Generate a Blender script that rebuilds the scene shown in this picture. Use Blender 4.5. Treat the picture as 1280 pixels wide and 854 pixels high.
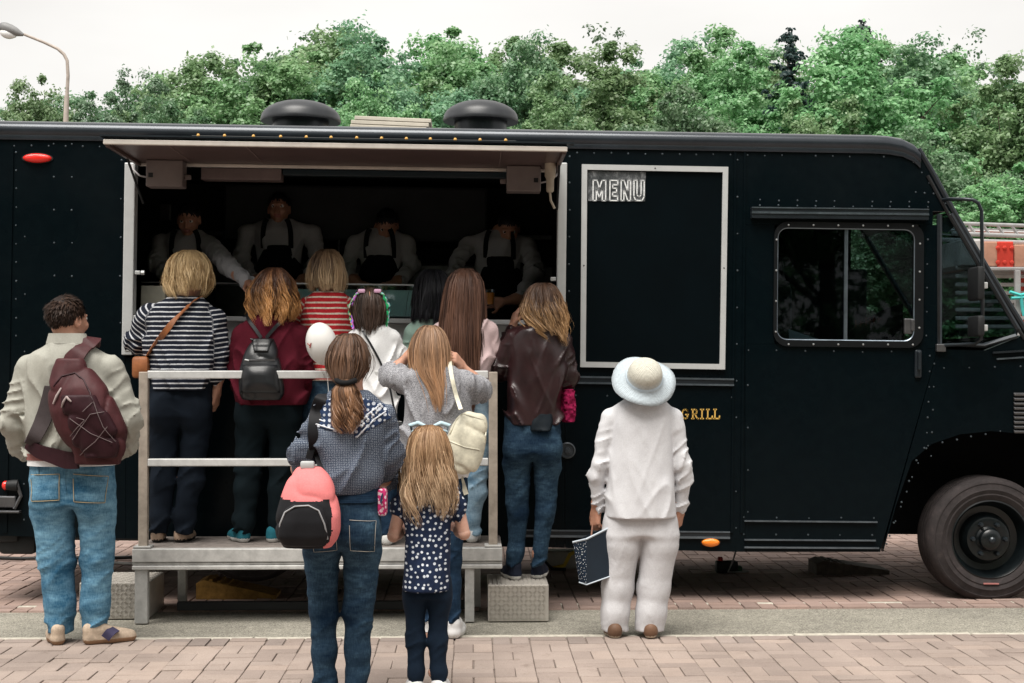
import bpy, bmesh, math, random
import numpy as np
from mathutils import Vector, Matrix
for o in list(bpy.data.objects): bpy.data.objects.remove(o)
SC = bpy.context.scene
COL = SC.collection
random.seed(4); RNG = np.random.default_rng(4)
R = math.radians
# ------------------------------------------------------------------ camera
F = 1800.0; CAMH = 1.51
YAW = math.atan(50 / F); PIT = math.atan(28 / F)
cd = bpy.data.cameras.new('camera'); cam = bpy.data.objects.new('camera', cd); COL.objects.link(cam)
cam.location = (0, 0, CAMH); cam.rotation_euler = (math.pi / 2 + PIT, 0, -YAW)
cd.sensor_width = 36; cd.lens = F / 1280 * 36; cd.clip_start = .05; cd.clip_end = 3000
SC.camera = cam
CROT = cam.rotation_euler.to_matrix()
def PY(u, v, Y):
    """photo pixel -> point on the upright plane at depth Y"""
    d = CROT @ Vector(((u - 640) / F, -(v - 427) / F, -1))
    return Vector((0, 0, CAMH)) + d * (Y / d.y)
def PG(u, v, z=0.0):
    d = CROT @ Vector(((u - 640) / F, -(v - 427) / F, -1))
    return Vector((0, 0, CAMH)) + d * ((z - CAMH) / d.z)
# ------------------------------------------------------------------ sky, sun, exposure
SUN_EL, SUN_AZ = R(66), R(205)          # soft sun through thin cloud, high over the photographer's left shoulder
w = bpy.data.worlds.new('World'); SC.world = w; w.use_nodes = True
nt = w.node_tree; nt.nodes.clear()
out = nt.nodes.new('ShaderNodeOutputWorld'); bg = nt.nodes.new('ShaderNodeBackground')
sky = nt.nodes.new('ShaderNodeTexSky'); sky.sky_type = 'NISHITA'; sky.sun_disc = False
sky.sun_elevation = SUN_EL; sky.sun_rotation = SUN_AZ; sky.dust_density = 4; sky.air_density = 1.2
hs = nt.nodes.new('ShaderNodeHueSaturation'); hs.inputs['Saturation'].default_value = .12
mx = nt.nodes.new('ShaderNodeMix'); mx.data_type = 'RGBA'; mx.inputs[0].default_value = .72
tc = nt.nodes.new('ShaderNodeTexCoord'); ns = nt.nodes.new('ShaderNodeTexNoise'); ns.inputs['Scale'].default_value = 2.2
ns.inputs['Detail'].default_value = 5
mp = nt.nodes.new('ShaderNodeMapping'); mp.inputs['Scale'].default_value = (1, 1, 3)
cr = nt.nodes.new('ShaderNodeValToRGB')
cr.color_ramp.elements[0].position = .3; cr.color_ramp.elements[0].color = (7.5, 7.25, 6.9, 1)
cr.color_ramp.elements[1].position = .7; cr.color_ramp.elements[1].color = (9.9, 9.7, 9.35, 1)
L = nt.links.new
L(tc.outputs['Generated'], mp.inputs['Vector']); L(mp.outputs[0], ns.inputs['Vector']); L(ns.outputs['Fac'], cr.inputs[0])
L(sky.outputs[0], hs.inputs['Color']); L(hs.outputs[0], mx.inputs[6]); L(cr.outputs[0], mx.inputs[7])
L(mx.outputs[2], bg.inputs['Color']); bg.inputs['Strength'].default_value = .074
L(bg.outputs[0], out.inputs['Surface'])
sl = bpy.data.lights.new('sun', 'SUN'); sl.energy = 2.9; sl.angle = R(38); sl.color = (1, .96, .9)
so = bpy.data.objects.new('sun', sl); COL.objects.link(so)
sd = Vector((math.sin(SUN_AZ) * math.cos(SUN_EL), math.cos(SUN_AZ) * math.cos(SUN_EL), math.sin(SUN_EL)))
so.rotation_euler = sd.to_track_quat('Z', 'Y').to_euler(); so.location = (0, 0, 30)
SC.view_settings.view_transform = 'Standard'; SC.view_settings.look = 'None'
SC.view_settings.exposure = 0.82; SC.view_settings.gamma = 1
SC.render.engine = 'CYCLES'
# ------------------------------------------------------------------ materials
def srgb(r, g, b):
    f = lambda c: ((c / 255 + .055) / 1.055) ** 2.4 if c > 10 else c / 255 / 12.92
    return (f(r), f(g), f(b))
MATS = {}
class NB:
    def __init__(s, name):
        s.m = bpy.data.materials.new(name); s.m.use_nodes = True; s.t = s.m.node_tree
        s.b = s.t.nodes['Principled BSDF']; s.o = s.t.nodes['Material Output']
    def n(s, t, **k):
        x = s.t.nodes.new('ShaderNode' + t)
        for a, v in k.items(): setattr(x, a, v)
        return x
    def l(s, a, b): s.t.links.new(a, b)
    def co(s, which='Object', scale=(1, 1, 1), rot=(0, 0, 0)):
        t = s.n('TexCoord'); m = s.n('Mapping'); m.inputs['Scale'].default_value = scale; m.inputs['Rotation'].default_value = rot
        s.l(t.outputs[which], m.inputs[0]); return m.outputs[0]
    def noise(s, vec, scale, detail=4, rough=.55):
        x = s.n('TexNoise'); x.inputs['Scale'].default_value = scale; x.inputs['Detail'].default_value = detail
        x.inputs['Roughness'].default_value = rough; s.l(vec, x.inputs['Vector']); return x.outputs['Fac']
    def crease(s, scale=6., asp=.45, rot=.5, det=3):
        x = s.n('TexNoise'); x.noise_type = 'RIDGED_MULTIFRACTAL'; x.inputs['Scale'].default_value = scale; x.inputs['Detail'].default_value = det; x.inputs['Roughness'].default_value = .55
        x.inputs['Distortion'].default_value = .3; s.l(s.co('Object', (1, 1, asp), (0, rot, 0)), x.inputs['Vector']); return x.outputs['Fac']
    def ramp(s, fac, stops, interp='LINEAR'):
        r = s.n('ValToRGB'); r.color_ramp.interpolation = interp
        e = r.color_ramp.elements
        while len(e) < len(stops): e.new(.5)
        for i, (p, c) in enumerate(stops):
            e[i].position = p; e[i].color = (*c, 1) if len(c) == 3 else c
        s.l(fac, r.inputs[0]); return r.outputs[0]
    def mix(s, fac, a, b, mode='MIX'):
        m = s.n('Mix', data_type='RGBA', blend_type=mode)
        for i, v in ((0, fac), (6, a), (7, b)):
            if isinstance(v, (int, float)): m.inputs[i].default_value = v
            elif isinstance(v, tuple): m.inputs[i].default_value = (*v[:3], 1)
            else: s.l(v, m.inputs[i])
        return m.outputs[2]
    def math(s, op, a, b=0.0):
        m = s.n('Math', operation=op)
        for i, v in ((0, a), (1, b)):
            if isinstance(v, (int, float)): m.inputs[i].default_value = v
            else: s.l(v, m.inputs[i])
        return m.outputs[0]
    def bump(s, h, strength=.3, dist=.01):
        b = s.n('Bump'); b.inputs['Strength'].default_value = strength; b.inputs['Distance'].default_value = dist
        s.l(h, b.inputs['Height']); s.l(b.outputs[0], s.b.inputs['Normal'])
    def col(s, c):
        if isinstance(c, tuple): s.b.inputs['Base Color'].default_value = (*c[:3], 1)
        else: s.l(c, s.b.inputs['Base Color'])
    def pr(s, rough=.6, spec=.5, metal=0.0):
        s.b.inputs['Roughness'].default_value = rough; s.b.inputs['Specular IOR Level'].default_value = spec
        s.b.inputs['Metallic'].default_value = metal
def plain(name, c, rough=.6, spec=.4, metal=0., var=.25, vs=6, bump=0., bs=60, bd=.003):
    """colour with uneven wear"""
    if name in MATS: return MATS[name]
    k = NB(name); v = k.co()
    n = k.noise(v, vs, 6, .65)
    lo = tuple(x * (1 - var) for x in c); hi = tuple(min(1, x * (1 + var)) for x in c)
    k.col(k.ramp(n, [(.3, lo), (.7, hi)])); k.pr(rough, spec, metal)
    if bump: k.bump(k.noise(v, bs, 3), bump, bd)
    MATS[name] = k.m; return k.m
def fabric(name, c, rough=.85, var=.22, weave=900, folds=.25, cs=1.):
    if name in MATS: return MATS[name]
    k = NB(name); v = k.co()
    n = k.noise(v, 9, 6, .7); f = k.noise(v, 160, 2)
    a = k.ramp(n, [(.3, tuple(x * (1 - var) for x in c)), (.72, tuple(min(1, x * (1 + var)) for x in c))])
    k.col(k.mix(.18, a, k.ramp(f, [(.3, tuple(x * .6 for x in c)), (.7, tuple(min(1, x * 1.35) for x in c))])))
    k.pr(rough, .15)
    h = k.math('ADD', k.math('ADD', k.crease(6 * cs, .45, .55), k.crease(9 * cs, .5, -.6)), k.math('ADD', k.math('MULTIPLY', k.crease(19 * cs, .6, .3), .35), k.math('MULTIPLY', f, .04)))
    k.bump(h, folds * 1.1, .016)
    MATS[name] = k.m; return k.m
def denim(name, dark, light, amt=.5):
    if name in MATS: return MATS[name]
    k = NB(name); v = k.co()
    n = k.noise(v, 3.5, 5, .6); f = k.noise(k.co('Object', (1, 1, .2)), 220, 2); cr = k.noise(k.co('Object', (.7, .7, 2.4), (0, .25, 0)), 13, 6, .7)
    m = k.math('ADD', k.math('MULTIPLY', n, .5), k.math('ADD', k.math('MULTIPLY', f, .16), k.math('MULTIPLY', cr, .36)))
    k.col(k.ramp(m, [(.42, dark), (.52, tuple(d * (1 - amt) + l * amt for d, l in zip(dark, light))), (.62, light)]))
    k.pr(.9, .12); k.bump(k.math('ADD', k.math('ADD', k.crease(7, 2.0, .4), k.math('MULTIPLY', k.crease(16, 1.8, -.3), .4)), k.math('ADD', k.math('MULTIPLY', cr, .4), k.math('MULTIPLY', f, .15))), .36, .016)
    MATS[name] = k.m; return k.m
def hairmat(name, dark, light, tip=None, shine=.3):
    """colour per strand from the attribute hcol: r = strand random, g = root to tip, b = tone group"""
    if name in MATS: return MATS[name]
    k = NB(name); a = k.n('Attribute', attribute_name='hcol'); s = k.n('SeparateColor'); k.l(a.outputs['Color'], s.inputs[0])
    base = k.ramp(s.outputs[0], [(0., dark), (.55, tuple((d + l) / 2 for d, l in zip(dark, light))), (1., light)])
    if tip:
        f = k.math('MULTIPLY', k.ramp(k.math('ADD', s.outputs[1], k.math('MULTIPLY', k.math('SUBTRACT', s.outputs[0], .5), .5)), [(.3, (0, 0, 0)), (.75, (1, 1, 1))]), .9)
        base = k.mix(f, base, k.ramp(s.outputs[0], [(0, tuple(x * .45 for x in tip)), (1, tip)]))
    k.col(base); k.pr(.5, shine); k.b.inputs['Anisotropic'].default_value = .5
    MATS[name] = k.m; return k.m
def glow(name, c, st):
    if name in MATS: return MATS[name]
    k = NB(name); k.col(c); k.b.inputs['Emission Color'].default_value = (*c, 1); k.b.inputs['Emission Strength'].default_value = st
    MATS[name] = k.m; return k.m
def glass(name, tint=(.5, .55, .57), refl=.06, rough=.02):
    if name in MATS: return MATS[name]
    k = NB(name); t = k.n('BsdfTransparent'); t.inputs[0].default_value = (*tint, 1)
    g = k.n('BsdfGlossy'); g.inputs['Roughness'].default_value = rough; g.inputs['Color'].default_value = (.9, .95, 1, 1)
    fr = k.n('Fresnel'); fr.inputs[0].default_value = 1.45
    m = k.n('MixShader'); k.l(k.math('ADD', k.math('MULTIPLY', fr.outputs[0], .4), refl - .05), m.inputs[0]); k.l(t.outputs[0], m.inputs[1]); k.l(g.outputs[0], m.inputs[2])
    k.l(m.outputs[0], k.o.inputs['Surface']); MATS[name] = k.m; return k.m
# ------------------------------------------------------------------ object helpers
def link(name, me, mat=None, parent=None, loc=None, smooth=False):
    o = bpy.data.objects.new(name, me); COL.objects.link(o)
    if mat is not None:
        for m in (mat if isinstance(mat, (list, tuple)) else [mat]): me.materials.append(m)
    if parent is not None: o.parent = parent
    if loc is not None: o.location = loc
    if smooth and len(me.polygons): me.polygons.foreach_set('use_smooth', np.ones(len(me.polygons), bool))
    return o
def empty(name, loc, rot=(0, 0, 0)):
    o = bpy.data.objects.new(name, None); COL.objects.link(o); o.location = loc; o.rotation_euler = rot; o.empty_display_size = .1
    return o
def tag(o, label=None, cat=None, group=None, kind=None):
    if label: o['label'] = label
    if cat: o['category'] = cat
    if group: o['group'] = group
    if kind: o['kind'] = kind
    return o
class MB:
    """collects shapes for ONE mesh"""
    def __init__(s): s.v = []; s.f = []; s.mi = []; s.cur = 0
    def add(s, vs, fs):
        b = len(s.v); s.v += [tuple(p) for p in vs]; s.f += [[b + i for i in q] for q in fs]; s.mi += [s.cur] * len(fs)
    def box(s, x0, x1, y0, y1, z0, z1, M=None):
        vs = [(x, y, z) for x in (x0, x1) for y in (y0, y1) for z in (z0, z1)]
        if M: vs = [M @ Vector(p) for p in vs]
        s.add(vs, [(0, 1, 3, 2), (4, 6, 7, 5), (0, 4, 5, 1), (2, 3, 7, 6), (0, 2, 6, 4), (1, 5, 7, 3)])
    def bbox(s, x0, x1, y0, y1, z0, z1, c=.01, M=None):
        """box with chamfered edges"""
        bm = bmesh.new(); bmesh.ops.create_cube(bm, size=1)
        for p in bm.verts: p.co = Vector(((x0 + x1) / 2 + p.co.x * (x1 - x0), (y0 + y1) / 2 + p.co.y * (y1 - y0), (z0 + z1) / 2 + p.co.z * (z1 - z0)))
        bmesh.ops.bevel(bm, geom=bm.edges[:], offset=c, segments=2, affect='EDGES', profile=.5)
        if M: bmesh.ops.transform(bm, matrix=M, verts=bm.verts)
        bm.verts.index_update(); s.add([p.co for p in bm.verts], [[q.index for q in f.verts] for f in bm.faces]); bm.free()
    def tube(s, pts, r, n=8, closed=False, caps=True):
        pts = [Vector(p) for p in pts]; rs = r if isinstance(r, (list, tuple)) else [r] * len(pts)
        N = len(pts); vs = []; up = None
        for i, p in enumerate(pts):
            if closed: t = pts[(i + 1) % N] - pts[i - 1]
            else: t = pts[min(i + 1, N - 1)] - pts[max(i - 1, 0)]
            t = t.normalized() if t.length > 1e-9 else Vector((0, 0, 1))
            if up is None: up = Vector((0, 0, 1)) if abs(t.z) < .9 else Vector((1, 0, 0))
            a = t.cross(up).normalized(); b = a.cross(t).normalized(); up = b
            for k in range(n):
                an = 2 * math.pi * k / n; vs.append(p + (a * math.cos(an) + b * math.sin(an)) * rs[i])
        fs = []
        for i in range(N if closed else N - 1):
            for k in range(n):
                j = (i + 1) % N; fs.append((i * n + k, i * n + (k + 1) % n, j * n + (k + 1) % n, j * n + k))
        if caps and not closed: fs += [tuple(range(n - 1, -1, -1)), tuple((N - 1) * n + k for k in range(n))]
        s.add(vs, fs)
    def lathe(s, prof, n=32, M=None, caps=True):
        """prof: (r, z) list turned about z"""
        vs = []; 
        for r, z in prof:
            for k in range(n):
                a = 2 * math.pi * k / n; vs.append(Vector((r * math.cos(a), r * math.sin(a), z)))
        if M: vs = [M @ p for p in vs]
        fs = [(i * n + k, i * n + (k + 1) % n, (i + 1) * n + (k + 1) % n, (i + 1) * n + k) for i in range(len(prof) - 1) for k in range(n)]
        if caps: fs += [tuple(range(n - 1, -1, -1)), tuple((len(prof) - 1) * n + k for k in range(n))]
        s.add(vs, fs)
    def prism(s, poly, y0, y1):
        """polygon in (x,z) extruded along y"""
        n = len(poly); vs = [(x, y0, z) for x, z in poly] + [(x, y1, z) for x, z in poly]
        s.add(vs, [tuple(range(n)), tuple(range(2 * n - 1, n - 1, -1))] + [(i, i + n, (i + 1) % n + n, (i + 1) % n) for i in range(n)])
    def dome(s, c, r, n=6, m=2, ax=(1, 1, 1)):
        """small rivet head facing -y"""
        vs = []; fs = []
        for i in range(m + 1):
            a = i / m * math.pi / 2
            for k in range(n):
                b = 2 * math.pi * k / n
                vs.append((c[0] + r * math.cos(a) * math.cos(b), c[1] - r * .6 * math.sin(a), c[2] + r * math.cos(a) * math.sin(b)))
        for i in range(m):
            for k in range(n): fs.append((i * n + k, i * n + (k + 1) % n, (i + 1) * n + (k + 1) % n, (i + 1) * n + k))
        s.add(vs, fs)
    def mesh(s, name='m', fix=True):
        me = bpy.data.meshes.new(name); me.from_pydata(s.v, [], s.f); 
        if any(s.mi): me.polygons.foreach_set('material_index', s.mi)
        if fix:
            bm = bmesh.new(); bm.from_mesh(me); bmesh.ops.recalc_face_normals(bm, faces=bm.faces); bm.to_mesh(me); bm.free()
        me.update(); return me
    def build(s, name, mat, parent=None, loc=None, smooth=False, auto=None):
        me = s.mesh(name); o = link(name, me, mat, parent, loc, smooth or auto is not None)
        if auto is not None: me.set_sharp_from_angle(angle=R(auto))
        return o
def arc(cx, cz, r, a0, a1, n, ry=None):
    ry = r if ry is None else ry
    return [(cx + r * math.cos(R(a0 + (a1 - a0) * i / n)), cz + ry * math.sin(R(a0 + (a1 - a0) * i / n))) for i in range(n + 1)]
def rrect(x0, x1, z0, z1, r, n=5):
    return arc(x1 - r, z0 + r, r, -90, 0, n) + arc(x1 - r, z1 - r, r, 0, 90, n) + arc(x0 + r, z1 - r, r, 90, 180, n) + arc(x0 + r, z0 + r, r, 180, 270, n)
# ------------------------------------------------------------------ ground
def concrete(name, a, b, scale=40):
    k = NB(name); v = k.co()
    n = k.noise(v, 1.3, 5, .6); f = k.noise(v, scale * 3, 3, .8); g = k.noise(v, 9, 6, .7)
    c = k.ramp(f, [(.34, tuple(x * .35 for x in a)), (.44, a), (.58, b), (.68, tuple(min(1, x * 1.5) for x in b))])
    c = k.mix(.75, c, k.ramp(k.math('ADD', k.math('MULTIPLY', n, .5), k.math('MULTIPLY', g, .5)), [(.36, (.62, .62, .62)), (.62, (1.12, 1.12, 1.1))]), 'MULTIPLY')
    k.col(c); k.pr(.92, .25); k.bump(f, .5, .006); return k.m
M_asph = concrete('gutter_concrete', (.195, .182, .15), (.335, .315, .27))
M_kerb = plain('kerb_stone', (.42, .39, .33), .9, .2, var=.3, vs=20, bump=.4, bs=90)
M_joint = plain('joint_sand', (.185, .15, .13), .95, .1, var=.4, vs=30)
def pavmat(name, c):
    k = NB(name); oi = k.n('ObjectInfo'); v = k.co('Object'); g = k.n('NewGeometry'); sx = k.n('VectorMath', operation='SCALE'); sx.inputs[3].default_value = 1
    k.l(g.outputs['Position'], sx.inputs[0]); wv = sx.outputs[0]
    br = k.n('VectorMath', operation='FLOOR')
    base = k.ramp(g.outputs['Random Per Island'], [(0, tuple(x * .84 for x in c)), (.35, c), (.7, (c[0] * 1.06, c[1] * 1.03, c[2])), (1, tuple(x * 1.16 for x in c))])
    rnd = k.ramp(oi.outputs['Random'], [(0, (.86, .85, .85)), (.5, (1, 1, 1)), (1, (1.1, 1.08, 1.06))])
    base = k.mix(1., base, rnd, 'MULTIPLY')
    big = k.ramp(k.noise(wv, 1.1, 5, .65), [(.35, (.8, .78, .77)), (.65, (1.08, 1.06, 1.05))])
    fine = k.noise(wv, 170, 3, .8)
    base = k.mix(1., base, big, 'MULTIPLY')
    base = k.mix(.5, base, k.ramp(fine, [(.35, (.6, .58, .56)), (.5, (1, 1, 1)), (.68, (1.25, 1.25, 1.25))]), 'MULTIPLY')
    st = k.ramp(k.noise(wv, 6, 4, .7), [(.28, (.62, .58, .55)), (.4, (1, 1, 1))])
    base = k.mix(.7, base, st, 'MULTIPLY')
    k.col(base); k.pr(.88, .25); k.bump(fine, .4, .004); return k.m
M_pav = pavmat('rose_paver', (.305, .258, .232)); M_pavr = pavmat('red_paver', (.32, .24, .21))
# the ground reaches to the horizon
mb = MB(); mb.add([(-600, -200, -.14), (600, -200, -.14), (600, 1500, -.14), (-600, 1500, -.14)], [(0, 1, 2, 3)])
tag(mb.build('ground', plain('earth_ground', (.19, .16, .11), .95, .1, vs=.6)), kind='structure')
YK0, YK1 = PG(640, 796).y, PG(640, 754).y        # gutter strip, near and far edge
mb = MB(); mb.box(-30, 30, YK0 + .045, YK1 - .05, -.14, -.012)
tag(mb.build('gutter_strip', M_asph), kind='structure')
def kerb_row(y0, y1, name):
    root = MB(); root.box(-30, 30, y0 + .004, y1 - .004, -.14, -.02)
    ro = tag(root.build(name, M_joint), kind='structure')
    i = 0; x = -5.2
    m = MB(); m.bbox(0, .99, y0, y1, -.1, 0, .006); me = m.mesh('kerb_stone'); me.materials.append(M_kerb)
    while x < 5.2:
        o = link('kerb_stone', me, None, ro, (x + random.uniform(-.004, .004), random.uniform(-.003, .003), random.uniform(-.004, .003))); x += 1.0
kerb_row(YK0, YK0 + .05, 'kerb_near'); kerb_row(YK1 - .055, YK1, 'kerb_far')
# basket-weave pavers: every piece 0.232 x 0.114
UN = .205
def pav_mesh(w, d, c=.004):
    m = MB(); m.bbox(-w / 2, w / 2, -d / 2, d / 2, -.05, 0, c); return m.mesh('paver')
bed = MB(); bed.box(-30, 30, -6, YK0 - .002, -.14, -.009)
PV = tag(bed.build('pavement', M_joint), kind='structure')
mh, mv = pav_mesh(.2015, .0985), pav_mesh(.0985, .2015)
mh.materials.append(M_pav); mv.materials.append(M_pav)
def weave(x0, x1, y0, y1, ox, oy):
    """yield (cx, cy, horizontal)"""
    nx0 = int(math.floor((x0 - ox) / UN)); nx1 = int(math.ceil((x1 - ox) / UN)); ny = int(math.ceil((y1 - y0) / UN))
    for i in range(nx0, nx1):
        for j in range(ny):
            cx = ox + (i + .5) * UN; cy = oy - (j + .5) * UN
            if (i + j * 1) % 2: 
                yield cx, cy - UN / 4, True; yield cx, cy + UN / 4, True
            else:
                yield cx - UN / 4, cy, False; yield cx + UN / 4, cy, False
cells = list(weave(-9, 9, 2.5, YK0 - .003, PG(615, 800).x, YK0 - .003))
def inview(cx, cy):
    d = CROT.transposed() @ Vector((cx, cy, -CAMH))
    if d.z > -.1: return False
    u = 640 + F * d.x / -d.z; v = 427 - F * d.y / -d.z
    return -25 < u < 1305 and v < 872
near = [c for c in cells if inview(c[0], c[1])]
near = sorted(near, key=lambda c: c[1])[:330]; ns_ = set(near)
for cx, cy, hz in near:
    o = link('paver', mh if hz else mv, None, PV, (cx + random.gauss(0, .0012), cy + random.gauss(0, .0012), random.gauss(0, .0016)))
    o.rotation_euler = (random.gauss(0, .005), random.gauss(0, .005), random.gauss(0, .005))
def joined(cells, name, mat, parent, z=0):
    m = MB()
    for cx, cy, hz in cells:
        a, b = (.1008, .0492) if hz else (.0492, .1008)
        zz = z + random.gauss(0, .0015); e = .004
        m.add([(cx - a, cy - b, zz - .02), (cx + a, cy - b, zz - .02), (cx + a, cy + b, zz - .02), (cx - a, cy + b, zz - .02),
               (cx - a + e, cy - b + e, zz), (cx + a - e, cy - b + e, zz), (cx + a - e, cy + b - e, zz), (cx - a + e, cy + b - e, zz)],
              [(4, 5, 6, 7), (0, 1, 5, 4), (1, 2, 6, 5), (2, 3, 7, 6), (3, 0, 4, 7)])
    me = bpy.data.meshes.new(name); me.from_pydata(m.v, [], m.f); o = link(name, me, mat, parent); tag(o, kind='stuff'); return o
joined([c for c in cells if c not in ns_], 'outer_pavers', M_pav, PV)
bed = MB(); bed.box(-60, 60, YK1 + .002, 60, -.14, -.012)
PV2 = tag(bed.build('parking_pavement', M_joint), kind='structure')
joined(list(weave(-9, 9, YK1, YK1 + 7, .05, YK1 + .003 + 7 // UN * UN)), 'parking_pavers', M_pavr, PV2)
# ------------------------------------------------------------------ food truck
TY = 9.14; TILT = .012; TW = 2.05
TR = empty('food_truck', (0, TY, 0), (0, TILT, 0))
tag(TR, 'black riveted food truck with open serving hatch, menu board and cab', 'food truck')
TRI = Matrix.Rotation(-TILT, 3, 'Y')
def T(u, v, dy=0.0):
    p = PY(u, v, TY + dy); q = TRI @ (p - Vector((0, TY, 0))); return q.x, q.z
def vb(u): return 671 + (u - 50) * 19 / 880        # lower edge of the body
k = NB('truck_paint'); v_ = k.co(); n1 = k.noise(v_, .9, 5, .6); n2 = k.noise(v_, 14, 6, .7)
k.col(k.ramp(n2, [(.35, (.0008, .0030, .0045)), (.7, (.0016, .0046, .0062))])); k.pr(.3, .10)
k.l(k.ramp(n1, [(.35, (.2, .2, .2)), (.65, (.42, .42, .42))]), k.b.inputs['Roughness']); k.bump(k.noise(v_, 2.2, 3), .06, .05)
M_paint = k.m
M_trim = plain('dark_rail', (.017, .022, .027), .3, .45, .3, var=.3, vs=4)
M_roofrail = plain('roof_rail_paint', (.026, .032, .04), .25, .6, .35, var=.25, vs=3)
M_rubber = plain('black_rubber', (.010, .011, .012), .6, .35, var=.3)
M_alu = plain('white_aluminium', (.52, .53, .53), .42, .5, .25, var=.07, vs=8)
M_line = plain('bright_trim_edge', (.15, .18, .21), .3, .5, .8, var=.35, vs=9)
M_rivet = plain('rivet_metal', (.085, .105, .12), .3, .6, .7, var=.3)
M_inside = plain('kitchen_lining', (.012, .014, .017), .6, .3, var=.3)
M_steel = plain('dull_steel', (.12, .12, .125), .4, .5, .8, var=.25, vs=10)
M_glass = glass('cab_glass', (.38, .44, .46), .05)
def poly(name, px, mat, y0=0., y1=.05, parent=TR, bev=None):
    m = MB(); m.prism([T(u, v) for u, v in px], y0, y1); return m.build(name, mat, parent)
def rect(name, u0, u1, v0, v1, mat, y0=0., y1=.05, parent=TR): return poly(name, [(u0, v0), (u1, v0), (u1, v1), (u0, v1)], mat, y0, y1, parent)
VT = 172
rear_p = poly('rear_panel', [(-14, VT), (157, VT + 2), (157, vb(157)), (-14, vb(-14))], M_paint)
poly('hatch_header', [(157.5, VT), (706, VT + 6), (706, 206), (157.5, 200)], M_paint)
poly('hatch_sill_panel', [(157.5, 447), (706, 447), (706, vb(706)), (157.5, vb(157))], M_paint)
poly('menu_panel', [(706.5, VT + 6), (931, VT + 9), (931, vb(931)), (706.5, vb(706))], M_paint)
top_strip = poly('cab_panel', [(931.5, VT + 6), (1118, 178), (1138, 184), (1152, 194), (1166, 219), (1189, 262), (1189, 264), (1166, 264), (1166, 281), (931.5, 281)], M_paint)
rect('door_panel', 931.5, 968, 281.3, 430, M_paint); rect('door_panel', 1150, 1172, 281.3, 436, M_paint)
door_low = poly('door_panel', [(931.5, 430.3), (1150, 430.3), (1150, 436.3), (1172, 436.3), (1172, 436.3), (1120, 620), (1100, 690), (931.5, 690)], M_paint)
ARCH = [(1104, 690), (1120, 632), (1140, 576), (1165, 555), (1200, 543), (1240, 539), (1285, 543), (1325, 565), (1352, 610), (1365, 680)]
poly('wing_panel', [(1172.4, 436.5), (1232, 438), (1282, 418), (1330, 424), (1405, 448), (1428, 490), (1432, 640), (1420, 680)] + ARCH[::-1] + [(1104, 686), (1122, 620)], M_paint)
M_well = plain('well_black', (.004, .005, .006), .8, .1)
# wheel well, floor, chassis, far wall, roof
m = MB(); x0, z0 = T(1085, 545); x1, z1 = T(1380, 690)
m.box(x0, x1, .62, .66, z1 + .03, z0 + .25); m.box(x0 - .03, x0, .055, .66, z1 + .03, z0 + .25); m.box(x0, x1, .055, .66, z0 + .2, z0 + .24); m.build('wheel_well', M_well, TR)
xr = T(-14, 200)[0]; xp = T(925, 200)[0]; xf = T(1428, 500)[0]; zf = .95; zr = T(500, 172)[1]
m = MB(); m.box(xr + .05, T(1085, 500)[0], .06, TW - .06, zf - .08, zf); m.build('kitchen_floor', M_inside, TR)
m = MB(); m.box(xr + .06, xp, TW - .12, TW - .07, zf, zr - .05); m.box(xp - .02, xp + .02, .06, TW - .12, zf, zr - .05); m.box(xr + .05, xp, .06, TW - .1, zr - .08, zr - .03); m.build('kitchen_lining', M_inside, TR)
m = MB()
zb_ = T(500, vb(500))[1]
m.box(xr, T(1100, 300)[0], TW - .05, TW, zb_, zr)     # far side of the body
xq = T(1100, 300)[0]
m.box(xq, T(1166, 300)[0], TW - .05, TW, zb_ + .05, T(1118, 190)[1])
m.build('far_side_panel', M_paint, TR)
m = MB(); m.bbox(xr - .03, xr + .02, .02, TW - .02, zb_, zr, .02); m.build('rear_wall', M_paint, TR)
for y_ in (.68, TW - .8): m = MB(); m.box(xr + .3, xf - .3, y_, y_ + .12, .52, .68); m.build('chassis_rail', M_well, TR)
m = MB(); m.bbox(xr + .1, xp - .2, .06, TW - .06, zb_ - .0, zf - .09, .02); m.build('underfloor', M_rubber, TR)
# roof: rounded edge rail swept along the body
def sweep_x(name, prof, xs, mat, auto=40):
    m = MB(); n = len(prof); vs = [(x, y, z + dz) for x, dz in xs for y, z in prof]
    fs = [(i * n + j, i * n + j + 1, (i + 1) * n + j + 1, (i + 1) * n + j) for i in range(len(xs) - 1) for j in range(n - 1)]
    m.add(vs, fs); return m.build(name, mat, TR, auto=auto)
zt = T(500, 160)[1]
prof = [(.03, zt - .115), (-.012, zt - .115), (-.016, zt - .1), (-.014, zt - .085), (-.022, zt - .075), (-.026, zt - .05), (-.02, zt - .022), (0, zt - .004), (.05, zt + .012), (.12, zt + .02)]
xe = T(1110, 180)[0]
xs = [(xr - .05, -.05), (xr - .03, -.01), (xr, 0), (xe - .1, -.0), (xe, -.004), (T(1128, 180)[0], -.018), (T(1142, 185)[0], -.05), (T(1150, 190)[0], -.09)]
sweep_x('roof_rail', prof, xs, M_roofrail)
roofp = [(.1, zt + .018), (.4, zt + .05), (TW / 2, zt + .07), (TW - .4, zt + .05), (TW - .08, zt + .01), (TW, zt - .06), (TW, zt - .12)]
sweep_x('roof', roofp, xs[1:], plain('roof_skin', (.06, .065, .07), .5, .4, var=.3, vs=3))
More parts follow.
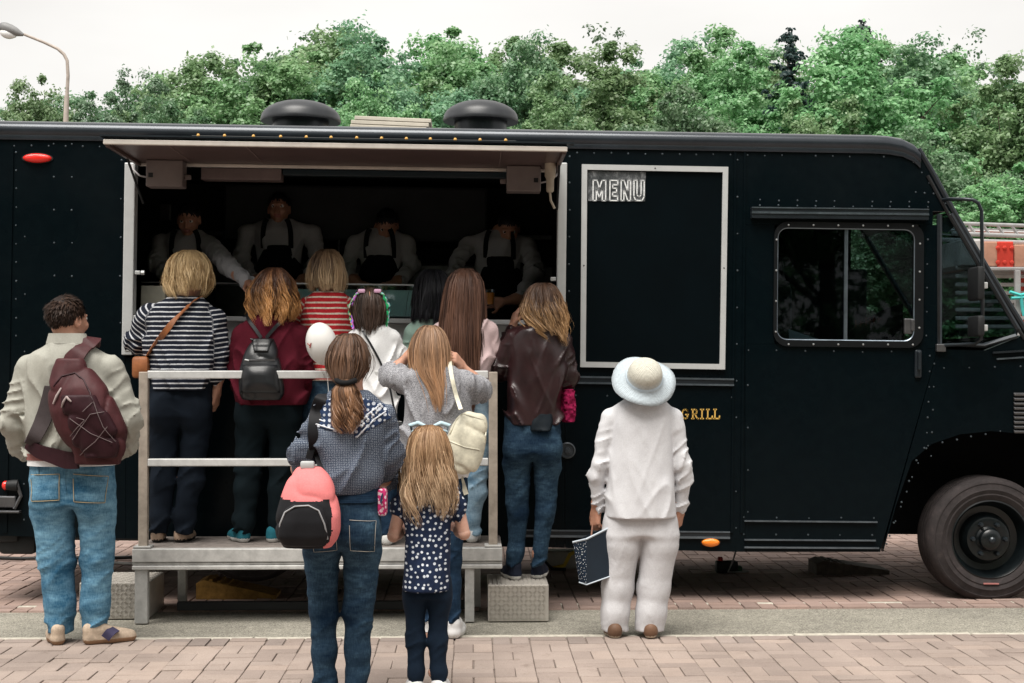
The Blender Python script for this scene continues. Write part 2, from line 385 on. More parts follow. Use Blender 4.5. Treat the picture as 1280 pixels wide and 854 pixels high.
# windscreen pillar, windscreen, dash, bonnet
pl = [T(1148, 186), T(1166, 216), T(1192, 264), T(1240, 345), T(1287, 420)]
for yy in (.01, TW - .03): m = MB(); m.tube([(x, yy, z) for x, z in pl], .021, 8); m.build('windscreen_pillar', M_trim, TR, auto=40)
m = MB(); m.tube([(x - .035, -.004, z - .02) for x, z in pl[1:]], .012, 6); m.build('pillar_seal', M_rubber, TR, auto=40)
m = MB(); a, b = T(1190, 262), T(1284, 416); m.add([(a[0], .03, a[1]), (a[0], TW - .03, a[1]), (b[0], TW - .03, b[1]), (b[0], .03, b[1])], [(0, 1, 2, 3)]); m.build('windscreen', M_glass, TR)
m = MB(); a, b = T(1140, 185), T(1190, 262); m.add([(a[0], .03, a[1]), (a[0], TW - .03, a[1]), (b[0], TW - .03, b[1]), (b[0], .03, b[1])], [(0, 1, 2, 3)]); m.build('brow_panel', M_paint, TR)
bn = [T(1282, 419), T(1330, 424), T(1405, 448), T(1428, 490), T(1432, 640), T(1420, 680)]
m = MB()
for i in range(len(bn) - 1):
    (xa, za), (xb, zb2) = bn[i], bn[i + 1]; m.add([(xa, .02, za), (xa, TW - .02, za), (xb, TW - .02, zb2), (xb, .02, zb2)], [(0, 1, 2, 3)])
m.prism([T(1232, 440), T(1282, 419), T(1330, 424), T(1405, 448), T(1428, 490), T(1432, 640), T(1380, 690), T(1365, 560), T(1200, 540)], TW - .05, TW - .005)
m.build('bonnet', M_paint, TR)
m = MB(); m.bbox(T(1150, 0)[0], T(1290, 0)[0], .06, TW - .06, T(1200, 445)[1] - .25, T(1200, 445)[1] - .02, .03); m.build('dashboard', M_rubber, TR)
# interior of cab: seat, steering wheel, sun visor sheet
m = MB(); xs0 = T(1020, 0)[0]; zs0 = T(1020, 470)[1]
m.bbox(xs0 - .1, xs0 + .4, .25, .75, zs0 - .15, zs0, .05); m.bbox(xs0 - .22, xs0 - .07, .25, .75, zs0 - .05, zs0 + .62, .06); m.bbox(xs0 - .2, xs0 - .1, .37, .63, zs0 + .6, zs0 + .8, .04)
m.build('driver_seat', plain('seat_vinyl', (.02, .02, .022), .6, .3), TR, auto=40)
m = MB(); cx, cz = T(1120, 425); m.tube([(cx + .2 * .5 * math.cos(a), .5 + .2 * math.sin(a), cz + .2 * .85 * math.cos(a)) for a in [i * math.pi / 10 for i in range(20)]], .014, 6, True); m.tube([(cx, .5, cz), (cx + .25, .5, cz - .3)], .02, 6); m.build('steering_wheel', M_rubber, TR, auto=60)
M_paper = plain('white_paper', (.7, .7, .72), .7, .2, var=.05)
m = MB(); a, b, c = T(991, 411), T(1036, 426), T(992, 426); m.prism([a, b, c], .12, .124); m.build('paper_sheet', M_paper, TR)
m = MB(); m.prism([T(1064, 424), T(1082, 405), T(1118, 385), T(1140, 378), T(1142, 424)], .2, .26); m.build('dark_jacket', plain('maroon_matt', (.035, .016, .02), .9, .1), TR)  # flat maroon shape behind the door window
m = MB()
for q in ((1080, 1.), (1086, .8), (1093, 1.1), (1098, .8), (1103, .9), (1109, .6)):
    x, z = T(q[0], 409 - (q[0] - 1080) * .25); m.box(x - .004, x + .004, .196, .199, z, z + .05 * q[1]); m.box(x - .004, x + .02, .1955, .1985, z + .02, z + .027)
m.build('red_lettering', plain('lettering_red', (.35, .07, .05), .8, .1), bpy.data.objects['dark_jacket'])  # short red bars set on the maroon shape
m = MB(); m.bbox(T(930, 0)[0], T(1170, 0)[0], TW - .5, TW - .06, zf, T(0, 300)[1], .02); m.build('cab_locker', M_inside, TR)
# door window: rubber surround, two panes, mullion, latch
m = MB(); fx = rrect(*[f(T(966, 433)[0], T(1153, 433)[0]) for f in (min, max)], T(1060, 434)[1], T(1060, 278.5)[1], .09)
inn = rrect(T(974, 0)[0] , T(1145, 0)[0], T(1060, 426)[1], T(1060, 286)[1], .065)
n = len(fx); vs = [(x, -.018, z) for x, z in fx] + [(x, -.018, z) for x, z in inn] + [(x, .0, z) for x, z in fx] + [(x, .03, z) for x, z in inn]
m.add(vs, [(i, (i + 1) % n, n + (i + 1) % n, n + i) for i in range(n)] + [(i, (i + 1) % n, 2 * n + (i + 1) % n, 2 * n + i) for i in range(n)] + [(n + i, n + (i + 1) % n, 3 * n + (i + 1) % n, 3 * n + i) for i in range(n)])
WF = m.build('door_window', plain('window_rubber', (.004, .005, .006), .45, .2), TR)
m = MB(); m.prism(inn, .02, .026); m.build('pane', M_glass, WF)
m = MB(); x, z0 = T(1057, 427); z1 = T(1057, 285)[1]; m.bbox(x - .011, x + .011, .0, .018, z0, z1, .003); m.build('mullion', M_line, WF)
m = MB(); x, z = T(1137, 408); m.bbox(x - .035, x + .035, -.006, .018, z - .05, z + .05, .006); m.bbox(x + .005, x + .03, -.02, -.004, z - .03, z + .045, .006); m.build('latch', M_steel, WF)
m = MB()
for i in range(5):
    m.tube([(x, -.012, z) for x, z in inn] , .006, 5, True); break
m.build('inner_seal', M_line, WF, auto=60)
# quarter window
qw = [(1174, 268), (1188, 268), (1272, 411), (1270, 420), (1230, 432), (1174, 431)]
m = MB(); m.prism([T(u, v) for u, v in qw], .015, .02); QW = m.build('quarter_window', M_glass, TR)
m = MB(); m.tube([(x, .0, z) for x, z in [T(u, v) for u, v in qw]], .018, 6, True); m.build('window_seal', M_trim, QW, auto=50)
m = MB(); m.prism([T(u, v) for u, v in ((1177, 271), (1187, 271), (1194, 283), (1186, 291), (1176, 286))], .03, .034); m.build('sticker', plain('grey_sticker', (.3, .33, .35), .6, .3), QW)
# sliding-door rail and lower trims
def trim(u0, v0, u1, v1, hpx, name, mat, out=.014, n=1):
    m = MB(); (xa, za), (xb, zb3) = T(u0, v0), T(u1, v1); h = hpx / 197 / 2
    m.add([(xa, -out, za - h), (xa, -out, za + h), (xa, .002, za - h), (xa, .002, za + h), (xb, -out, zb3 - h), (xb, -out, zb3 + h), (xb, .002, zb3 - h), (xb, .002, zb3 + h)],
          [(0, 1, 3, 2), (4, 6, 7, 5), (0, 4, 5, 1), (2, 3, 7, 6), (0, 2, 6, 4), (1, 5, 7, 3)])
    return m.build(name, mat, TR)
trim(938, 267, 1158, 269.5, 13, 'door_rail', M_trim, .05)
trim(938, 260.5, 1158, 263, 1.6, 'door_rail_edge', M_line, .056); trim(938, 266.6, 1158, 269.1, 2.6, 'door_rail_edge', M_line, .056)
for va, vb2, u0, u1, hh in ((471, 474.3, 708, 917, 2.2), (478.5, 481.5, 708, 917, 2.2), (475, 478, 708, 917, 7), (662.5, 665, 640, 912, 1.6), (669.5, 672, 640, 912, 2.6), (667, 669.5, 640, 912, 9), (651, 652.5, 930, 1096, 1.8), (674.5, 675.5, 930, 1094, 1.8), (684, 685, 930, 1098, 2.0)):
    trim(u0, va, u1, vb2, hh, 'side_trim', M_trim if hh > 5 else M_line, .012 if hh > 5 else .018)
for u, hw_ in ((931, .007), (919, .007), (15, .012)):
    m = MB(); (xa, za), (xb, zb3) = T(u, 186), T(u - .5, 666); m.box(xa - hw_, xa + hw_, -.008, .002, zb3, za); m.build('panel_seam', M_paint, TR)
# rivets
m = MB()
def rv(u0, v0, u1, v1, step, r=.0075, y=0.):
    n = max(1, int(math.hypot(u1 - u0, v1 - v0) / step))
    for i in range(n + 1):
        if random.random() < .05: continue
        t = i / n; x, z = T(u0 + (u1 - u0) * t + random.gauss(0, .3), v0 + (v1 - v0) * t + random.gauss(0, .3)); m.dome((x, y + .001, z), r * random.uniform(.8, 1.1))
rv(18, 182, 1105, 196, 21, y=-.0); rv(20, 190, 20, 420, 21); rv(31, 296, 31, 440, 60); rv(67, 180, 68, 345, 40); rv(90, 180, 90, 345, 40); rv(152, 200, 150, 345, 44); rv(150, 345, 150, 520, 44)
rv(712, 195, 711, 465, 33); rv(922, 200, 920, 660, 46); rv(950, 250, 1160, 253, 23); rv(950, 256.5, 1160, 259, 23); rv(1132, 190, 1182, 255, 14); rv(1145, 240, 1178, 243, 10); rv(935, 438, 1150, 440, 34)
rv(930, 647, 1092, 648, 34); rv(930, 668, 1090, 669, 34); rv(1163, 445, 1158, 560, 18); rv(1168, 455, 1164, 570, 24); rv(1155, 560, 1112, 670, 19); rv(1146, 575, 1108, 680, 26); rv(1160, 557, 1250, 539, 17); rv(1160, 300, 1158, 420, 30); rv(1180, 460, 1275, 458, 24)
rv(935, 482, 935, 640, 40); rv(30, 470, 30, 650, 45); rv(720, 494, 915, 497, 33)
m.build('rivets', M_rivet, TR)['kind'] = 'stuff'
m = MB()
for (u0, v0, u1, v1) in ((985, 281.5, 1140, 283), (970, 300, 969, 415), (1149, 305, 1148, 410), (985, 430.5, 1140, 431)):
    n = max(2, int(math.hypot(u1 - u0, v1 - v0) / 31))
    for i in range(n + 1): x, z = T(u0 + (u1 - u0) * i / n, v0 + (v1 - v0) * i / n); m.dome((x, -.018, z), .0075)
m.build('screws', plain('screw_head', (.5, .52, .53), .3, .6, .8), WF)['kind'] = 'stuff'
# door handle, side reflectors, filler cap, vent louvre
m = MB(); x, z = T(1147, 453); m.bbox(x - .022, x + .022, -.02, .002, z - .1, z + .08, .01); m.bbox(x - .009, x + .012, -.045, -.01, z - .05, z + .07, .006); m.build('door_handle', M_trim, TR)
def lens(u, v, wx, wz, mat, name, base):
    x, z = T(u, v); m = MB(); n = 20
    for r_, y in ((1.0, -.004), (.97, -.016), (.8, -.026), (.4, -.032)):
        m.v += [(x + wx * r_ * math.cos(2 * math.pi * i / n), y, z + wz * r_ * math.sin(2 * math.pi * i / n)) for i in range(n)]
    for a in range(3): m.f += [[a * n + i, a * n + (i + 1) % n, (a + 1) * n + (i + 1) % n, (a + 1) * n + i] for i in range(n)]
    m.f.append([3 * n + i for i in range(n)]); m.mi = [0] * len(m.f)
    o = m.build(name, mat, TR, auto=60)
    m = MB(); m.lathe([(1, 0), (1, .008)], 20, Matrix.Translation((x, .002, z)) @ Matrix.Rotation(R(90), 4, 'X') @ Matrix.Diagonal((wx * 1.1, wz * 1.15, 1, 1))); m.build('lamp_base', base, o)
def plastic(name, c):
    k = NB(name); k.col(c); k.pr(.15, .5); k.b.inputs['Subsurface Weight'].default_value = .3; k.b.inputs['Coat Weight'].default_value = .4
    v = k.co('Object', (1, 1, 1)); wv = k.n('TexWave', wave_type='BANDS'); wv.inputs['Scale'].default_value = 60; k.l(v, wv.inputs[0]); k.bump(wv.outputs['Fac'], .3, .004); return k.m
M_red, M_amber = plastic('red_lens', (.85, .02, .012)), plastic('amber_lens', (.95, .25, .02))
lens(47, 198, .09, .03, M_red, 'marker_lamp', M_rubber); lens(888, 678, .058, .028, M_amber, 'marker_lamp', M_rubber)
m = MB(); x, z = T(709, 563); m.lathe([(.052, -.0), (.052, .016), (.044, .02), (.042, .012), (.02, .012), (.018, .024), (.0, .026)], 24, Matrix.Translation((x, 0, z)) @ Matrix.Rotation(R(90), 4, 'X')); m.build('filler_cap', plain('cap_grey', (.06, .07, .08), .4, .5, .3), TR, auto=40)
for i in range(9):
    m = MB(); x, z = T(1278, 492 + i * 5.8); m.bbox(x - .06, x + .06, -.025, .0, z - .008, z + .008, .004, Matrix.Translation((x, 0, z)) @ Matrix.Rotation(R(25), 4, 'X') @ Matrix.Translation((-x, 0, -z))); m.build('louvre', M_steel, TR)
trim(1240, 441, 1290, 438, 2.5, 'bonnet_trim', M_trim, .02); trim(1245, 449, 1290, 446, 2, 'bonnet_trim', M_line, .015)
# mirror arm and two mirrors
m = MB(); ap = [(1178, 250, -.0), (1186, 249, -.12), (1205, 249, -.2), (1216, 250, -.22), (1223, 254, -.23), (1227, 264, -.23), (1228, 340, -.23), (1228, 410, -.22), (1226, 424, -.2), (1219, 430, -.17), (1200, 431, -.1), (1176, 432, 0)]
m.tube([(T(u, v, d)[0], d, T(u, v, d)[1]) for u, v, d in ap], .0115, 8); MA = m.build('mirror_arm', M_trim, TR, auto=60)
for (v0, v1) in ((334, 376), (395, 421)):
    m = MB(); x0, z0 = T(1216, v1, -.22); x1, z1 = T(1225, v0, -.22); m.bbox(x0 - .005, x1, -.32, -.12, z0, z1, .018); o = m.build('mirror', M_rubber, TR, auto=40)
    m = MB(); xx, zz = T(1226, (v0 + v1) / 2 + 2, -.22); m.bbox(xx - .02, xx + .035, -.25, -.2, zz - .02, zz + .02, .005); m.build('bracket', M_alu, o)
m = MB(); x, z = T(1175, 434); m.bbox(x - .03, x + .03, -.03, .01, z - .03, z + .02, .006); m.build('arm_bracket', M_steel, TR)
# menu board
def board_frame(u0, u1, v0, v1, w):
    t0, t1, b1, b0 = (u0, v0), (u1, v0 + 3.3), (u1 - 4, v1 + 3.0), (u0 - 2, v1)
    O = [T(*p) for p in (t0, t1, b1, b0)]; wm = w / 197
    I = [(O[0][0] + wm, O[0][1] - wm), (O[1][0] - wm, O[1][1] - wm), (O[2][0] - wm, O[2][1] + wm), (O[3][0] + wm, O[3][1] + wm)]
    return O, I
O, I = board_frame(727, 909.5, 206, 459, 6.8)
m = MB(); m.prism(I, -.008, .0); MBD = m.build('menu_board', plain('board_black', (.0008, .003, .0044), .4, .08, var=.2, vs=3), TR)
for i in range(4):
    j = (i + 1) % 4; m = MB(); g = .0008; m.prism([O[i], O[j], I[j], I[i]], -.026, -.002); o = m.build('frame_strip', M_alu, MBD)
    a, b = [((O[i][q] * (.5) + O[j][q] * .5 + I[i][q] * .5 + I[j][q] * .5) / 2) for q in (0, 1)]
    m = MB(); m.dome((a, -.0255, b), .006); m.build('screw', M_steel, MBD)
# MENU sheet: chalk letters on a grey print
k = NB('menu_print'); v_ = k.co('Object'); n1 = k.noise(v_, 9, 5, .7); n2 = k.noise(k.co('Object', (1, 1, .6), (0, .6, 0)), 22, 4, .8)
k.col(k.ramp(k.math('ADD', k.math('MULTIPLY', n1, .6), k.math('MULTIPLY', n2, .5)), [(.4, (.02, .024, .026)), (.55, (.08, .085, .09)), (.68, (.28, .29, .3))])); k.pr(.25, .5)
m = MB(); m.prism([T(735, 214.5), T(807, 215.5), T(806, 252), T(735, 251.5)], -.0125, -.009); MS = m.build('menu_sheet', k.m, TR)
def strokes(m, segs, x0, z0, w, h, t, y0, y1):
    for pts in segs:
        for (a, b), (c, d) in zip(pts[:-1], pts[1:]):
            p = Vector((x0 + a * w, z0 + b * h)); q = Vector((x0 + c * w, z0 + d * h)); e = (q - p).normalized(); nn = Vector((-e.y, e.x)) * t / 2; p2 = p - e * t * .35; q2 = q + e * t * .35
            m.prism([tuple(p2 - nn), tuple(q2 - nn), tuple(q2 + nn), tuple(p2 + nn)], y0, y1)
OUTL = {'M': [[(0, 0), (0, 1), (.3, 1), (.5, .62), (.7, 1), (1, 1), (1, 0), (.74, 0), (.74, .55), (.5, .15), (.26, .55), (.26, 0), (0, 0)]],
        'E': [[(0, 0), (0, 1), (1, 1), (1, .78), (.35, .78), (.35, .61), (.85, .61), (.85, .41), (.35, .41), (.35, .22), (1, .22), (1, 0), (0, 0)]],
        'N': [[(0, 0), (0, 1), (.3, 1), (.7, .45), (.7, 1), (1, 1), (1, 0), (.72, 0), (.3, .55), (.3, 0), (0, 0)]],
        'U': [[(0, 1), (.3, 1), (.3, .3), (.42, .2), (.58, .2), (.7, .3), (.7, 1), (1, 1), (1, .2), (.8, 0), (.2, 0), (0, .2), (0, 1)]]}
M_chalk = plain('chalk_white', (.72, .74, .75), .8, .2, var=.35, vs=120)
for ch, u0, u1 in (('M', 741, 757), ('E', 762, 772), ('N', 776, 788), ('U', 792, 805)):
    m = MB(); xa, zb3 = T(u0, 251); xb, za = T(u1, 226); strokes(m, OUTL[ch], xa, zb3, xb - xa, za - zb3, .0075, -.0145, -.0118); m.build('letter', M_chalk, MS)
SER = {'G': [[(.95, .8), (.95, 1), (.95, .8), (.75, .98), (.45, 1), (.18, .85), (.05, .5), (.18, .15), (.45, 0), (.75, .02), (.92, .12), (.92, .42)], [(.62, .44), (1.08, .44)]],
       'R': [[(.18, 0), (.18, 1), (.6, 1), (.82, .88), (.82, .64), (.6, .5), (.18, .5)], [(.5, .5), (.92, 0), (1.08, 0)], [(0, 0), (.36, 0)], [(0, 1), (.2, 1)]],
       'I': [[(.5, 0), (.5, 1)], [(.25, 0), (.75, 0)], [(.25, 1), (.75, 1)]],
       'L': [[(.2, 0), (.2, 1)], [(0, 1), (.42, 1)], [(0, 0), (.9, 0), (.95, .28)]]}
M_gold = plain('gold_vinyl', (.62, .38, .09), .5, .4, var=.2)
for ch, u0 in (('G', 852), ('R', 864.5), ('I', 873.5), ('L', 883), ('L', 892)):
    m = MB(); xa, zb3 = T(u0, 523.2); xb, za = T(u0 + 7.8, 512); strokes(m, SER[ch], xa, zb3, xb - xa, za - zb3, .0085, -.004, -.0008); m.build('letter', M_gold, TR)
# front wheel
def wheel(u, v, rpx, dy, name='wheel', rad=None, ground=None):
    x, z = T(u, v, dy); r = rpx / 197
    e = empty(name, (x, dy, z)); e.parent = TR
    M = Matrix.Rotation(R(90), 4, 'X')          # lathe z -> -y (towards the camera)
    m = MB(); hw = .125
    pr = [(r * .60, hw * .6), (r * .62, hw * .92), (r * .66, hw * 1.0), (r * .72, hw * 1.08), (r * .74, hw * 1.05), (r * .8, hw * 1.12), (r * .82, hw * 1.08), (r * .9, hw * 1.03), (r * .905, hw * 1.06), (r * .93, hw * 1.04), (r * .96, hw * .93), (r * .99, hw * .78)]
    for g in range(5):
        a = hw * (.7 - .35 * g); pr += [(r, a), (r, a - hw * .26), (r * .965, a - hw * .27), (r * .965, a - hw * .34)]
    pr += [(r * .98, -hw * .95), (r * .9, -hw * 1.05), (r * .7, -hw * 1.05), (r * .6, -hw * .6)]
    m.lathe(pr, 72, M, caps=False); ty = m.build('tyre', MT, e, auto=35)
    m = MB(); m.lathe([(r * .60, -hw * .6), (r * .60, hw * .55), (r * .635, hw * .95), (r * .615, hw * .98), (r * .585, hw * .86), (r * .56, hw * .35), (r * .52, hw * .15), (r * .42, hw * .1), (r * .37, hw * .45), (r * .345, hw * .62), (r * .31, hw * .66), (r * .2, hw * .62), (r * .17, hw * .72), (r * .165, hw * 1.05), (r * .13, hw * 1.15), (r * .06, hw * 1.18), (0, hw * 1.18)], 48, M, caps=False); rim = m.build('rim', M_rim, e, auto=35)
    for i in range(6):
        a = R(60 * i + 30 + 90); m = MB(); m.lathe([(.017, 0), (.017, .02), (.012, .034), (.0, .036)], 6, Matrix.Translation((r * .265 * math.cos(a), -hw * .63, r * .265 * math.sin(a))) @ M); m.build('lug_nut', M_trim, rim)
    m = MB(); m.lathe([(.022, 0), (.022, .012), (.012, .02), (0, .021)], 8, Matrix.Translation((0, -hw * 1.17, 0)) @ M); m.build('hub_cap', M_trim, rim)
    return e
k = NB('tyre_rubber'); v_ = k.co(); k.col(k.ramp(k.noise(v_, 12, 6, .75), [(.3, (.017, .014, .014)), (.55, (.032, .026, .026)), (.75, (.062, .048, .046))])); k.pr(.8, .25); k.bump(k.noise(v_, 60, 4), .3, .004); MT = k.m
M_rim = plain('rim_paint', (.004, .006, .007), .3, .4, var=.4, vs=12)
FW = wheel(1230, 672, 79, .16)
m = MB(); m.bbox(-.05, .05, -.14, -.128, -.285, -.275, .002); m.build('rim_scratch', plain('pink_mark', (.3, .12, .11), .6, .3), FW)
wheel(1230, 672, 79, TW - .3); wheel(318, 650, 76, .22); wheel(318, 650, 76, TW - .3)
# rear bumper block with tail lamp
m = MB(); x0, z0 = T(-8, 692, .1); x1, z1 = T(48, 600, .1); m.bbox(x0, x1 - .1, .02, .5, z0 + .08, z1 + .02, .02); m.bbox(x0 + .04, x1, .05, .45, z0, z0 + .13, .03); m.build('rear_bumper', M_rubber, TR, auto=40)
m = MB(); x, z = T(10, 607, -.02); M = Matrix.Translation((x + .04, -.01, z)) @ Matrix.Rotation(R(90), 4, 'Y'); m.lathe([(.03, -.05), (.036, -.01), (.036, .02), (.0, .025)], 16, M); TL = m.build('tail_lamp', M_rubber, TR, auto=40)
m = MB(); m.lathe([(.02, -.075), (.028, -.066), (.029, -.049)], 16, M); m.build('lens', M_red, TL)
m = MB(); x, z = T(8, 632, -.02); m.bbox(x - .06, x + .06, -.03, .03, z - .012, z + .06, .008); m.bbox(x - .08, x + .09, -.05, .03, z - .045, z - .03, .004); m.tube([(x + .06, -.02, z + .15), (x + .09, -.02, z + .06), (x + .05, -.02, z - .02)], .012, 6); m.build('tow_bracket', M_steel, TR)
# mud flap red line beyond, side skirt stripe
m = MB(); (xa, za), (xb, zb3) = T(60, 662, 2.2), T(300, 666, 2.2); m.box(xa - 1, xb + .5, TW - .08, TW - .06, za - .03, zb_ + .02); m.build('far_skirt', plain('dark_red_skirt', (.05, .006, .01), .5, .3), TR)
# hatch: white aluminium frame, raised lid, lamps, heater boxes
HF = empty('hatch_frame', (0, 0, 0)); HF.parent = TR
for u0, u1 in ((157, 166.5), (697.5, 706)):
    m = MB(); (xa, za), (xb, zb3) = T(u0, 204), T(u1, 444); m.bbox(xa, xb, -.03, .06, zb3, za, .006); m.build('post', M_alu, HF)
m = MB(); (xa, za), (xb, zb3) = T(157, 439), T(706, 446); m.bbox(xa, xb, -.036, .06, zb3, zb3 + .035, .006); m.build('sill', M_alu, HF)
LD = .86; zl0 = T(430, 211)[1]
xa, xb = T(179, 0)[0], T(698, 0)[0]; 
LID = empty('hatch_lid', (0, 0, 0)); LID.parent = TR
M_lidin = plain('lid_lining', (.105, .07, .066), .4, .4, .15, var=.16, vs=5)
m = MB(); m.box(xa, xb, -LD, -.02, zl0 + .012, zl0 + .016); m.build('lining', M_lidin, LID)
m = MB(); m.box(xa - .01, xb + .01, -LD - .01, -.01, zl0 + .0165, zl0 + .04); m.build('lid_skin', M_paint, LID)
m = MB(); m.bbox(xa - .012, xb + .012, -LD - .02, -LD + .01, zl0 + .001, zl0 + .03, .004); m.build('front_edge', plain('lid_edge', (.62, .57, .52), .45, .5, .2, var=.15), LID)
m = MB(); m.bbox(xa, xb, -.06, -.02, zl0 - .008, zl0 + .011, .004); m.build('hinge_strip', plain('lid_edge', (.6, .55, .5)), LID)
m = MB(); m.box(xa - .03, xb + .05, -LD - .03, -LD + .05, zl0 + .045, zl0 + .055); m.build('drip_rail', M_trim, LID)
for x in (xa + .005, xb - .005):
    m = MB(); m.bbox(x - .012, x + .012, -LD + .012, -.062, zl0 - .01, zl0 + .0115, .003); m.build('side_edge', M_lidin, LID)
    m = MB(); m.tube([(x, -LD * .45, zl0), (x + (.02 if x < 0 else .01), -.02, zl0 - .24)], .008, 6); m.build('gas_strut', M_rubber, LID)
for f_ in (.13, .3, .86):
    x = xa + (xb - xa) * f_; m = MB(); m.box(x - .002, x + .002, -LD + .02, -.07, zl0 + .008, zl0 + .0115); m.build('seam', plain('seam_brown', (.2, .15, .14)), LID)
M_hbox = plain('grey_beige_box', (.17, .14, .135), .5, .4, .1, var=.15)
for u0, u1, v0, v1, sx in ((187, 232, 209, 236, -1), (633, 675, 215, 242, 1)):
    m = MB(); (x0, z1), (x1, z0) = T(u0, v0, -.1), T(u1, v1, -.1); m.bbox(x0, x1, -.2, -.07, z0, zl0 + .01, .006); hb = m.build('lamp_box', M_hbox, LID)
    m = MB(); xk = x0 + .03 if sx < 0 else x1 - .03; m.box(xk - .014, xk + .014, -.203, -.199, (z0 + z1) / 2 - .01, (z0 + z1) / 2 + .018); m.build('switch', M_rubber, hb)
    m = MB(); xk = x0 if sx < 0 else x1; m.tube([(xk + sx * .002, -.14, z1 - .07), (xk + sx * .05, -.14, z1 - .06), (xk + sx * .1, -.1, z1 - .02), (xk + sx * .12, -.05, z1 + .02)], .006, 6); m.build('cable', plain('grey_cable', (.35, .33, .33)), hb)
    xk = x1 if sx < 0 else x0; m = MB(); m.bbox(xk - .02 * sx - .02, xk - .02 * sx + .02, -.15, -.12, z1 - .08, z1 - .05, .006); m.build('gland', M_hbox, hb)
m = MB(); (x0, z1), (x1, z0) = T(252, 210, .1), T(352, 226, .1); m.bbox(x0, x1, .08, .2, z0, z1, .004); m.build('fluorescent_box', plain('pinkish_panel', (.15, .11, .105), .5, .3), TR)
m = MB(); (x0, z1), (x1, z0) = T(352, 212, .1), T(640, 224, .1); m.bbox(x0 + .01, x1, .08, .14, z0, z1, .004); m.build('inner_beam', plain('blue_black', (.01, .018, .024), .35, .4), TR)
m = MB(); x, z = T(688, 200, -.3); m.lathe([(.018, -.2), (.024, -.19), (.024, -.12), (.034, -.1), (.034, .0)], 12, Matrix.Translation((x, -.3, z))); m.tube([(x, -.3, z - .2), (x + .005, -.3, z - .25), (x + .03, -.3, z - .3)], .008, 6); m.build('power_socket', plain('socket_cream', (.38, .33, .26), .5, .3), LID, auto=40)
for u in (248, 281, 317, 351, 383, 414, 446, 477, 508, 538, 569, 600, 632):
    m = MB(); x = T(u, 179, -LD)[0]; z = zl0 + .062; m.lathe([(.0, .010), (.006, .008), (.0095, .001), (.010, -.006), (.006, -.012)], 10, Matrix.Translation((x, -LD - .01, z))); m.build('amber_bulb', plain('amber_bulb', (.6, .32, .06), .3, .5, var=.1), TR, auto=60)
m = MB(); xa2, xb2 = T(240, 181, -LD)[0], T(645, 186, -LD)[0]; m.tube([(xa2, -LD - .01, zl0 + .058), (xb2, -LD - .01, zl0 + .058)], .003, 5); m.build('bulb_wire', M_rubber, TR)
for u, v in ((171, 341), (690, 349)):
    m = MB(); x, z = T(u, v); m.bbox(x - .01, x + .025, -.02, .02, z - .012, z + .012, .004); m.lathe([(.014, 0), (.014, .02)], 8, Matrix.Translation((x + .03, -.01, z)) @ Matrix.Rotation(R(90), 4, 'Y')); m.build('catch', M_alu, HF)
# counter, glass guard, things in the kitchen
m = MB(); (x0, z1), (x1, z0) = T(168, 397, .1), T(697, 440, .1); m.bbox(x0, x1, .07, .11, z0, z1 - .02, .004); CT = m.build('counter', plain('counter_white', (.55, .56, .57), .4, .4, var=.1), TR)
m = MB(); m.bbox(x0, x1, -.02, .55, z1 - .018, z1 + .012, .005); m.build('counter_top', plain('counter_white', (.55, .56, .57)), CT)
m = MB(); (x0, z1), (x1, z0) = T(366, 355, .22), T(522, 396, .22); m.box(x0, x1, .22, .226, z0, z1); GG = m.build('glass_guard', glass('guard_glass', (.75, .85, .84), .1), TR)
m = MB(); m.bbox(x0, x1, .215, .231, z1 - .002, z1 + .008, .002); m.build('guard_edge', M_alu, GG)
m = MB(); m.bbox(x0 + .01, x1 - .01, .24, .5, z0, z1 - .03, .01); m.build('display_case', plain('case_pale', (.5, .57, .58), .3, .5, .1, var=.12), TR)
for (u0, u1, v0, v1, d, nm, mt) in ((176, 206, 357, 392, .3, 'food_tub', plain('cream_tub', (.42, .40, .33), .5, .3)), (200, 213, 255, 276, 1.6, 'wall_box', M_steel), (176, 300, 352, 355, .35, 'shelf', M_steel)):
    m = MB(); (x0, z1), (x1, z0) = T(u0, v0, d), T(u1, v1, d); m.bbox(x0, x1, d, d + .25, z0, z1, .006); m.build(nm, mt, TR)
m = MB(); (x0, z1), (x1, z0) = T(240, 300, 1.7), T(690, 420, 1.7); m.bbox(x0, x1, 1.45, TW - .13, zf, T(400, 330, 1.7)[1], .02); m.bbox(x0, x1, 1.75, TW - .125, T(400, 296, 1.7)[1], T(400, 292, 1.7)[1] + .02, .01); m.build('cooking_range', M_steel, TR)
for i in range(9):
    m = MB(); xx = x0 + .25 + i * .22 + random.uniform(-.05, .05); zz = T(400, 292, 1.7)[1] + .02; hh = random.uniform(.1, .22); m.lathe([(.035, 0), (.04, hh * .6), (.02, hh * .8), (.018, hh)], 12, Matrix.Translation((xx, 1.9, zz))); m.build('bottle', (M_steel, plain('sauce_red', (.12, .015, .01), .4, .4), plain('jar_cream', (.3, .27, .2), .5, .3))[i % 3], TR, auto=50)
for i in range(6):
    m = MB(); xx = x0 + .5 + i * .16; zz = zr - .6; m.tube([(xx, 1.25, zz + .05), (xx, 1.25, zz - .22)], .008, 6); m.lathe([(.0, -.03), (.035, -.015), (.045, .01)], 12, Matrix.Translation((xx, 1.25, zz - .23))); m.build('ladle', M_steel, TR, auto=50)
m = MB(); m.bbox(x0 + .3, x1 - .5, 1.3, TW - .13, zr - .55, zr - .15, .02); m.build('extractor_hood', M_inside, TR)
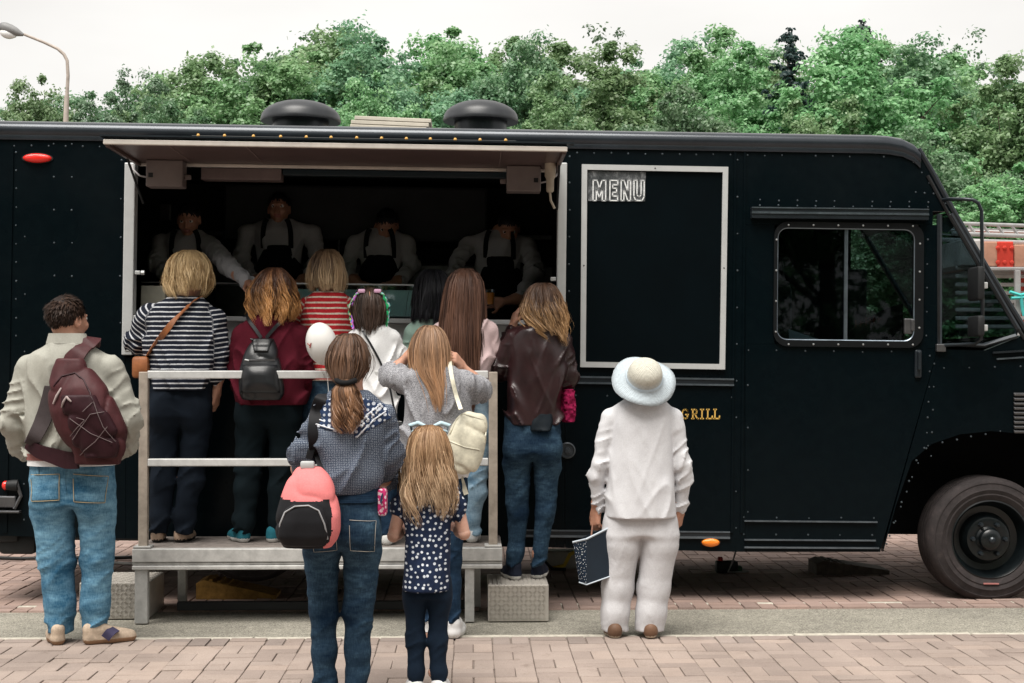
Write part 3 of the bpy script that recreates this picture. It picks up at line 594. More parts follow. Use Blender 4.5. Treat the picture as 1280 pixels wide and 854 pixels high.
# roof ventilators and the bundle of slats
for u, w_ in ((376, 50), (601, 47.5)):
    Yd = TY + .75; p = PY(u, 151, Yd); q = TRI @ (p - Vector((0, TY, 0))); r = w_ * Yd / F
    m = MB(); zc = zt + .06
    hh = TRI @ (PY(u, 126, Yd) - Vector((0, TY, 0))); zb4 = q.z; top = hh.z
    prof_ = [(r * .985, zb4 - .012), (r, zb4), (r * .985, zb4 + .012)] + [(r * math.cos(a) * .985, zb4 + .012 + (top - zb4 - .012) * math.sin(a)) for a in [R(12 * i) for i in range(1, 8)]] + [(0, top)]
    e = empty('roof_ventilator', (q.x, .75, 0)); e.parent = TR
    m.lathe(prof_, 40, None, caps=False); m.lathe([(r * .985, zb4 - .012), (0, zb4 - .005)], 40, None, caps=False); m.build('cowl', plain('cowl_plastic', (.028, .03, .034), .38, .4, var=.3, vs=8), e, auto=50)
    m = MB(); m.lathe([(r * .70, zt), (r * .70, zb4 - .0)], 32); m.lathe([(r * .8, zt + .02), (r * .8, zt + .07)], 32); m.build('collar', M_trim, e, auto=40)
SB = tag(empty('slat_bundle', PY(486, 160, TY + 1.0)), 'bundle of cream slats tied flat on the truck roof between two ventilators', 'slats')
SB.rotation_euler = (0, R(2.2), 0)
zroof = (Matrix.Rotation(TILT, 3, 'Y') @ Vector((0, 0, zt + .065))).z
for i in range(6):
    for j in range(3):
        m = MB(); m.bbox(-.27 + .02 * j + random.uniform(-.01, .01), .27 + .015 * j, -.12 + .05 * i, -.075 + .05 * i, -.03 + .03 * j, -.004 + .03 * j, .003); m.build('slat', plain('cream_slat', (.62, .57, .48), .7, .3, var=.12), SB)
# ------------------------------------------------------------------ implicit-surface modelling for figures, bags and shoes
_rt = np.random.default_rng(11).random(4096).astype(np.float32) * 2 - 1
def vnoise(x, y, z):
    xi, yi, zi = np.floor(x).astype(np.int32), np.floor(y).astype(np.int32), np.floor(z).astype(np.int32)
    fx, fy, fz = x - xi, y - yi, z - zi
    fx, fy, fz = [f * f * (3 - 2 * f) for f in (fx, fy, fz)]
    def h(a, b, c): return _rt[(a * 73 + b * 179 + c * 283) & 4095]
    r = 0
    for a in (0, 1):
        for b in (0, 1):
            for c in (0, 1):
                r = r + h(xi + a, yi + b, zi + c) * (fx if a else 1 - fx) * (fy if b else 1 - fy) * (fz if c else 1 - fz)
    return r
def ridge(x, y, z): return (1 - np.abs(vnoise(x, y, z))) ** 5 * 1.25
class G3:
    def __init__(s, lo, hi, h):
        s.lo = np.array(lo, np.float32); s.h = h; s.n = np.maximum(3, np.ceil((np.array(hi) - s.lo) / h).astype(int) + 1)
        s.ax = [(s.lo[i] + h * np.arange(s.n[i])).astype(np.float32) for i in range(3)]
        s.d = np.full(tuple(s.n), .2, np.float32)
    def sl(s, lo, hi):
        r = []
        for i in range(3):
            a = int(max(0, math.floor((lo[i] - s.lo[i]) / s.h))); b = int(min(s.n[i], math.ceil((hi[i] - s.lo[i]) / s.h) + 1))
            if b <= a: return None
            r.append(slice(a, b))
        return tuple(r)
    def add(s, fn, lo, hi, k=.02, op='u', mar=.07):
        q = s.sl([a - mar for a in lo], [a + mar for a in hi])
        if q is None: return
        x = s.ax[0][q[0]][:, None, None]; y = s.ax[1][q[1]][None, :, None]; z = s.ax[2][q[2]][None, None, :]
        p = fn(x, y, z); c = s.d[q]
        if op == 'u':
            hh = np.maximum(k - np.abs(c - p), 0) / k; s.d[q] = np.minimum(c, p) - hh * hh * k * .25
        elif op == 's':
            p = -p; hh = np.maximum(k - np.abs(c - p), 0) / k; s.d[q] = np.maximum(c, p) + hh * hh * k * .25
        elif op == 'i': s.d[q] = np.maximum(c, p)
    def like(s):
        g = G3.__new__(G3); g.lo, g.h, g.n, g.ax = s.lo, s.h, s.n, s.ax; g.d = np.full(tuple(s.n), .2, np.float32); return g
    def join(s, o, k):
        hh = np.maximum(k - np.abs(s.d - o.d), 0) / k; s.d = np.minimum(s.d, o.d) - hh * hh * k * .25
    def cone(s, a, b, ra, rb, k=.02, op='u', wr=None):
        a = np.array(a, float); b = np.array(b, float); ba = b - a; l2 = max(1e-9, float(ba @ ba)); rm = max(ra, rb)
        def fn(x, y, z):
            t = np.clip(((x - a[0]) * ba[0] + (y - a[1]) * ba[1] + (z - a[2]) * ba[2]) / l2, 0, 1)
            d = np.sqrt((x - a[0] - t * ba[0]) ** 2 + (y - a[1] - t * ba[1]) ** 2 + (z - a[2] - t * ba[2]) ** 2) - (ra + (rb - ra) * t)
            if wr is not None: d = d + wr(t, x, y, z)
            return d
        s.add(fn, np.minimum(a, b) - rm, np.maximum(a, b) + rm, k, op)
    def ell(s, c, r, k=.02, op='u', M=None):
        c = np.array(c, float); r = np.array(r, float); mr = float(min(r)); R3 = None if M is None else np.array(M)
        def fn(x, y, z):
            X, Y, Z = x - c[0], y - c[1], z - c[2]
            if R3 is not None: X, Y, Z = [R3[0][i] * X + R3[1][i] * Y + R3[2][i] * Z for i in range(3)]
            k0 = np.sqrt((X / r[0]) ** 2 + (Y / r[1]) ** 2 + (Z / r[2]) ** 2); k1 = np.sqrt((X / r[0] ** 2) ** 2 + (Y / r[1] ** 2) ** 2 + (Z / r[2] ** 2) ** 2) + 1e-9
            return k0 * (k0 - 1) / k1
        b = np.array([max(r)] * 3) if M is not None else r
        s.add(fn, c - b, c + b, k, op)
    def loft(s, rows, k=.03, n=2.4, wr=None, op='u', cap=.005):
        """rows of (z, cx, cy, a, b), any order"""
        rw = np.array(sorted(rows), float); zz = rw[:, 0]
        # smooth the table
        zs = np.linspace(zz[0], zz[-1], 60); tb = [np.interp(zs, zz, rw[:, i]) for i in range(1, 5)]
        for i in range(4):
            t = tb[i]
            for _ in range(3): t = np.convolve(np.pad(t, 2, 'edge'), [.1, .2, .4, .2, .1], 'valid')
            tb[i] = t
        mx_ = max(rw[:, 3].max(), rw[:, 4].max())
        def fn(x, y, z):
            zf_ = z.ravel(); cx, cy, a, b = [np.interp(zf_, zs, t)[None, None, :] for t in tb]
            q = ((np.abs(x - cx) / a) ** n + (np.abs(y - cy) / b) ** n) ** (1 / n)
            d = (q - 1) * np.minimum(a, b)
            if wr is not None: d = d + wr(x, y, z)
            e = np.maximum(z - (zz[-1] - cap), (zz[0] + cap) - z)
            return np.where((e > 0), np.sqrt(np.maximum(e, 0) ** 2 + np.maximum(d + cap, 0) ** 2) - cap, np.maximum(d, e - cap))
        cxm, cym = rw[:, 1], rw[:, 2]
        s.add(fn, [(cxm - rw[:, 3]).min(), (cym - rw[:, 4]).min(), zz[0]], [(cxm + rw[:, 3]).max(), (cym + rw[:, 4]).max(), zz[-1]], k, op)
    def surf(s):
        d = s.d; sg = d < 0; h = s.h
        n = np.array(d.shape) - 1
        act = np.zeros(tuple(n), np.int8)
        for a in (0, 1):
            for b in (0, 1):
                for c in (0, 1): act += sg[a:a + n[0], b:b + n[1], c:c + n[2]]
        act = (act > 0) & (act < 8); idx = np.argwhere(act)
        if not len(idx): return np.zeros((0, 3)), np.zeros((0, 4), int)
        ids = -np.ones(tuple(n), np.int64); ids[act] = np.arange(len(idx))
        P = np.zeros((len(idx), 3)); C = np.zeros(len(idx)); i, j, k = idx.T
        cor = [(a, b, c) for a in (0, 1) for b in (0, 1) for c in (0, 1)]
        for p in range(8):
            for q in range(p + 1, 8):
                A, B = cor[p], cor[q]
                if sum(abs(A[t] - B[t]) for t in range(3)) != 1: continue
                da = d[i + A[0], j + A[1], k + A[2]]; db = d[i + B[0], j + B[1], k + B[2]]; m = (da < 0) != (db < 0)
                t = np.where(m, da / np.where(m, da - db, 1), 0)
                for ax in range(3): P[:, ax] += np.where(m, A[ax] + (B[ax] - A[ax]) * t, 0)
                C += m
        V = (idx + P / C[:, None]) * h + s.lo
        Q = []
        for ax in range(3):
            o1, o2 = [(1, 2), (2, 0), (0, 1)][ax]
            sh = list(d.shape); s0 = [slice(1, -1)] * 3; s0[ax] = slice(0, -1); s1 = list(s0); s1[ax] = slice(1, None)
            a = sg[tuple(s0)]; b = sg[tuple(s1)]; e = np.argwhere(a != b)
            if not len(e): continue
            fl = a[tuple(e.T)]; e = e + 1; e[:, ax] -= 1
            def cell(u, w_):
                c = e.copy(); c[:, o1] -= u; c[:, o2] -= w_; return ids[c[:, 0], c[:, 1], c[:, 2]]
            q = np.stack([cell(1, 1), cell(0, 1), cell(0, 0), cell(1, 0)], 1); q[~fl] = q[~fl][:, ::-1]; Q.append(q)
        return V, np.concatenate(Q)
    def back(s, x, z, sign=1):
        """first surface met coming from -y (sign 1) or +y at (x, z)"""
        i = int(round((x - s.lo[0]) / s.h)); k = int(round((z - s.lo[2]) / s.h))
        i = min(max(i, 0), s.n[0] - 1); k = min(max(k, 0), s.n[2] - 1)
        col = s.d[i, :, k]; w_ = np.where(col < 0)[0]
        if not len(w_): return None
        j = w_[0] if sign > 0 else w_[-1]; j2 = j - 1 if sign > 0 else j + 1
        if j2 < 0 or j2 >= len(col): return float(s.ax[1][j])
        t = col[j2] / (col[j2] - col[j]); return float(s.ax[1][j2] + (s.ax[1][j] - s.ax[1][j2]) * t)
def npmesh(name, parts, mat, parent, attr=None, loc=None, smooth=True, matidx=None):
    """parts: list of (V, Q) joined into one mesh"""
    Vs, Qs, b = [], [], 0
    for V, Q in parts:
        Vs.append(V); Qs.append(Q + b); b += len(V)
    V = np.concatenate(Vs); Q = np.concatenate(Qs)
    me = bpy.data.meshes.new(name); me.vertices.add(len(V)); me.vertices.foreach_set('co', V.astype(np.float32).ravel())
    k = Q.shape[1]; me.loops.add(Q.size); me.loops.foreach_set('vertex_index', Q.astype(np.int32).ravel())
    me.polygons.add(len(Q)); me.polygons.foreach_set('loop_start', np.arange(0, Q.size, k, dtype=np.int32)); 
    if matidx is not None: me.polygons.foreach_set('material_index', matidx(V, Q).astype(np.int32))
    me.update(calc_edges=True); me.validate()
    if attr:
        for an, dat in attr.items():
            if dat.ndim == 1: a = me.attributes.new(an, 'FLOAT', 'POINT'); a.data.foreach_set('value', dat.astype(np.float32))
            else: a = me.color_attributes.new(an, 'FLOAT_COLOR', 'POINT'); a.data.foreach_set('color', np.concatenate([dat, np.ones((len(dat), 1))], 1).astype(np.float32).ravel())
    return link(name, me, mat, parent, loc, smooth)
def lapl(V, Q, it=1, f=.5):
    for _ in range(it):
        A = np.zeros_like(V); C = np.zeros(len(V))
        for a in range(4):
            b = (a + 1) % 4
            np.add.at(A, Q[:, a], V[Q[:, b]]); np.add.at(C, Q[:, a], 1); np.add.at(A, Q[:, b], V[Q[:, a]]); np.add.at(C, Q[:, b], 1)
        V = V * (1 - f) + f * A / np.maximum(C, 1)[:, None]
    return V
# ------------------------------------------------------------------ strand hair on a loft
def hair(name, rows, mat, parent, fd=1, n=1100, wave=.0, wfreq=22, clump=26, span=125, ragged=.12, wid=.0055, seed=0, capin=.955, lift=.018, capmat=None, smooth_top=True):
    """rows: (z, cx, cy, a, b) from crown to tips; the back of the head is at -y*fd"""
    rg = np.random.default_rng(seed + 5); rw = np.array(rows, float); ns = 15; n = int(n * 1.6); wid = wid * .62
    nh = min(6, len(rw)); rw[:nh, 4] *= 1.1; rw[:nh, 3] *= 1.02
    # arc-length parameter down the back
    back = np.stack([rw[:, 1], rw[:, 2] - fd * rw[:, 4], rw[:, 0]], 1); s = np.concatenate([[0], np.cumsum(np.linalg.norm(np.diff(back, axis=0), axis=1))]); Ltot = s[-1]
    t = np.linspace(0, 1, ns)
    def tab(tt):
        r = [np.interp(tt * Ltot, s, rw[:, i]) for i in range(5)]; return r
    sm = [np.convolve(np.pad(np.interp(np.linspace(0, 1, 80) * Ltot, s, rw[:, i]), 3, 'edge'), np.array([1, 2, 3, 4, 3, 2, 1]) / 16, 'valid') for i in range(5)]
    for i in range(5): sm[i][0] = rw[0, i]
    def tb(tt): return [np.interp(tt, np.linspace(0, 1, 80), sm[i]) for i in range(5)]
    ph = R(span) * (rg.random(n) * 2 - 1); ncl = clump; cc = (np.floor((ph / R(span) * .5 + .5) * ncl) + .5) / ncl * 2 * R(span) - R(span)
    lay = rg.random(n) ** .7; rnd = np.clip(rg.normal(.5, .25, n), 0, 1); crand = rg.random(ncl + 1)[np.clip(((ph / R(span) * .5 + .5) * ncl).astype(int), 0, ncl)]
    tone = np.clip(.5 * rnd + .65 * crand - .08, 0, 1)
    end = 1 - ragged * (.55 * rg.random(n) ** 1.5 + .75 * (1 - crand)) ; st = np.where(rg.random(n) < .55, 0, rg.random(n) * .45)
    cph = rg.random(ncl + 1)[np.clip(((ph / R(span) * .5 + .5) * ncl).astype(int), 0, ncl)] * 6.28 + rg.normal(0, .35, n)
    jit = rg.normal(0, 1, (n, 3))
    V = []; A = []
    tt = st[:, None] + (end - st)[:, None] * t[None, :]
    z, cx, cy, a, b = [q.reshape(n, ns) for q in tb(tt.ravel())]
    pull = np.clip((tt - .25) / .75, 0, 1)[:, :] * .45
    phi = ph[:, None] * (1 - pull) + cc[:, None] * pull + rg.normal(0, .05, n)[:, None] * np.sin(tt * 7 + cph[:, None])
    rad = (1 - lift / .09 * (1 - lay)[:, None] * .9) * (1 + (.02 + wave * 2.2) * np.sin(tt * 10 + cph[:, None]) * np.clip(tt * 2, 0, 1) + .10 * (crand[:, None] - .55) * np.clip(tt * 1.6 - .1, 0, 1))
    dep = np.clip((tt - .15) / .5, 0, 1); fly = np.where(rg.random(n) < .06, 4.5, 1.)[:, None]
    x = cx + a * rad * np.sin(phi) + dep * wave * np.sin(wfreq * (z - z[:, :1]) + cph[:, None]) + jit[:, :1] * .004 * dep * fly
    y = cy - fd * b * rad * np.cos(phi) + dep * wave * 1.2 * np.cos(wfreq * (z - z[:, :1]) + cph[:, None] * 1.3) + jit[:, 1:2] * .003 * dep * fly
    P = np.stack([x, y, z], 2)
    Tn = np.gradient(P, axis=1); Tn /= np.linalg.norm(Tn, axis=2, keepdims=True) + 1e-9
    N = np.stack([np.sin(phi), -fd * np.cos(phi), np.full_like(phi, .25)], 2); S = np.cross(Tn, N); S /= np.linalg.norm(S, axis=2, keepdims=True) + 1e-9
    tw = rg.normal(0, .7, n)[:, None, None]; S = S * np.cos(tw) + np.cross(Tn, S) * np.sin(tw)
    wd = wid * (.6 + .8 * rg.random(n))[:, None] * np.clip((1.02 - t)[None, :] * 3.2, .12, 1)
    Lf = P - S * wd[:, :, None] / 2; Rt = P + S * wd[:, :, None] / 2
    V = np.stack([Lf, Rt], 2).reshape(-1, 3)
    base = (np.arange(n) * ns * 2)[:, None] + (np.arange(ns - 1) * 2)[None, :]
    Q = np.stack([base, base + 1, base + 3, base + 2], -1).reshape(-1, 4)
    hc = np.stack([np.repeat(tone, ns * 2), np.repeat(tt.ravel(), 2), np.repeat(crand, ns * 2)], 1)
    # inner mass
    nt_, npn = 24, 28; tv = np.linspace(0, 1 - ragged * .8, nt_); zz, cx, cy, a, b = tb(tv); pp = np.linspace(-R(span), R(span), npn)
    ci = capin * np.ones(nt_); ci[-3:] *= np.array([.9, .72, .45])
    CV = np.stack([cx[:, None] + (a * ci)[:, None] * np.sin(pp)[None], cy[:, None] - fd * (b * ci)[:, None] * np.cos(pp)[None], np.repeat((zz - .004)[:, None], npn, 1)], 2).reshape(-1, 3)
    gi = np.arange(nt_ - 1)[:, None] * npn + np.arange(npn - 1)[None]; CQ = np.stack([gi, gi + 1, gi + 1 + npn, gi + npn], -1).reshape(-1, 4)
    hc2 = np.stack([np.full(len(CV), .05), np.repeat(tv, npn), np.zeros(len(CV))], 1)
    return npmesh(name, [(V, Q), (CV, CQ)], mat, parent, {'hcol': np.concatenate([hc, hc2])})
# ------------------------------------------------------------------ figure builder
def skin(name, c=(.48, .27, .19)):
    if name in MATS: return MATS[name]
    k = NB(name); v = k.co(); k.col(k.ramp(k.noise(v, 25, 5, .7), [(.3, (c[0] * .85, c[1] * .76, c[2] * .72)), (.7, (c[0] * 1.08, c[1] * 1.05, c[2] * 1.05))]))
    k.pr(.5, .4); k.b.inputs['Subsurface Weight'].default_value = .12; k.b.inputs['Subsurface Radius'].default_value = (.02, .008, .004); k.b.inputs['Subsurface Scale'].default_value = .6
    MATS[name] = k.m; return k.m
SKIN = skin('skin_light'); SKIN2 = skin('skin_tan', (.40, .21, .14))
M_eye = plain('eye_white', (.6, .58, .55), .3, .5, var=.02); M_iris = plain('eye_dark', (.02, .015, .012), .2, .5); M_lip = plain('lip_rose', (.36, .13, .11), .5, .4)
def rotz(v, a): return Vector((v[0] * math.cos(a) - v[1] * math.sin(a), v[0] * math.sin(a) + v[1] * math.cos(a), v[2]))
def head_mesh(c, k, yaw, pitch, neck, fd):
    """c head centre; yaw 0 faces +y (fd 1) ; returns mesh, face materials via labels"""
    Mr = Matrix.Rotation(yaw + (0 if fd > 0 else math.pi), 3, 'Z') @ Matrix.Rotation(pitch, 3, 'X')
    def w_(p): return np.array(Mr @ Vector(p) * k + Vector(c))
    lo = np.minimum(np.array(c) - .17 * k, np.array(neck) - .07); hi = np.maximum(np.array(c) + .17 * k, np.array(neck) + .07)
    g = G3(lo, hi, .0066); A = np.array(Mr)
    g.ell(w_((0, -.012, .03)), np.array((.074, .094, .086)) * k, .01, M=A)
    g.ell(w_((0, .028, -.035)), np.array((.058, .066, .078)) * k, .05, M=A)
    g.ell(w_((0, .066, -.094)), np.array((.026, .02, .018)) * k, .03, M=A)
    for s in (-1, 1):
        g.ell(w_((s * .077, -.002, -.008)), np.array((.011, .021, .032)) * k, .008, M=A)
        g.ell(w_((s * .083, .0, -.006)), np.array((.006, .011, .018)) * k, .006, 's', M=A)
        g.ell(w_((s * .036, .078, -.025)), np.array((.02, .016, .018)) * k, .03, M=A)
        g.ell(w_((s * .031, .099, .012)), np.array((.017, .013, .011)) * k, .012, 's', M=A)
        g.cone(w_((s * .012, .094, .027)), w_((s * .048, .082, .025)), .007 * k, .005 * k, .015)
        g.ell(w_((s * .009, .103, -.034)), np.array((.009, .009, .008)) * k, .008, M=A)
        g.ell(w_((s * .031, .083, .011)), np.array((.0135,) * 3) * k, .002)
    g.cone(w_((0, .09, .016)), w_((0, .112, -.029)), .008 * k, .0115 * k, .012)
    g.ell(w_((0, .09, -.055)), np.array((.026, .011, .0065)) * k, .006, M=A); g.ell(w_((0, .088, -.066)), np.array((.021, .012, .007)) * k, .006, M=A)
    g.cone(w_((0, -.022, -.04)), neck, .052 * k, .056 * k, .03)
    V, Q = g.surf(); ev = [w_((s * .031, .083, .011)) for s in (-1, 1)]; ir = [w_((s * .031, .0965, .011)) for s in (-1, 1)]; lp = w_((0, .098, -.06)); lr = k
    def lab(Vc):
        m = np.zeros(len(Vc), int)
        for e in ev: m[np.linalg.norm(Vc - e, axis=1) < .0139 * k] = 1
        for e in ir: m[np.linalg.norm(Vc - e, axis=1) < .007 * k] = 2
        L_ = (Vc - lp) @ A; m[(np.abs(L_[:, 0]) < .023 * k) & (np.abs(L_[:, 2]) < .012 * k) & (np.abs(L_[:, 1]) < .013 * k)] = 3
        return m
    return V, Q, lab
def hand_mesh(elbow, wrist, tip, pn, side, curl, k=1.0, fr=.035, thumb_in=False, spread=.0):
    """forearm from elbow to wrist, hand pointing at tip; pn palm normal hint; side +1/-1 picks the thumb side"""
    e, w_, t = Vector(elbow), Vector(wrist), Vector(tip); d = (t - w_).normalized(); pn = Vector(pn); pn = (pn - d * pn.dot(d)).normalized(); sd_ = d.cross(pn).normalized() * side
    pts = []
    palm = .085 * k; kn = []
    for i, off in enumerate((.030, .010, -.010, -.029)):
        kn.append(w_ + d * (palm * (1.0, 1.04, 1.0, .92)[i]) + sd_ * off * k)
    ch = []
    for i, p in enumerate(kn):
        Ls = [l * k * (.95, 1.05, 1.0, .8)[i] for l in (.042, .027, .021)]; cu = 0; q = p; chain = [q]
        dirv = (d + sd_ * (.10, .03, -.04, -.12)[i] * (1 + spread)).normalized()
        for j, l in enumerate(Ls):
            cu += curl * (.75, 1.0, .7)[j] * (1 + .08 * i); dv = dirv * math.cos(cu) + pn * math.sin(cu); q = q + dv * l; chain.append(q)
        ch.append(chain)
    tb_ = w_ + d * .022 * k + sd_ * .028 * k; td = (d * .62 + sd_ * (.25 if thumb_in else .7) + pn * (.75 if thumb_in else .35)).normalized(); t1 = tb_ + td * .04 * k; t2 = t1 + (td * .8 + d * .45 + pn * .3 * curl).normalized() * .03 * k; t3 = t2 + (d * .8 + td * .3 + pn * .5 * curl - sd_ * .15).normalized() * .024 * k
    allp = [e, w_] + [p for c in ch for p in c] + [tb_, t1, t2, t3]; lo = np.min([list(p) for p in allp], 0) - .05; hi = np.max([list(p) for p in allp], 0) + .05
    g = G3(lo, hi, .0054)
    mid = e.lerp(w_, .35)
    g.cone(e, mid, fr * 1.15, fr * 1.1, .02); g.cone(mid, w_, fr * 1.1, fr * .74, .02)
    for i, p in enumerate(kn): g.cone(w_ + sd_ * (.018, .006, -.006, -.018)[i] * k, p, .019 * k, .0125 * k, .014)
    for c in ch:
        for j in range(3): g.cone(c[j], c[j + 1], (.0098, .0088, .008)[j] * k, (.0088, .008, .0068)[j] * k, .0035)
    g.cone(tb_, t1, .016 * k, .0115 * k, .012); g.cone(t1, t2, .0112 * k, .0098 * k, .004); g.cone(t2, t3, .0098 * k, .0078 * k, .004)
    return g.surf()
def shoe(parent, heel, ang, fd, up, sole, Ln=.27, ht=.075, name='shoe', soleh=.026):
    """heel point on the ground, ang: toe direction in the xy plane measured from straight ahead"""
    d = rotz((0, fd, 0), ang); sx = Vector((d.y, -d.x, 0))
    def pt(f, s, z): return np.array(Vector(heel) + d * f * Ln + sx * s + Vector((0, 0, z)))
    g = G3(np.array(heel) - .06 - np.abs(np.array(d)) * Ln - .03, np.array(heel) + .06 + np.abs(np.array(d)) * Ln + np.array((.03, .03, .14)), .0085)
    g.cone(pt(.13, 0, .03), pt(.5, 0, .028), .036, .04, .02); g.cone(pt(.5, 0, .028), pt(.84, 0, .026), .042, .036, .02)
    g.cone(pt(.12, 0, .04), pt(.1, 0, ht), .034, .031, .02); g.cone(pt(.12, 0, ht), pt(.33, 0, ht * .95), .032, .034, .02); g.cone(pt(.3, 0, ht * .9), pt(.72, 0, .04), .034, .03, .02)
    g.add(lambda x, y, z: (heel[2] + .001 - z) + 0 * x + 0 * y, g.lo, g.lo + g.n * g.h, op='i', mar=0)
    V, Q = g.surf(); V[:, 2] = np.maximum(V[:, 2], heel[2] + .001)
    # flare the sole
    lowm = V[:, 2] < heel[2] + soleh; 
    o = npmesh(name, [(V, Q)], [up, sole], parent, matidx=lambda V, Q: (V[Q].mean(1)[:, 2] < heel[2] + soleh))
    return o
def ribbon(name, pts, width, thick, mat, parent, wdir=None, ups=None):
    """flat strap along pts; wdir = direction of its width"""
    P = [Vector(p) for p in pts]; m = MB(); vs = []
    Q = []                               # resample with Catmull-Rom
    for i in range(len(P) - 1):
        p0, p1, p2, p3 = P[max(i - 1, 0)], P[i], P[i + 1], P[min(i + 2, len(P) - 1)]
        for q in range(5):
            t = q / 5; Q.append(.5 * ((2 * p1) + (p2 - p0) * t + (2 * p0 - 5 * p1 + 4 * p2 - p3) * t * t + (3 * p1 - p0 - 3 * p2 + p3) * t ** 3))
    Q.append(P[-1]); n = len(Q)
    for i, p in enumerate(Q):
        t = (Q[min(i + 1, n - 1)] - Q[max(i - 1, 0)]).normalized(); wv = Vector(wdir); wv = (wv - t * wv.dot(t)).normalized(); nn = t.cross(wv)
        wd = width if not isinstance(width, (list, tuple)) else np.interp(i / (n - 1), np.linspace(0, 1, len(width)), width)
        vs += [p - wv * wd / 2 - nn * thick / 2, p + wv * wd / 2 - nn * thick / 2, p + wv * wd / 2 + nn * thick / 2, p - wv * wd / 2 + nn * thick / 2]
    fs = [(i * 4 + a, i * 4 + (a + 1) % 4, i * 4 + 4 + (a + 1) % 4, i * 4 + 4 + a) for i in range(n - 1) for a in range(4)] + [(0, 1, 2, 3), (4 * n - 4, 4 * n - 3, 4 * n - 2, 4 * n - 1)]
    m.add(vs, fs); return m.build(name, mat, parent, auto=60)
class Person:
    def __init__(s, label, cat, Y, zb, u0, fd=1, hd=None, group=None):
        s.Y = Y; s.s = F / Y; s.zb = zb; p = PY(u0, 500, Y); s.base = Vector((p.x, Y, zb)); s.fd = fd
        s.root = tag(empty('person', s.base), label, cat, group); s.parts = []; s.labs = []
    def p(s, u, v, dy=0.):
        q = PY(u, v, s.Y + dy); return q - s.base
    def row(s, v, ul, ur, b, cy=0.):
        a, c = s.p(ul, v), s.p(ur, v); return (a.z, (a.x + c.x) / 2, cy * s.fd, (c.x - a.x) / 2, b)
    def r(s, px): return px / s.s
    def head(s, u, vtop, neck, k=1., yaw=0., pitch=0., dy=0., sk=None):
        """vtop: top of skull"""
        t = s.p(u, vtop, dy); c = t - Vector((0, 0, .118 * k)); n = s.p(*neck)
        V, Q, lab = head_mesh(c, k, yaw, pitch, np.array(n), s.fd); s.parts.append((V, Q)); s.labs.append(lab); s.hc = c; return c
    def body(s, trows, legs, sk=None, extra=()):
        """coarse figure under the clothes"""
        allp = [Vector((r[1], r[2], r[0])) for r in trows] + [s.p(*l[:3]) for L_ in legs for l in L_]
        lo = np.min([list(q) for q in allp], 0) - .26; hi = np.max([list(q) for q in allp], 0) + .26
        g = G3(lo, hi, .022)
        g.loft([(z, cx, cy, max(.03, a - .05), max(.03, b - .05)) for z, cx, cy, a, b in trows], .03)
        for L_ in legs:
            q = [(s.p(*l[:3]), s.r(l[3]) * .7) for l in L_]; q[-1] = (q[-1][0] + Vector((0, 0, .07)), .032)
            for a, b in zip(q[:-1], q[1:]): g.cone(a[0], b[0], a[1], b[1], .04)
        for L_ in getattr(s, 'arms', []):
            ctr = Vector((trows[2][1], trows[2][2], trows[2][0] - .05)); g.cone(ctr.lerp(L_[0][0], .4), L_[0][0], .034, .034, .02)
            for a, b in zip(L_[:-1], L_[1:]): g.cone(a[0], b[0], min(.034, a[1] * .48), min(.026, b[1] * .45), .02)
        for q in extra:
            for a, b in zip(q[:-1], q[1:]): g.cone(a[0], b[0], a[1], b[1], .02)
        s.parts.append(g.surf()); s.labs.append(None)
    def hand(s, elbow, wrist, tip, pn, side, curl=.5, k=1., fr=.034, **kw):
        e, w_, t = s.p(*elbow), s.p(*wrist), s.p(*tip); s.parts.append(hand_mesh(e, w_, t, pn, side, curl, k, fr, **kw)); s.labs.append(None)
    def finish(s, sk=SKIN):
        labs = []
        for (V, Q), l in zip(s.parts, s.labs): labs.append(np.zeros(len(Q), int) if l is None else l(V[Q].mean(1)))
        mi = np.concatenate(labs)
        o = npmesh('body', s.parts, [sk, M_eye, M_iris, M_lip], s.root, matidx=lambda V, Q: mi); return o
    def top(s, name, mat, rows, sleeves, fold=.006, hf=(13, 9, 3.2), h=.008, seed=0., stripes=False, shoulder=.042, kk=.025, bulge=(), sfold=1.6, slim=.9, armk=.014):
        """rows: px rows; sleeves: list of [(u, v, dy, rpx), ...]"""
        rw = [s.row(*r) for r in rows]; rw = [(z, cx, cy, A * .97 if (i < 2 or not sleeves) else A * slim * .96, B * .97) for i, (z, cx, cy, A, B) in enumerate(rw)]; sl = [[(s.p(u, v, dy), s.r(r) * .92) for u, v, dy, r in L_] for L_ in sleeves]
        if sl: s.arms = sl
        pts = [(r[1] + sg * r[3], r[2] + sg * r[4], r[0]) for r in rw for sg in (-1, 1)] + [tuple(q[0]) for L_ in sl for q in L_]
        lo = np.min(pts, 0) - .1; hi = np.max(pts, 0) + .1; g = G3(lo, hi, h)
        zlo = min(r[0] for r in rw); zhi = max(r[0] for r in rw)
        def wr(x, y, z):
            u = x * .9 + z * .44; v = -x * .44 + z * .9; u2 = -x * .9 + z * .44
            low = np.clip((zhi - z) / (zhi - zlo), 0, 1)
            a = ridge(u * hf[0] + seed, y * 4, v * hf[2] + seed) ; b = ridge(u2 * hf[0] + 7.3 + seed, y * 4 + 3, (x * .44 + z * .9) * hf[2])
            c = vnoise(x * 14 + seed, y * 9, z * 4)
            return -fold * (.9 + 1.5 * low) * ((a + (b - a) * np.clip((x - rw[0][1]) / .2 + .5, 0, 1)) * 1.5 - .25 + c * .25)
        g.loft(rw, .03, wr=wr)
        top_ = max(rw); nk = Vector((top_[1], top_[2], top_[0] - .02))
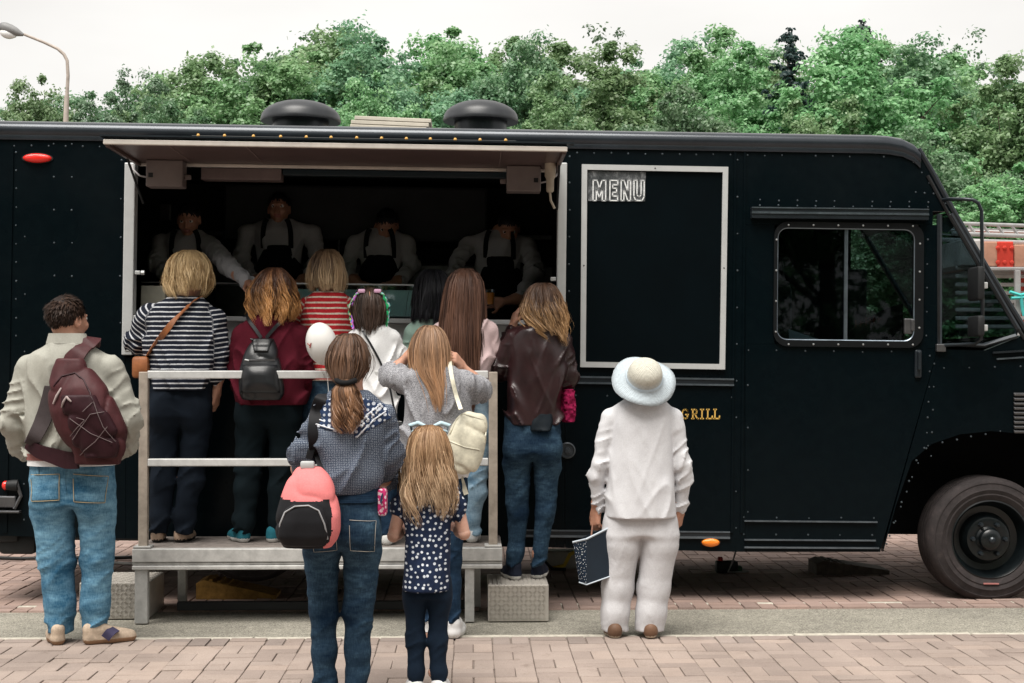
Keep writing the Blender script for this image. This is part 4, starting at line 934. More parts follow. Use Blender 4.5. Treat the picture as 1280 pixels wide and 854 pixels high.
        for i, L_ in enumerate(sl):
            g.cone(nk + (L_[0][0] - nk) * .35, L_[0][0], shoulder, L_[0][1] * .86, .03); gl = g.like()
            for j, (a, b) in enumerate(zip(L_[:-1], L_[1:])):
                ln = (b[0] - a[0]).length
                def wrs(t, x, y, z, ln=ln, j=j):
                    w_ = np.exp(-((t - (1 if j == 0 else 0)) / .45) ** 2) + .45 + (np.exp(-((t - 1) / .3) ** 2) if j > 0 else 0)
                    return -fold * sfold * 1.35 * w_ * (ridge(t * ln * 24 + x * 12 + seed, x * 5 + y * 8, z * 3 + y * 5) - .35)
                gl.cone(a[0], b[0], a[1], b[1], .025, wr=wrs)
            g.join(gl, armk)
        for c_, r_ in bulge: g.ell(c_, r_, .04)
        s.g = g; V, Q = g.surf()
        at = None
        if stripes:
            ax = V[:, 2].copy(); dm = np.full(len(V), .0)
            for i, L_ in enumerate(sl):
                a, b, c = np.array(L_[0][0]), np.array(L_[1][0]), np.array(L_[-1][0]); acc = 0
                best = np.full(len(V), 9.); val = np.zeros(len(V))
                for (p, rp), (q, rq) in zip(L_[:-1], L_[1:]):
                    p, q = np.array(p), np.array(q); e = q - p; l = np.linalg.norm(e); t = ((V - p) @ e) / l / l; tcl = np.clip(t, 0, 1); dd = np.linalg.norm(V - p - tcl[:, None] * e, axis=1) - rp
                    m = dd < best; best[m] = dd[m]; val[m] = acc + t[m] * l; acc += l
                sd_ = 1 if a[0] > nk.x else -1
                edge = np.interp(V[:, 2], [r[0] for r in sorted(rw)], [r[1] + sd_ * r[3] for r in sorted(rw)])
                m = (best < .02) & ((V[:, 0] - edge) * sd_ > -.018); ax[m] = 5 - val[m]
            at = {'ax': ax}
        return npmesh(name, [(V, Q)], mat, s.root, at)
    def trousers(s, mat, rows, legs, fold=.006, h=.0105, seed=0., name='trousers', butt=.0, crotch=.006, legr=.885):
        rw = [s.row(*r) for r in rows]; rw = [(z, cx, cy, A * .94, B * .95) for z, cx, cy, A, B in rw]; lg = [[(s.p(u, v, dy), s.r(r) * legr) for u, v, dy, r in L_] for L_ in legs]
        pts = [(r[1] + sg * r[3], r[2] + sg * r[4], r[0]) for r in rw for sg in (-1, 1)] + [tuple(q[0]) for L_ in lg for q in L_]
        lo = np.min(pts, 0) - .13; hi = np.max(pts, 0) + np.array((.13, .13, .02)); lo[2] += .1; g = G3(lo, hi, h)
        def wr(x, y, z): return -fold * .7 * (ridge(x * 7 + seed, y * 5, z * 20 + np.abs(x) * 9) - .35)
        g.loft(rw, .03, n=2.3, wr=wr)
        zh = min(r[0] for r in rw); lgs = []
        if butt:
            for L_ in lg: c = L_[0][0]; g.ell((c.x * .9 + rw[-1][1] * .1, rw[-1][2] - s.fd * (rw[-1][4] * .5), zh + .02), (butt * .98, butt * .72, butt * 1.1), .04)
        for L_ in lg:
            nS = len(L_) - 1; tot = sum((b[0] - a[0]).length for a, b in zip(L_[:-1], L_[1:])); acc = 0
            top_ = L_[0][0] + Vector((0, 0, .1)); gl = g.like(); gl.cone(top_, L_[0][0], L_[0][1] * .85, L_[0][1], .02)
            for j, (a, b) in enumerate(zip(L_[:-1], L_[1:])):
                ln = (b[0] - a[0]).length
                def wrs(t, x, y, z, ln=ln, acc=acc):
                    T_ = (acc + t * ln) / tot
                    w_ = .35 + .8 * np.exp(-((T_ - .45) / .12) ** 2) + 1.6 * np.exp(-((T_ - .97) / .13) ** 2) + .5 * np.exp(-(T_ / .12) ** 2)
                    q = (acc + t * ln)
                    return -fold * 2.0 * w_ * (ridge(q * 17 + x * 9 + vnoise(x * 9, y * 9, z * 5) * .6 + seed, x * 6 + q * 3 + seed, y * 6) - .42)
                gl.cone(a[0], b[0], a[1], b[1], .03, wr=wrs); acc += ln
            e = L_[-1]; zc = e[0].z
            gl.add(lambda x, y, z: (zc - z) + .006 * np.sin(x * 60 + seed) + 0 * y, (e[0].x - e[1] - .03, e[0].y - e[1] - .05, zc - e[1] - .05), (e[0].x + e[1] + .03, e[0].y + e[1] + .05, zc + .02), op='i', mar=0)
            lgs.append(gl)
        lg2 = lgs[0]
        for q in lgs[1:]: lg2.join(q, crotch)
        g.join(lg2, .03 if butt else .06)
        s.gt = g; V, Q = g.surf(); V = lapl(V, Q, 1, .3)
        return npmesh(name, [(V, Q)], mat, s.root)
    def patch(s, name, g, poly_px, mat, th=.004, n=14):
        """cloth patch following the back of garment grid g: poly_px corners (4) in px"""
        c = [s.p(u, v) for u, v in poly_px]; m = MB(); vs = []; 
        for i in range(n + 1):
            for j in range(n + 1):
                a = c[0].lerp(c[1], i / n); b = c[3].lerp(c[2], i / n); q = a.lerp(b, j / n); y = g.back(q.x, q.z, s.fd)
                if y is None: y = (vs[-1][1] if vs else 0)
                vs.append((q.x, y - s.fd * th, q.z))
        fs = [(i * (n + 1) + j, i * (n + 1) + j + 1, (i + 1) * (n + 1) + j + 1, (i + 1) * (n + 1) + j) for i in range(n) for j in range(n)]
        b0 = len(vs); vs += [(x, y + s.fd * th * 1.8, z) for x, y, z in vs]; bd = [i * (n + 1) for i in range(n + 1)] + [n * (n + 1) + j for j in range(1, n + 1)] + [i * (n + 1) + n for i in range(n - 1, -1, -1)] + [j for j in range(n - 1, 0, -1)]
        fs += [(bd[i], bd[(i + 1) % len(bd)], bd[(i + 1) % len(bd)] + b0, bd[i] + b0) for i in range(len(bd))]
        m.add(vs, fs); return m.build(name, mat, s.root, smooth=True)
    def line(s, name, g, pts, r, mat, parent=None, th=.002, dens=6):
        """stitch or strap line lying on the back of garment g"""
        P = []
        for (a, b) in zip(pts[:-1], pts[1:]):
            for i in range(dens):
                q = s.p(a[0] + (b[0] - a[0]) * i / dens, a[1] + (b[1] - a[1]) * i / dens); y = g.back(q.x, q.z, s.fd); 
                if y is not None: P.append((q.x, y - s.fd * th, q.z))
        m = MB()
        if len(P) > 1: m.tube(P, r, 5)
        return m.build(name, mat, parent or s.root, auto=60)
    def strap(s, name, g, pts, width, thick, mat, parent, gap=.006, wdir=(1, 0, 0), base=None):
        P = []
        for u, v, dy in pts:
            q = s.p(u, v, dy if dy is not None else 0)
            if dy is None:
                y = g.back(q.x, q.z)
                if y is None: y = P[-1].y if P else 0
                q.y = y - (gap + thick / 2)
            P.append(q)
        if parent is not s.root:
            P = [q + s.base - (base or parent.location) for q in P]
        return ribbon(name, P, width, thick, mat, parent, wdir)
# ------------------------------------------------------------------ garment materials
def striped(name, base, stripe, period, frac, off=0.):
    k = NB(name); a = k.n('Attribute', attribute_name='ax'); v = k.co(); wob = k.math('MULTIPLY', k.noise(v, 14, 3), .006)
    f = k.math('FRACT', k.math('DIVIDE', k.math('ADD', k.math('ADD', a.outputs['Fac'], wob), off), period))
    msk = k.ramp(f, [(.0, (0, 0, 0)), (1 - frac - .04, (0, 0, 0)), (1 - frac + .04, (1, 1, 1)), (1, (1, 1, 1))])
    n = k.ramp(k.noise(v, 90, 3), [(.3, (.75, .75, .75)), (.7, (1.15, 1.15, 1.15))])
    k.col(k.mix(1., k.mix(msk, base, stripe), n, 'MULTIPLY')); k.pr(.85, .2); k.bump(k.crease(6, .5, .6), .22, .016); return k.m
def dotted(name, base, dot, scale, r, rnd=.35, r2=None, axes=(1, 0, 1)):
    k = NB(name); sp = k.n('SeparateXYZ'); k.l(k.co('Object'), sp.inputs[0]); cb_ = k.n('CombineXYZ'); k.l(k.math('ADD', sp.outputs[0], k.math('MULTIPLY', sp.outputs[1], .7 * axes[1])), cb_.inputs[0]); k.l(sp.outputs[2], cb_.inputs[1]); vo = k.n('TexVoronoi', voronoi_dimensions='2D'); vo.inputs['Scale'].default_value = scale; vo.inputs['Randomness'].default_value = rnd; k.l(cb_.outputs[0], vo.inputs['Vector'])
    th = k.math('MULTIPLY', k.math('ADD', k.math('MULTIPLY', vo.outputs['Color'], .5), .7), r)
    msk = k.math('LESS_THAN', vo.outputs['Distance'], th); vv = k.co()
    n = k.ramp(k.noise(vv, 60, 3), [(.3, (.72, .72, .72)), (.7, (1.15, 1.15, 1.15))])
    k.col(k.mix(1., k.mix(msk, base, dot), n, 'MULTIPLY')); k.pr(.85, .2); k.bump(k.crease(6, .5, .6), .22, .016); return k.m
def heather(name, a, b, sc=120):
    k = NB(name); n = k.noise(k.co('Object', (1, 1, 2.2)), sc, 4, .8); v = k.co(); m = k.noise(v, 12, 5)
    c = k.ramp(n, [(.36, a), (.5, tuple((x + y) / 2 for x, y in zip(a, b))), (.64, b)])
    k.col(k.mix(.6, c, k.ramp(m, [(.3, (.7, .7, .7)), (.7, (1.1, 1.1, 1.1))]), 'MULTIPLY')); k.pr(.9, .15); k.bump(k.math('ADD', n, m), .4, .008); return k.m
def leather(name, c, rough=.38, bump=.4):
    k = NB(name); v = k.co(); n = k.noise(v, 10, 6, .7); vo = k.n('TexVoronoi'); vo.inputs['Scale'].default_value = 260; k.l(v, vo.inputs['Vector'])
    k.col(k.ramp(n, [(.3, tuple(x * .6 for x in c)), (.7, tuple(x * 1.4 for x in c))])); k.pr(rough, .5)
    k.bump(k.math('ADD', k.math('ADD', k.crease(6, .5, .7, 4), k.math('MULTIPLY', k.crease(7, .6, -.5, 4), .8)), k.math('MULTIPLY', vo.outputs['Distance'], .05)), bump, .02); return k.m
M_jeanL = denim('jeans_light', (.022, .085, .155), (.18, .35, .47), .42); M_jeanM = denim('jeans_mid', (.004, .014, .032), (.048, .092, .135), .32); M_jeanD = denim('jeans_dark', (.005, .015, .034), (.02, .045, .08), .35)
M_jeanP = denim('jeans_pale', (.12, .22, .32), (.4, .54, .64)); M_navyT = fabric('navy_trousers', (.005, .009, .016)); M_blackT = fabric('teal_black_trousers', (.003, .008, .011))
M_white = fabric('white_cotton', (.72, .72, .72), var=.06); M_stitch = plain('stitching', (.42, .33, .2), .8, .2)
M_soleW = plain('white_sole', (.66, .66, .64), .6, .3, var=.15); M_soleB = plain('brown_sole', (.24, .14, .08), .7, .3); M_soleD = plain('dark_sole', (.02, .018, .017), .7, .3)
ZP = .432; YP = 8.78
def dirt(*a): return a
# ================================================================== man with burgundy backpack
P = Person('tall man in cream bomber jacket and light blue jeans carrying a burgundy backpack', 'person', F / 228, 0, 95)
rows = [(428, 66, 112, .085, -.02), (438, 48, 126, .11, -.02), (450, 30, 143, .135, -.01), (475, 25, 149, .15), (500, 26, 151, .155), (530, 28, 152, .16), (555, 30, 150, .17), (566, 34, 146, .165), (571, 38, 144, .15)]
legs = [[(66, 640, 0, 29), (71, 700, .01, 25), (75, 755, 0, 21), (77, 791, 0, 19.5)], [(121, 640, 0, 26), (122, 700, .01, 22.5), (119, 755, 0, 20), (118, 790, 0, 19.5)]]
P.trousers(M_jeanL, [(562, 38, 144, .15), (580, 36, 146, .15), (605, 34, 147, .155), (630, 36, 146, .15)], legs, fold=.0062, butt=.1, seed=2.)
for pp, cx in (([(45, 592), (84, 590), (84, 622), (48, 624)], 0), ([(101, 590), (140, 594), (138, 626), (102, 624)], 0)):
    o = P.patch('back_pocket', P.gt, pp, M_jeanL, .005); P.line('stitching', P.gt, pp + pp[:1], .0018, M_stitch, o, .008)
P.line('seam', P.gt, [(91, 580), (91, 600), (93, 618)], .003, M_jeanL); P.patch('belt_loop', P.gt, [(53, 580), (57, 580), (57, 592), (53, 592)], M_jeanL, .007, 4)
J = fabric('cream_jacket', (.33, .325, .285), .6, .12, folds=.45)
P.top('jacket', J, rows, [[(39, 462, -.01, 20), (17, 530, .0, 19.5), (30, 560, .1, 15), (46, 572, .16, 11)], [(137, 462, -.01, 20), (160, 525, .0, 19), (156, 555, .08, 15), (146, 568, .14, 11)]], slim=.97, fold=.007, hf=(12, 9, 3.5), sfold=1.7, seed=4.)
m = MB()
ge = P.g
m2 = fabric('ribbed_band', (.42, .36, .32))
def band(Pp, name, v0, v1, rws, mat, grow=.004, n=36):
    a = [Pp.row(*r) for r in rws]; mm = MB(); vs = []
    for z, cx, cy, A, B in a:
        for i in range(n):
            t = 2 * math.pi * i / n; c, s_ = math.cos(t), math.sin(t); e = 2 / 2.4
            vs.append((cx + (A + grow) * math.copysign(abs(c) ** e, c), cy + (B + grow) * math.copysign(abs(s_) ** e, s_), z))
    for r_ in range(len(a) - 1): mm.f += [[r_ * n + i, r_ * n + (i + 1) % n, (r_ + 1) * n + (i + 1) % n, (r_ + 1) * n + i] for i in range(n)]
    mm.v = vs; mm.f += [list(range(n)), [(len(a) - 1) * n + i for i in range(n)]]; mm.mi = [0] * len(mm.f); return mm.build(name, mat, Pp.root, auto=40)
band(P, 'waistband', 0, 0, [(566, 37, 145, .158), (574, 37, 145, .158)], fabric('maroon_rib', (.24, .10, .09)), .01)
band(P, 't_shirt_hem', 0, 0, [(573, 38.5, 143.5, .155), (581, 38, 144, .157)], M_white, .01)
P.head(84, 370, (87, 432, -.01), 1.12, yaw=R(-32), sk=None)
nk = [P.row(418, 62, 106, .082, -.015), P.row(428, 60, 111, .09, -.02)]
band(P, 'collar', 0, 0, [(417, 63, 108, .078, -.02), (430, 60, 114, .088, -.025)], J, .0)
hc = P.hc
def short_hair(Pp, mat, c, k, yaw, fd=1, n=2600, ln=.022, low=-.065, seed=1, pitch=0.):
    """cropped hair: short strands standing off the skull"""
    rg = np.random.default_rng(seed); q = rg.normal(size=(n * 3, 3)); q /= np.linalg.norm(q, axis=1)[:, None]; Mr = np.array(Matrix.Rotation(yaw + (0 if fd > 0 else math.pi), 3, 'Z') @ Matrix.Rotation(pitch, 3, 'X'))
    sk_ = q * np.array((.078, .098, .09)) + np.array((0, -.012, .03))
    keep = (sk_[:, 2] > np.interp(sk_[:, 1], [-.11, -.06, .0, .03, .06, .085], [low, low, -.0, .025, .055, .066])); sk_ = sk_[keep][:n]; q = q[keep][:n]; m_ = len(sk_)
    tn_ = np.array((0, -.12, -1.)) - q * (q @ np.array((0, -.12, -1.)))[:, None]; d = q * .22 + tn_ * .9 + rg.normal(0, .13, q.shape); d += np.where(q[:, 2:3] > .75, np.array([[.35, .9, .12]]), 0); d /= np.linalg.norm(d, axis=1)[:, None]
    L_ = ln * (.6 + .7 * rg.random(m_)) * np.interp(sk_[:, 2], [-.06, 0, .09], [.35, .7, 1.25]); ns = 4; t = np.linspace(0, 1, ns)
    Pt = sk_[:, None] - q[:, None] * .004 + d[:, None] * (t[None, :, None] * L_[:, None, None]) + np.array((0, -.3, -.5)) * (t ** 2)[None, :, None] * L_[:, None, None] * .5
    S = np.cross(d, q); S /= np.linalg.norm(S, axis=1)[:, None] + 1e-9; wd = .0045 * np.array([1, 1, .8, .15])
    A = Pt - S[:, None] * wd[None, :, None]; B = Pt + S[:, None] * wd[None, :, None]; V = np.stack([A, B], 2).reshape(-1, 3)
    b = (np.arange(m_) * ns * 2)[:, None] + (np.arange(ns - 1) * 2)[None]; Q = np.stack([b, b + 1, b + 3, b + 2], -1).reshape(-1, 4)
    hcv = np.stack([np.repeat(np.clip(rg.normal(.5, .25, m_), 0, 1), ns * 2), np.tile(np.repeat(t, 2), m_), np.zeros(m_ * ns * 2)], 1)
    # skull cap under the strands
    g = G3((-.13, -.15, -.12), (.13, .13, .16), .007); g.ell((0, -.012, .03), (.0785, .0985, .0905), .01)
    def cut(x, y, z): return np.interp(np.broadcast_to(y, np.broadcast_shapes(x.shape, y.shape, z.shape)).ravel(), [-.11, -.06, .0, .03, .06, .085], [low + .008, low + .008, .005, .03, .058, .07]).reshape(np.broadcast_shapes(x.shape, y.shape, z.shape)) - z
    g.add(cut, g.lo, g.lo + g.n * g.h, op='i', mar=0); CV, CQ = g.surf(); h2 = np.stack([np.full(len(CV), .12)] + [np.zeros(len(CV))] * 2, 1)
    f = lambda X: (X * k) @ Mr.T + np.array(c)
    return npmesh('hair', [(f(V), Q), (f(CV), CQ)], mat, Pp.root, {'hcol': np.concatenate([hcv, h2])})
short_hair(P, hairmat('hair_darkbrown', (.010, .006, .005), (.055, .032, .022), None, .12), P.hc, 1.12, R(-32), n=4200, ln=.026, low=-.07)
P.body([P.row(*r) for r in rows] , legs); P.finish()
M_suede = plain('suede_beige', (.42, .33, .25), .85, .2, var=.3, vs=30)
shoe(P.root, Vector((P.p(80, 800).x, -.1, 0)), R(24), 1, M_suede, M_soleB, .29, .085)
sh = shoe(P.root, Vector((P.p(108, 800).x, -.07, 0)), R(-62), 1, M_suede, M_soleB, .3, .08)
m = MB(); hx = P.p(108, 800).x
for i, (a, b) in enumerate(((.42, .075), (.52, .066))):
    pass
ribbon('side_stripe', [(hx + .12, -.075, .035), (hx + .14, -.06, .062), (hx + .165, -.02, .075)], .05, .006, plain('navy_suede', (.04, .035, .07), .8, .2), P.root, (1, .6, 0))
# burgundy backpack, worn on one shoulder
gx = P.g; pc = P.p(110, 500); yb = gx.back(pc.x, pc.z) or -.15
BP = tag(empty('backpack', P.base + Vector((pc.x, yb, pc.z))), 'burgundy backpack with grey bungee cord slung on the right shoulder', 'backpack')
M_burg = fabric('burgundy_nylon', (.058, .018, .020), .5, .3, folds=.5); M_burgd = fabric('dark_burgundy', (.028, .009, .012), .5, folds=.5); M_meshp = fabric('grey_mesh', (.07, .058, .06)); M_cord = plain('grey_cord', (.15, .115, .115), .6, .3)
def bp(u, v, dy=0.): return P.p(u, v, dy) - Vector((pc.x, yb, pc.z))
g = G3((-.24, -.28, -.42), (.32, .1, .32), .0085); r_ = P.r
def wb(t, x, y, z): return .008 * (ridge(x * 11, y * 9, z * 9) - .3)
pts = [((104, 463), 24, .05), ((112, 485), 35, .075), ((120, 510), 40, .085), ((130, 535), 41, .085), ((136, 555), 36, .075)]
rowsb = []
for (u, v), rr, dp in pts: q = bp(u, v); rowsb.append((q.z, q.x, -dp * .95, r_(rr), dp))
q = bp(100, 448); rowsb.append((q.z, q.x, -.04, r_(14), .03)); q = bp(138, 577); rowsb.append((q.z, q.x + .0, -.07, r_(28), .055))
g.loft(rowsb, .03, n=2.8, wr=lambda x, y, z: .009 * (ridge(x * 9 + 2, y * 6, z * 8) - .3))
V, Q = g.surf(); V = lapl(V, Q, 1); npmesh('pack', [(V, Q)], M_burg, BP)
def onpack(u, v, off=.006):
    q = bp(u, v); y = g.back(q.x, q.z); 
    if y is None: y = -.08
    return (q.x, y - off, q.z)
g2 = G3((-.2, -.34, -.4), (.3, .1, .3), .0085); rp = []
for (u, v), rr in (((118, 492), 20), ((126, 512), 25), ((134, 535), 29), ((140, 556), 27), ((142, 568), 18)):
    q = bp(u, v); y = g.back(q.x, q.z) or -.1; rp.append((q.z, q.x, y + .01, r_(rr), .045))
g2.loft(rp, .02, n=2.8, wr=lambda x, y, z: .010 * (ridge(x * 10 + 5, y * 6, z * 9) - .3)); V, Q = g2.surf(); npmesh('front_pocket', [(V, Q)], M_burgd, BP)
def onp2(u, v, off=.006):
    q = bp(u, v); a = g.back(q.x, q.z); b = g2.back(q.x, q.z); y = min([t for t in (a, b) if t is not None] or [-.1]); return (q.x, y - off, q.z)
m = MB()
for seg in ([(112, 546), (135, 515), (152, 512)], [(110, 520), (135, 538), (160, 549)], [(118, 565), (140, 548), (155, 530)], [(126, 512), (138, 500), (150, 530), (163, 548)], [(108, 542), (128, 522), (118, 519)]):
    P_ = []
    for (a, b) in zip(seg[:-1], seg[1:]):
        for i in range(6): P_.append(onp2(a[0] + (b[0] - a[0]) * i / 6, a[1] + (b[1] - a[1]) * i / 6))
    P_.append(onp2(*seg[-1])); m2_ = MB(); m2_.tube(P_, .0019, 5); m2_.build('bungee_cord', M_cord, BP, auto=60)
for (a, b) in (((96, 484), (87, 503)), ((106, 494), (99, 507)), ((106, 494), (112, 500))):
    m = MB(); m.tube([onp2(*a), onp2((a[0] + b[0]) / 2, (a[1] + b[1]) / 2, .014), onp2(*b)], [.005, .006, .004], 6); m.build('zip_pull', plain('pale_pull', (.36, .29, .28), .6, .3), BP, auto=60)
for seg in ([(86, 482), (95, 470), (110, 466), (122, 474), (138, 500), (152, 535), (160, 556)],):
    m = MB(); P_ = [onp2(seg[i][0] + (seg[i + 1][0] - seg[i][0]) * t / 5, seg[i][1] + (seg[i + 1][1] - seg[i][1]) * t / 5, .001) for i in range(len(seg) - 1) for t in range(5)]; m.tube(P_, .005, 5); m.build('zip', M_burgd, BP, auto=60)
P.strap('shoulder_strap', gx, [(94, 462, None), (101, 450, None), (108, 440, None), (113, 432, None), (116, 426, -.06), (117, 423, .02), (117, 432, .12)], [.07, .1, .085, .085, .08, .075, .07], .012, M_burg, BP, wdir=(1, 0, -.15), gap=.012)
P.strap('loose_strap', gx, [(74, 482, None), (72, 500, None), (66, 522, None), (56, 543, None), (47, 553, None)], [.05, .075, .085, .075, .055], .014, M_meshp, BP, wdir=(1, 0, .5), gap=.02)
P.strap('waist_strap', gx, [(44, 553, None), (60, 562, None), (78, 567, None), (96, 572, None), (112, 572, None)], [.055, .07, .08, .09, .09], .02, M_burgd, BP, wdir=(.1, 0, 1), gap=.008)
ribbon('grab_loop', [bp(88, 470, -.03) + Vector((0, yb * 0, 0)), bp(93, 459, -.06), bp(104, 456, -.06), bp(110, 463, -.03)], .02, .006, M_burgd, BP, (0, 1, .2))
# ================================================================== woman in navy striped top
P = Person('blonde woman in navy and white striped top with brown bag strap', 'person', YP, ZP, 215)
legs = [[(206, 530, 0, 21), (204, 600, .01, 18.5), (200, 645, 0, 15.5), (199, 667, 0, 14.5)], [(246, 530, 0, 21), (238, 600, .01, 17.5), (230, 645, 0, 14.5), (228, 667, 0, 14)]]
P.trousers(M_navyT, [(475, 184, 268, .145), (495, 183, 268, .15), (520, 184, 267, .15)], legs, butt=.1, seed=5., fold=.008)
rows = [(371, 216, 252, .07, -.02), (377, 200, 262, .1, -.02), (385, 184, 272, .125), (400, 175, 280, .14), (425, 176, 281, .15), (450, 179, 281, .155), (470, 182, 274, .16), (488, 183, 268, .155)]
S1 = striped('navy_stripes', (.007, .010, .020), (.52, .53, .56), .0285, .27)
P.top('striped_top', S1, rows, [[(188, 398, 0, 20), (173, 427, .06, 17), (186, 438, .24, 13)], [(266, 402, 0, 19), (272, 440, .01, 16), (272, 468, .02, 13.5)]], fold=.007, stripes=True, seed=1.)
P.head(237, 320, (233, 374, -.01), 1.05, yaw=R(-20)); 
P.hand((273, 462, .02), (271, 488, .03), (268, 512, .03), (-1, .3, 0), 1, .55, fr=.036); P.hand((180, 436, .2), (196, 428, .32), (208, 422, .38), (0, 0, -1), -1, .5)
P.body([P.row(*r) for r in rows], legs); P.finish()
hr = [P.row(313, 228, 246, .03, .0), P.row(318, 217, 256, .075, -.005), P.row(328, 210, 263, .105, -.01), P.row(342, 207, 266, .12, -.01), P.row(356, 207, 265, .12, -.015), P.row(367, 211, 261, .115, -.02), P.row(377, 217, 254, .10, -.03)]
hair('hair', hr, hairmat('hair_blonde', (.24, .145, .06), (.80, .60, .34)), P.root, n=1500, wave=.010, wfreq=36, clump=26, ragged=.32, seed=1, span=140)
M_beigeS = plain('beige_leather', (.42, .3, .22), .5, .4)
for u in (198, 225): shoe(P.root, Vector((P.p(u, 670).x, -.04, 0)), R(8 if u < 210 else -8), 1, M_beigeS, M_soleD, .25, .06, soleh=.02)
BG = tag(empty('shoulder_bag', P.base + P.p(176, 452, -.1)), 'tan leather crossbody bag with long strap over striped top', 'bag')
M_tan = leather('tan_leather', (.26, .09, .03), .45)
P.strap('strap', P.g, [(252, 372, -.03), (246, 378, None), (236, 388, None), (222, 404, None), (208, 422, None), (195, 438, None), (186, 448, None), (177, 456, -.06)], .036, .006, M_tan, BG, wdir=(.75, 0, .65))
m = MB(); m.bbox(-.05, .05, -.03, .12, -.1, .03, .02); m.build('pouch', M_tan, BG, auto=40)
# ================================================================== woman in burgundy cardigan
P = Person('woman in burgundy cardigan and teal shoes wearing a small black backpack', 'person', YP, ZP, 325)
legs = [[(314, 540, 0, 22), (309, 610, .01, 18), (305, 650, 0, 14), (304, 668, 0, 13)], [(356, 540, 0, 22), (351, 610, .01, 18), (347, 650, 0, 14), (346, 667, 0, 13)]]
P.trousers(M_blackT, [(488, 293, 382, .145), (505, 291, 381, .15), (525, 292, 380, .15)], legs, butt=.1, seed=8., fold=.007)
rows = [(393, 322, 358, .07, -.02), (399, 308, 366, .1, -.02), (408, 296, 376, .125), (425, 290, 382, .14), (450, 289, 385, .145), (480, 288, 386, .155), (500, 289, 386, .16), (506, 292, 384, .15)]
M_card = fabric('burgundy_knit', (.075, .006, .014), .9, .2); P.top('cardigan', M_card, rows, [[(304, 420, 0, 16), (297, 462, .04, 14.5), (300, 482, .22, 11)], [(374, 420, 0, 16), (380, 465, .02, 14.5), (377, 495, .12, 12)]], slim=0.94, fold=.006, seed=3.)
P.head(342, 340, (340, 396, -.01), 1.0, yaw=R(15)); P.hand((300, 478, .18), (302, 484, .3), (306, 482, .4), (0, 0, -1), -1, .5); P.hand((378, 490, .1), (376, 500, .18), (372, 505, .26), (-1, 0, 0), 1, .6)
P.body([P.row(*r) for r in rows], legs); P.finish()
hr = [P.row(335, 334, 352, .03), P.row(340, 326, 359, .075, -.005), P.row(350, 318, 366, .1, -.01), P.row(365, 313, 371, .115, -.01), P.row(380, 311, 373, .115, -.015), P.row(395, 314, 370, .115, -.03), P.row(410, 320, 362, .115, -.045)]
hair('hair', hr, hairmat('hair_ombre', (.035, .016, .010), (.17, .075, .04), (.62, .31, .11)), P.root, n=1500, wave=.016, wfreq=40, clump=18, ragged=.34, seed=2, span=130)
M_teal = fabric('teal_canvas', (.02, .13, .17))
shoe(P.root, Vector((P.p(309, 672).x, -.05, 0)), R(30), 1, M_teal, M_soleW, .26, .065); shoe(P.root, Vector((P.p(338, 672).x, -.05, 0)), R(-28), 1, M_teal, M_soleW, .26, .065)
gx = P.g; pc = P.p(334, 460); yb = gx.back(pc.x, pc.z) or -.15; BK = tag(empty('backpack', P.base + Vector((pc.x, yb, pc.z))), 'small black leather drawstring backpack on burgundy cardigan', 'backpack')
M_blk = leather('black_leather', (.008, .009, .011), .36, .35)
rb = []
for v, ul, ur, dp in ((424, 322, 346, .03), (430, 318, 350, .045), (442, 313, 354, .06), (460, 308, 358, .07), (480, 306, 361, .075), (493, 305, 361, .07), (499, 309, 357, .06)):
    a, b = P.p(ul, v), P.p(ur, v); rb.append((a.z - pc.z, (a.x + b.x) / 2 - pc.x, -dp * .95, (b.x - a.x) / 2, dp))
g = G3((-.2, -.22, -.3), (.2, .06, .25), .008); g.loft(rb, .02, n=2.7, wr=lambda x, y, z: .007 * (ridge(x * 14, y * 8, z * 8) - .3)); V, Q = g.surf(); npmesh('pack', [(V, Q)], M_blk, BK)
def drawpatch(name, g, corner, mat, th, P=P, pc=pc, n=10, mid=0.):
    c = [P.p(u, v) - Vector((pc.x, 0, pc.z)) for u, v in corner]; m = MB(); vs = []
    for i in range(n + 1):
        for j in range(n + 1):
            q = c[0].lerp(c[1], i / n).lerp(c[3].lerp(c[2], i / n), j / n); y = g.back(q.x, q.z); y = (vs[-1][1] + th if vs else -.1) if y is None else y
            e = min(i, n - i, j, n - j); vs.append((q.x, y - th - mid * min(e, 3) / 3, q.z))
    b0 = len(vs); fs = [(i * (n + 1) + j, i * (n + 1) + j + 1, (i + 1) * (n + 1) + j + 1, (i + 1) * (n + 1) + j) for i in range(n) for j in range(n)]
    vs += [(x, y + th * 2.5, z) for x, y, z in vs]; bd = [i * (n + 1) for i in range(n + 1)] + [n * (n + 1) + j for j in range(1, n + 1)] + [i * (n + 1) + n for i in range(n - 1, -1, -1)] + list(range(n - 1, 0, -1))
    fs += [(bd[i], bd[(i + 1) % len(bd)], bd[(i + 1) % len(bd)] + b0, bd[i] + b0) for i in range(len(bd))]; m.add(vs, fs); return m
drawpatch('flap', g, [(321, 424), (347, 424), (343, 440), (326, 440)], M_blk, .012).build('flap', M_blk, BK, smooth=True)
drawpatch('pocket', g, [(312, 456), (354, 456), (358, 490), (309, 490)], M_blk, .006, mid=.02).build('front_pocket', M_blk, BK, smooth=True)
drawpatch('zipper', g, [(314, 449), (351, 449), (351, 451.5), (314, 451.5)], M_steel, .004, n=6).build('zip', M_steel, BK)
m = MB(); m.tube([(P.p(316, 450).x - pc.x, -.155, P.p(316, 450).z - pc.z), (P.p(321, 451).x - pc.x, -.16, P.p(321, 451).z - pc.z)], .005, 6); m.build('zip_pull', M_alu, BK, auto=60)
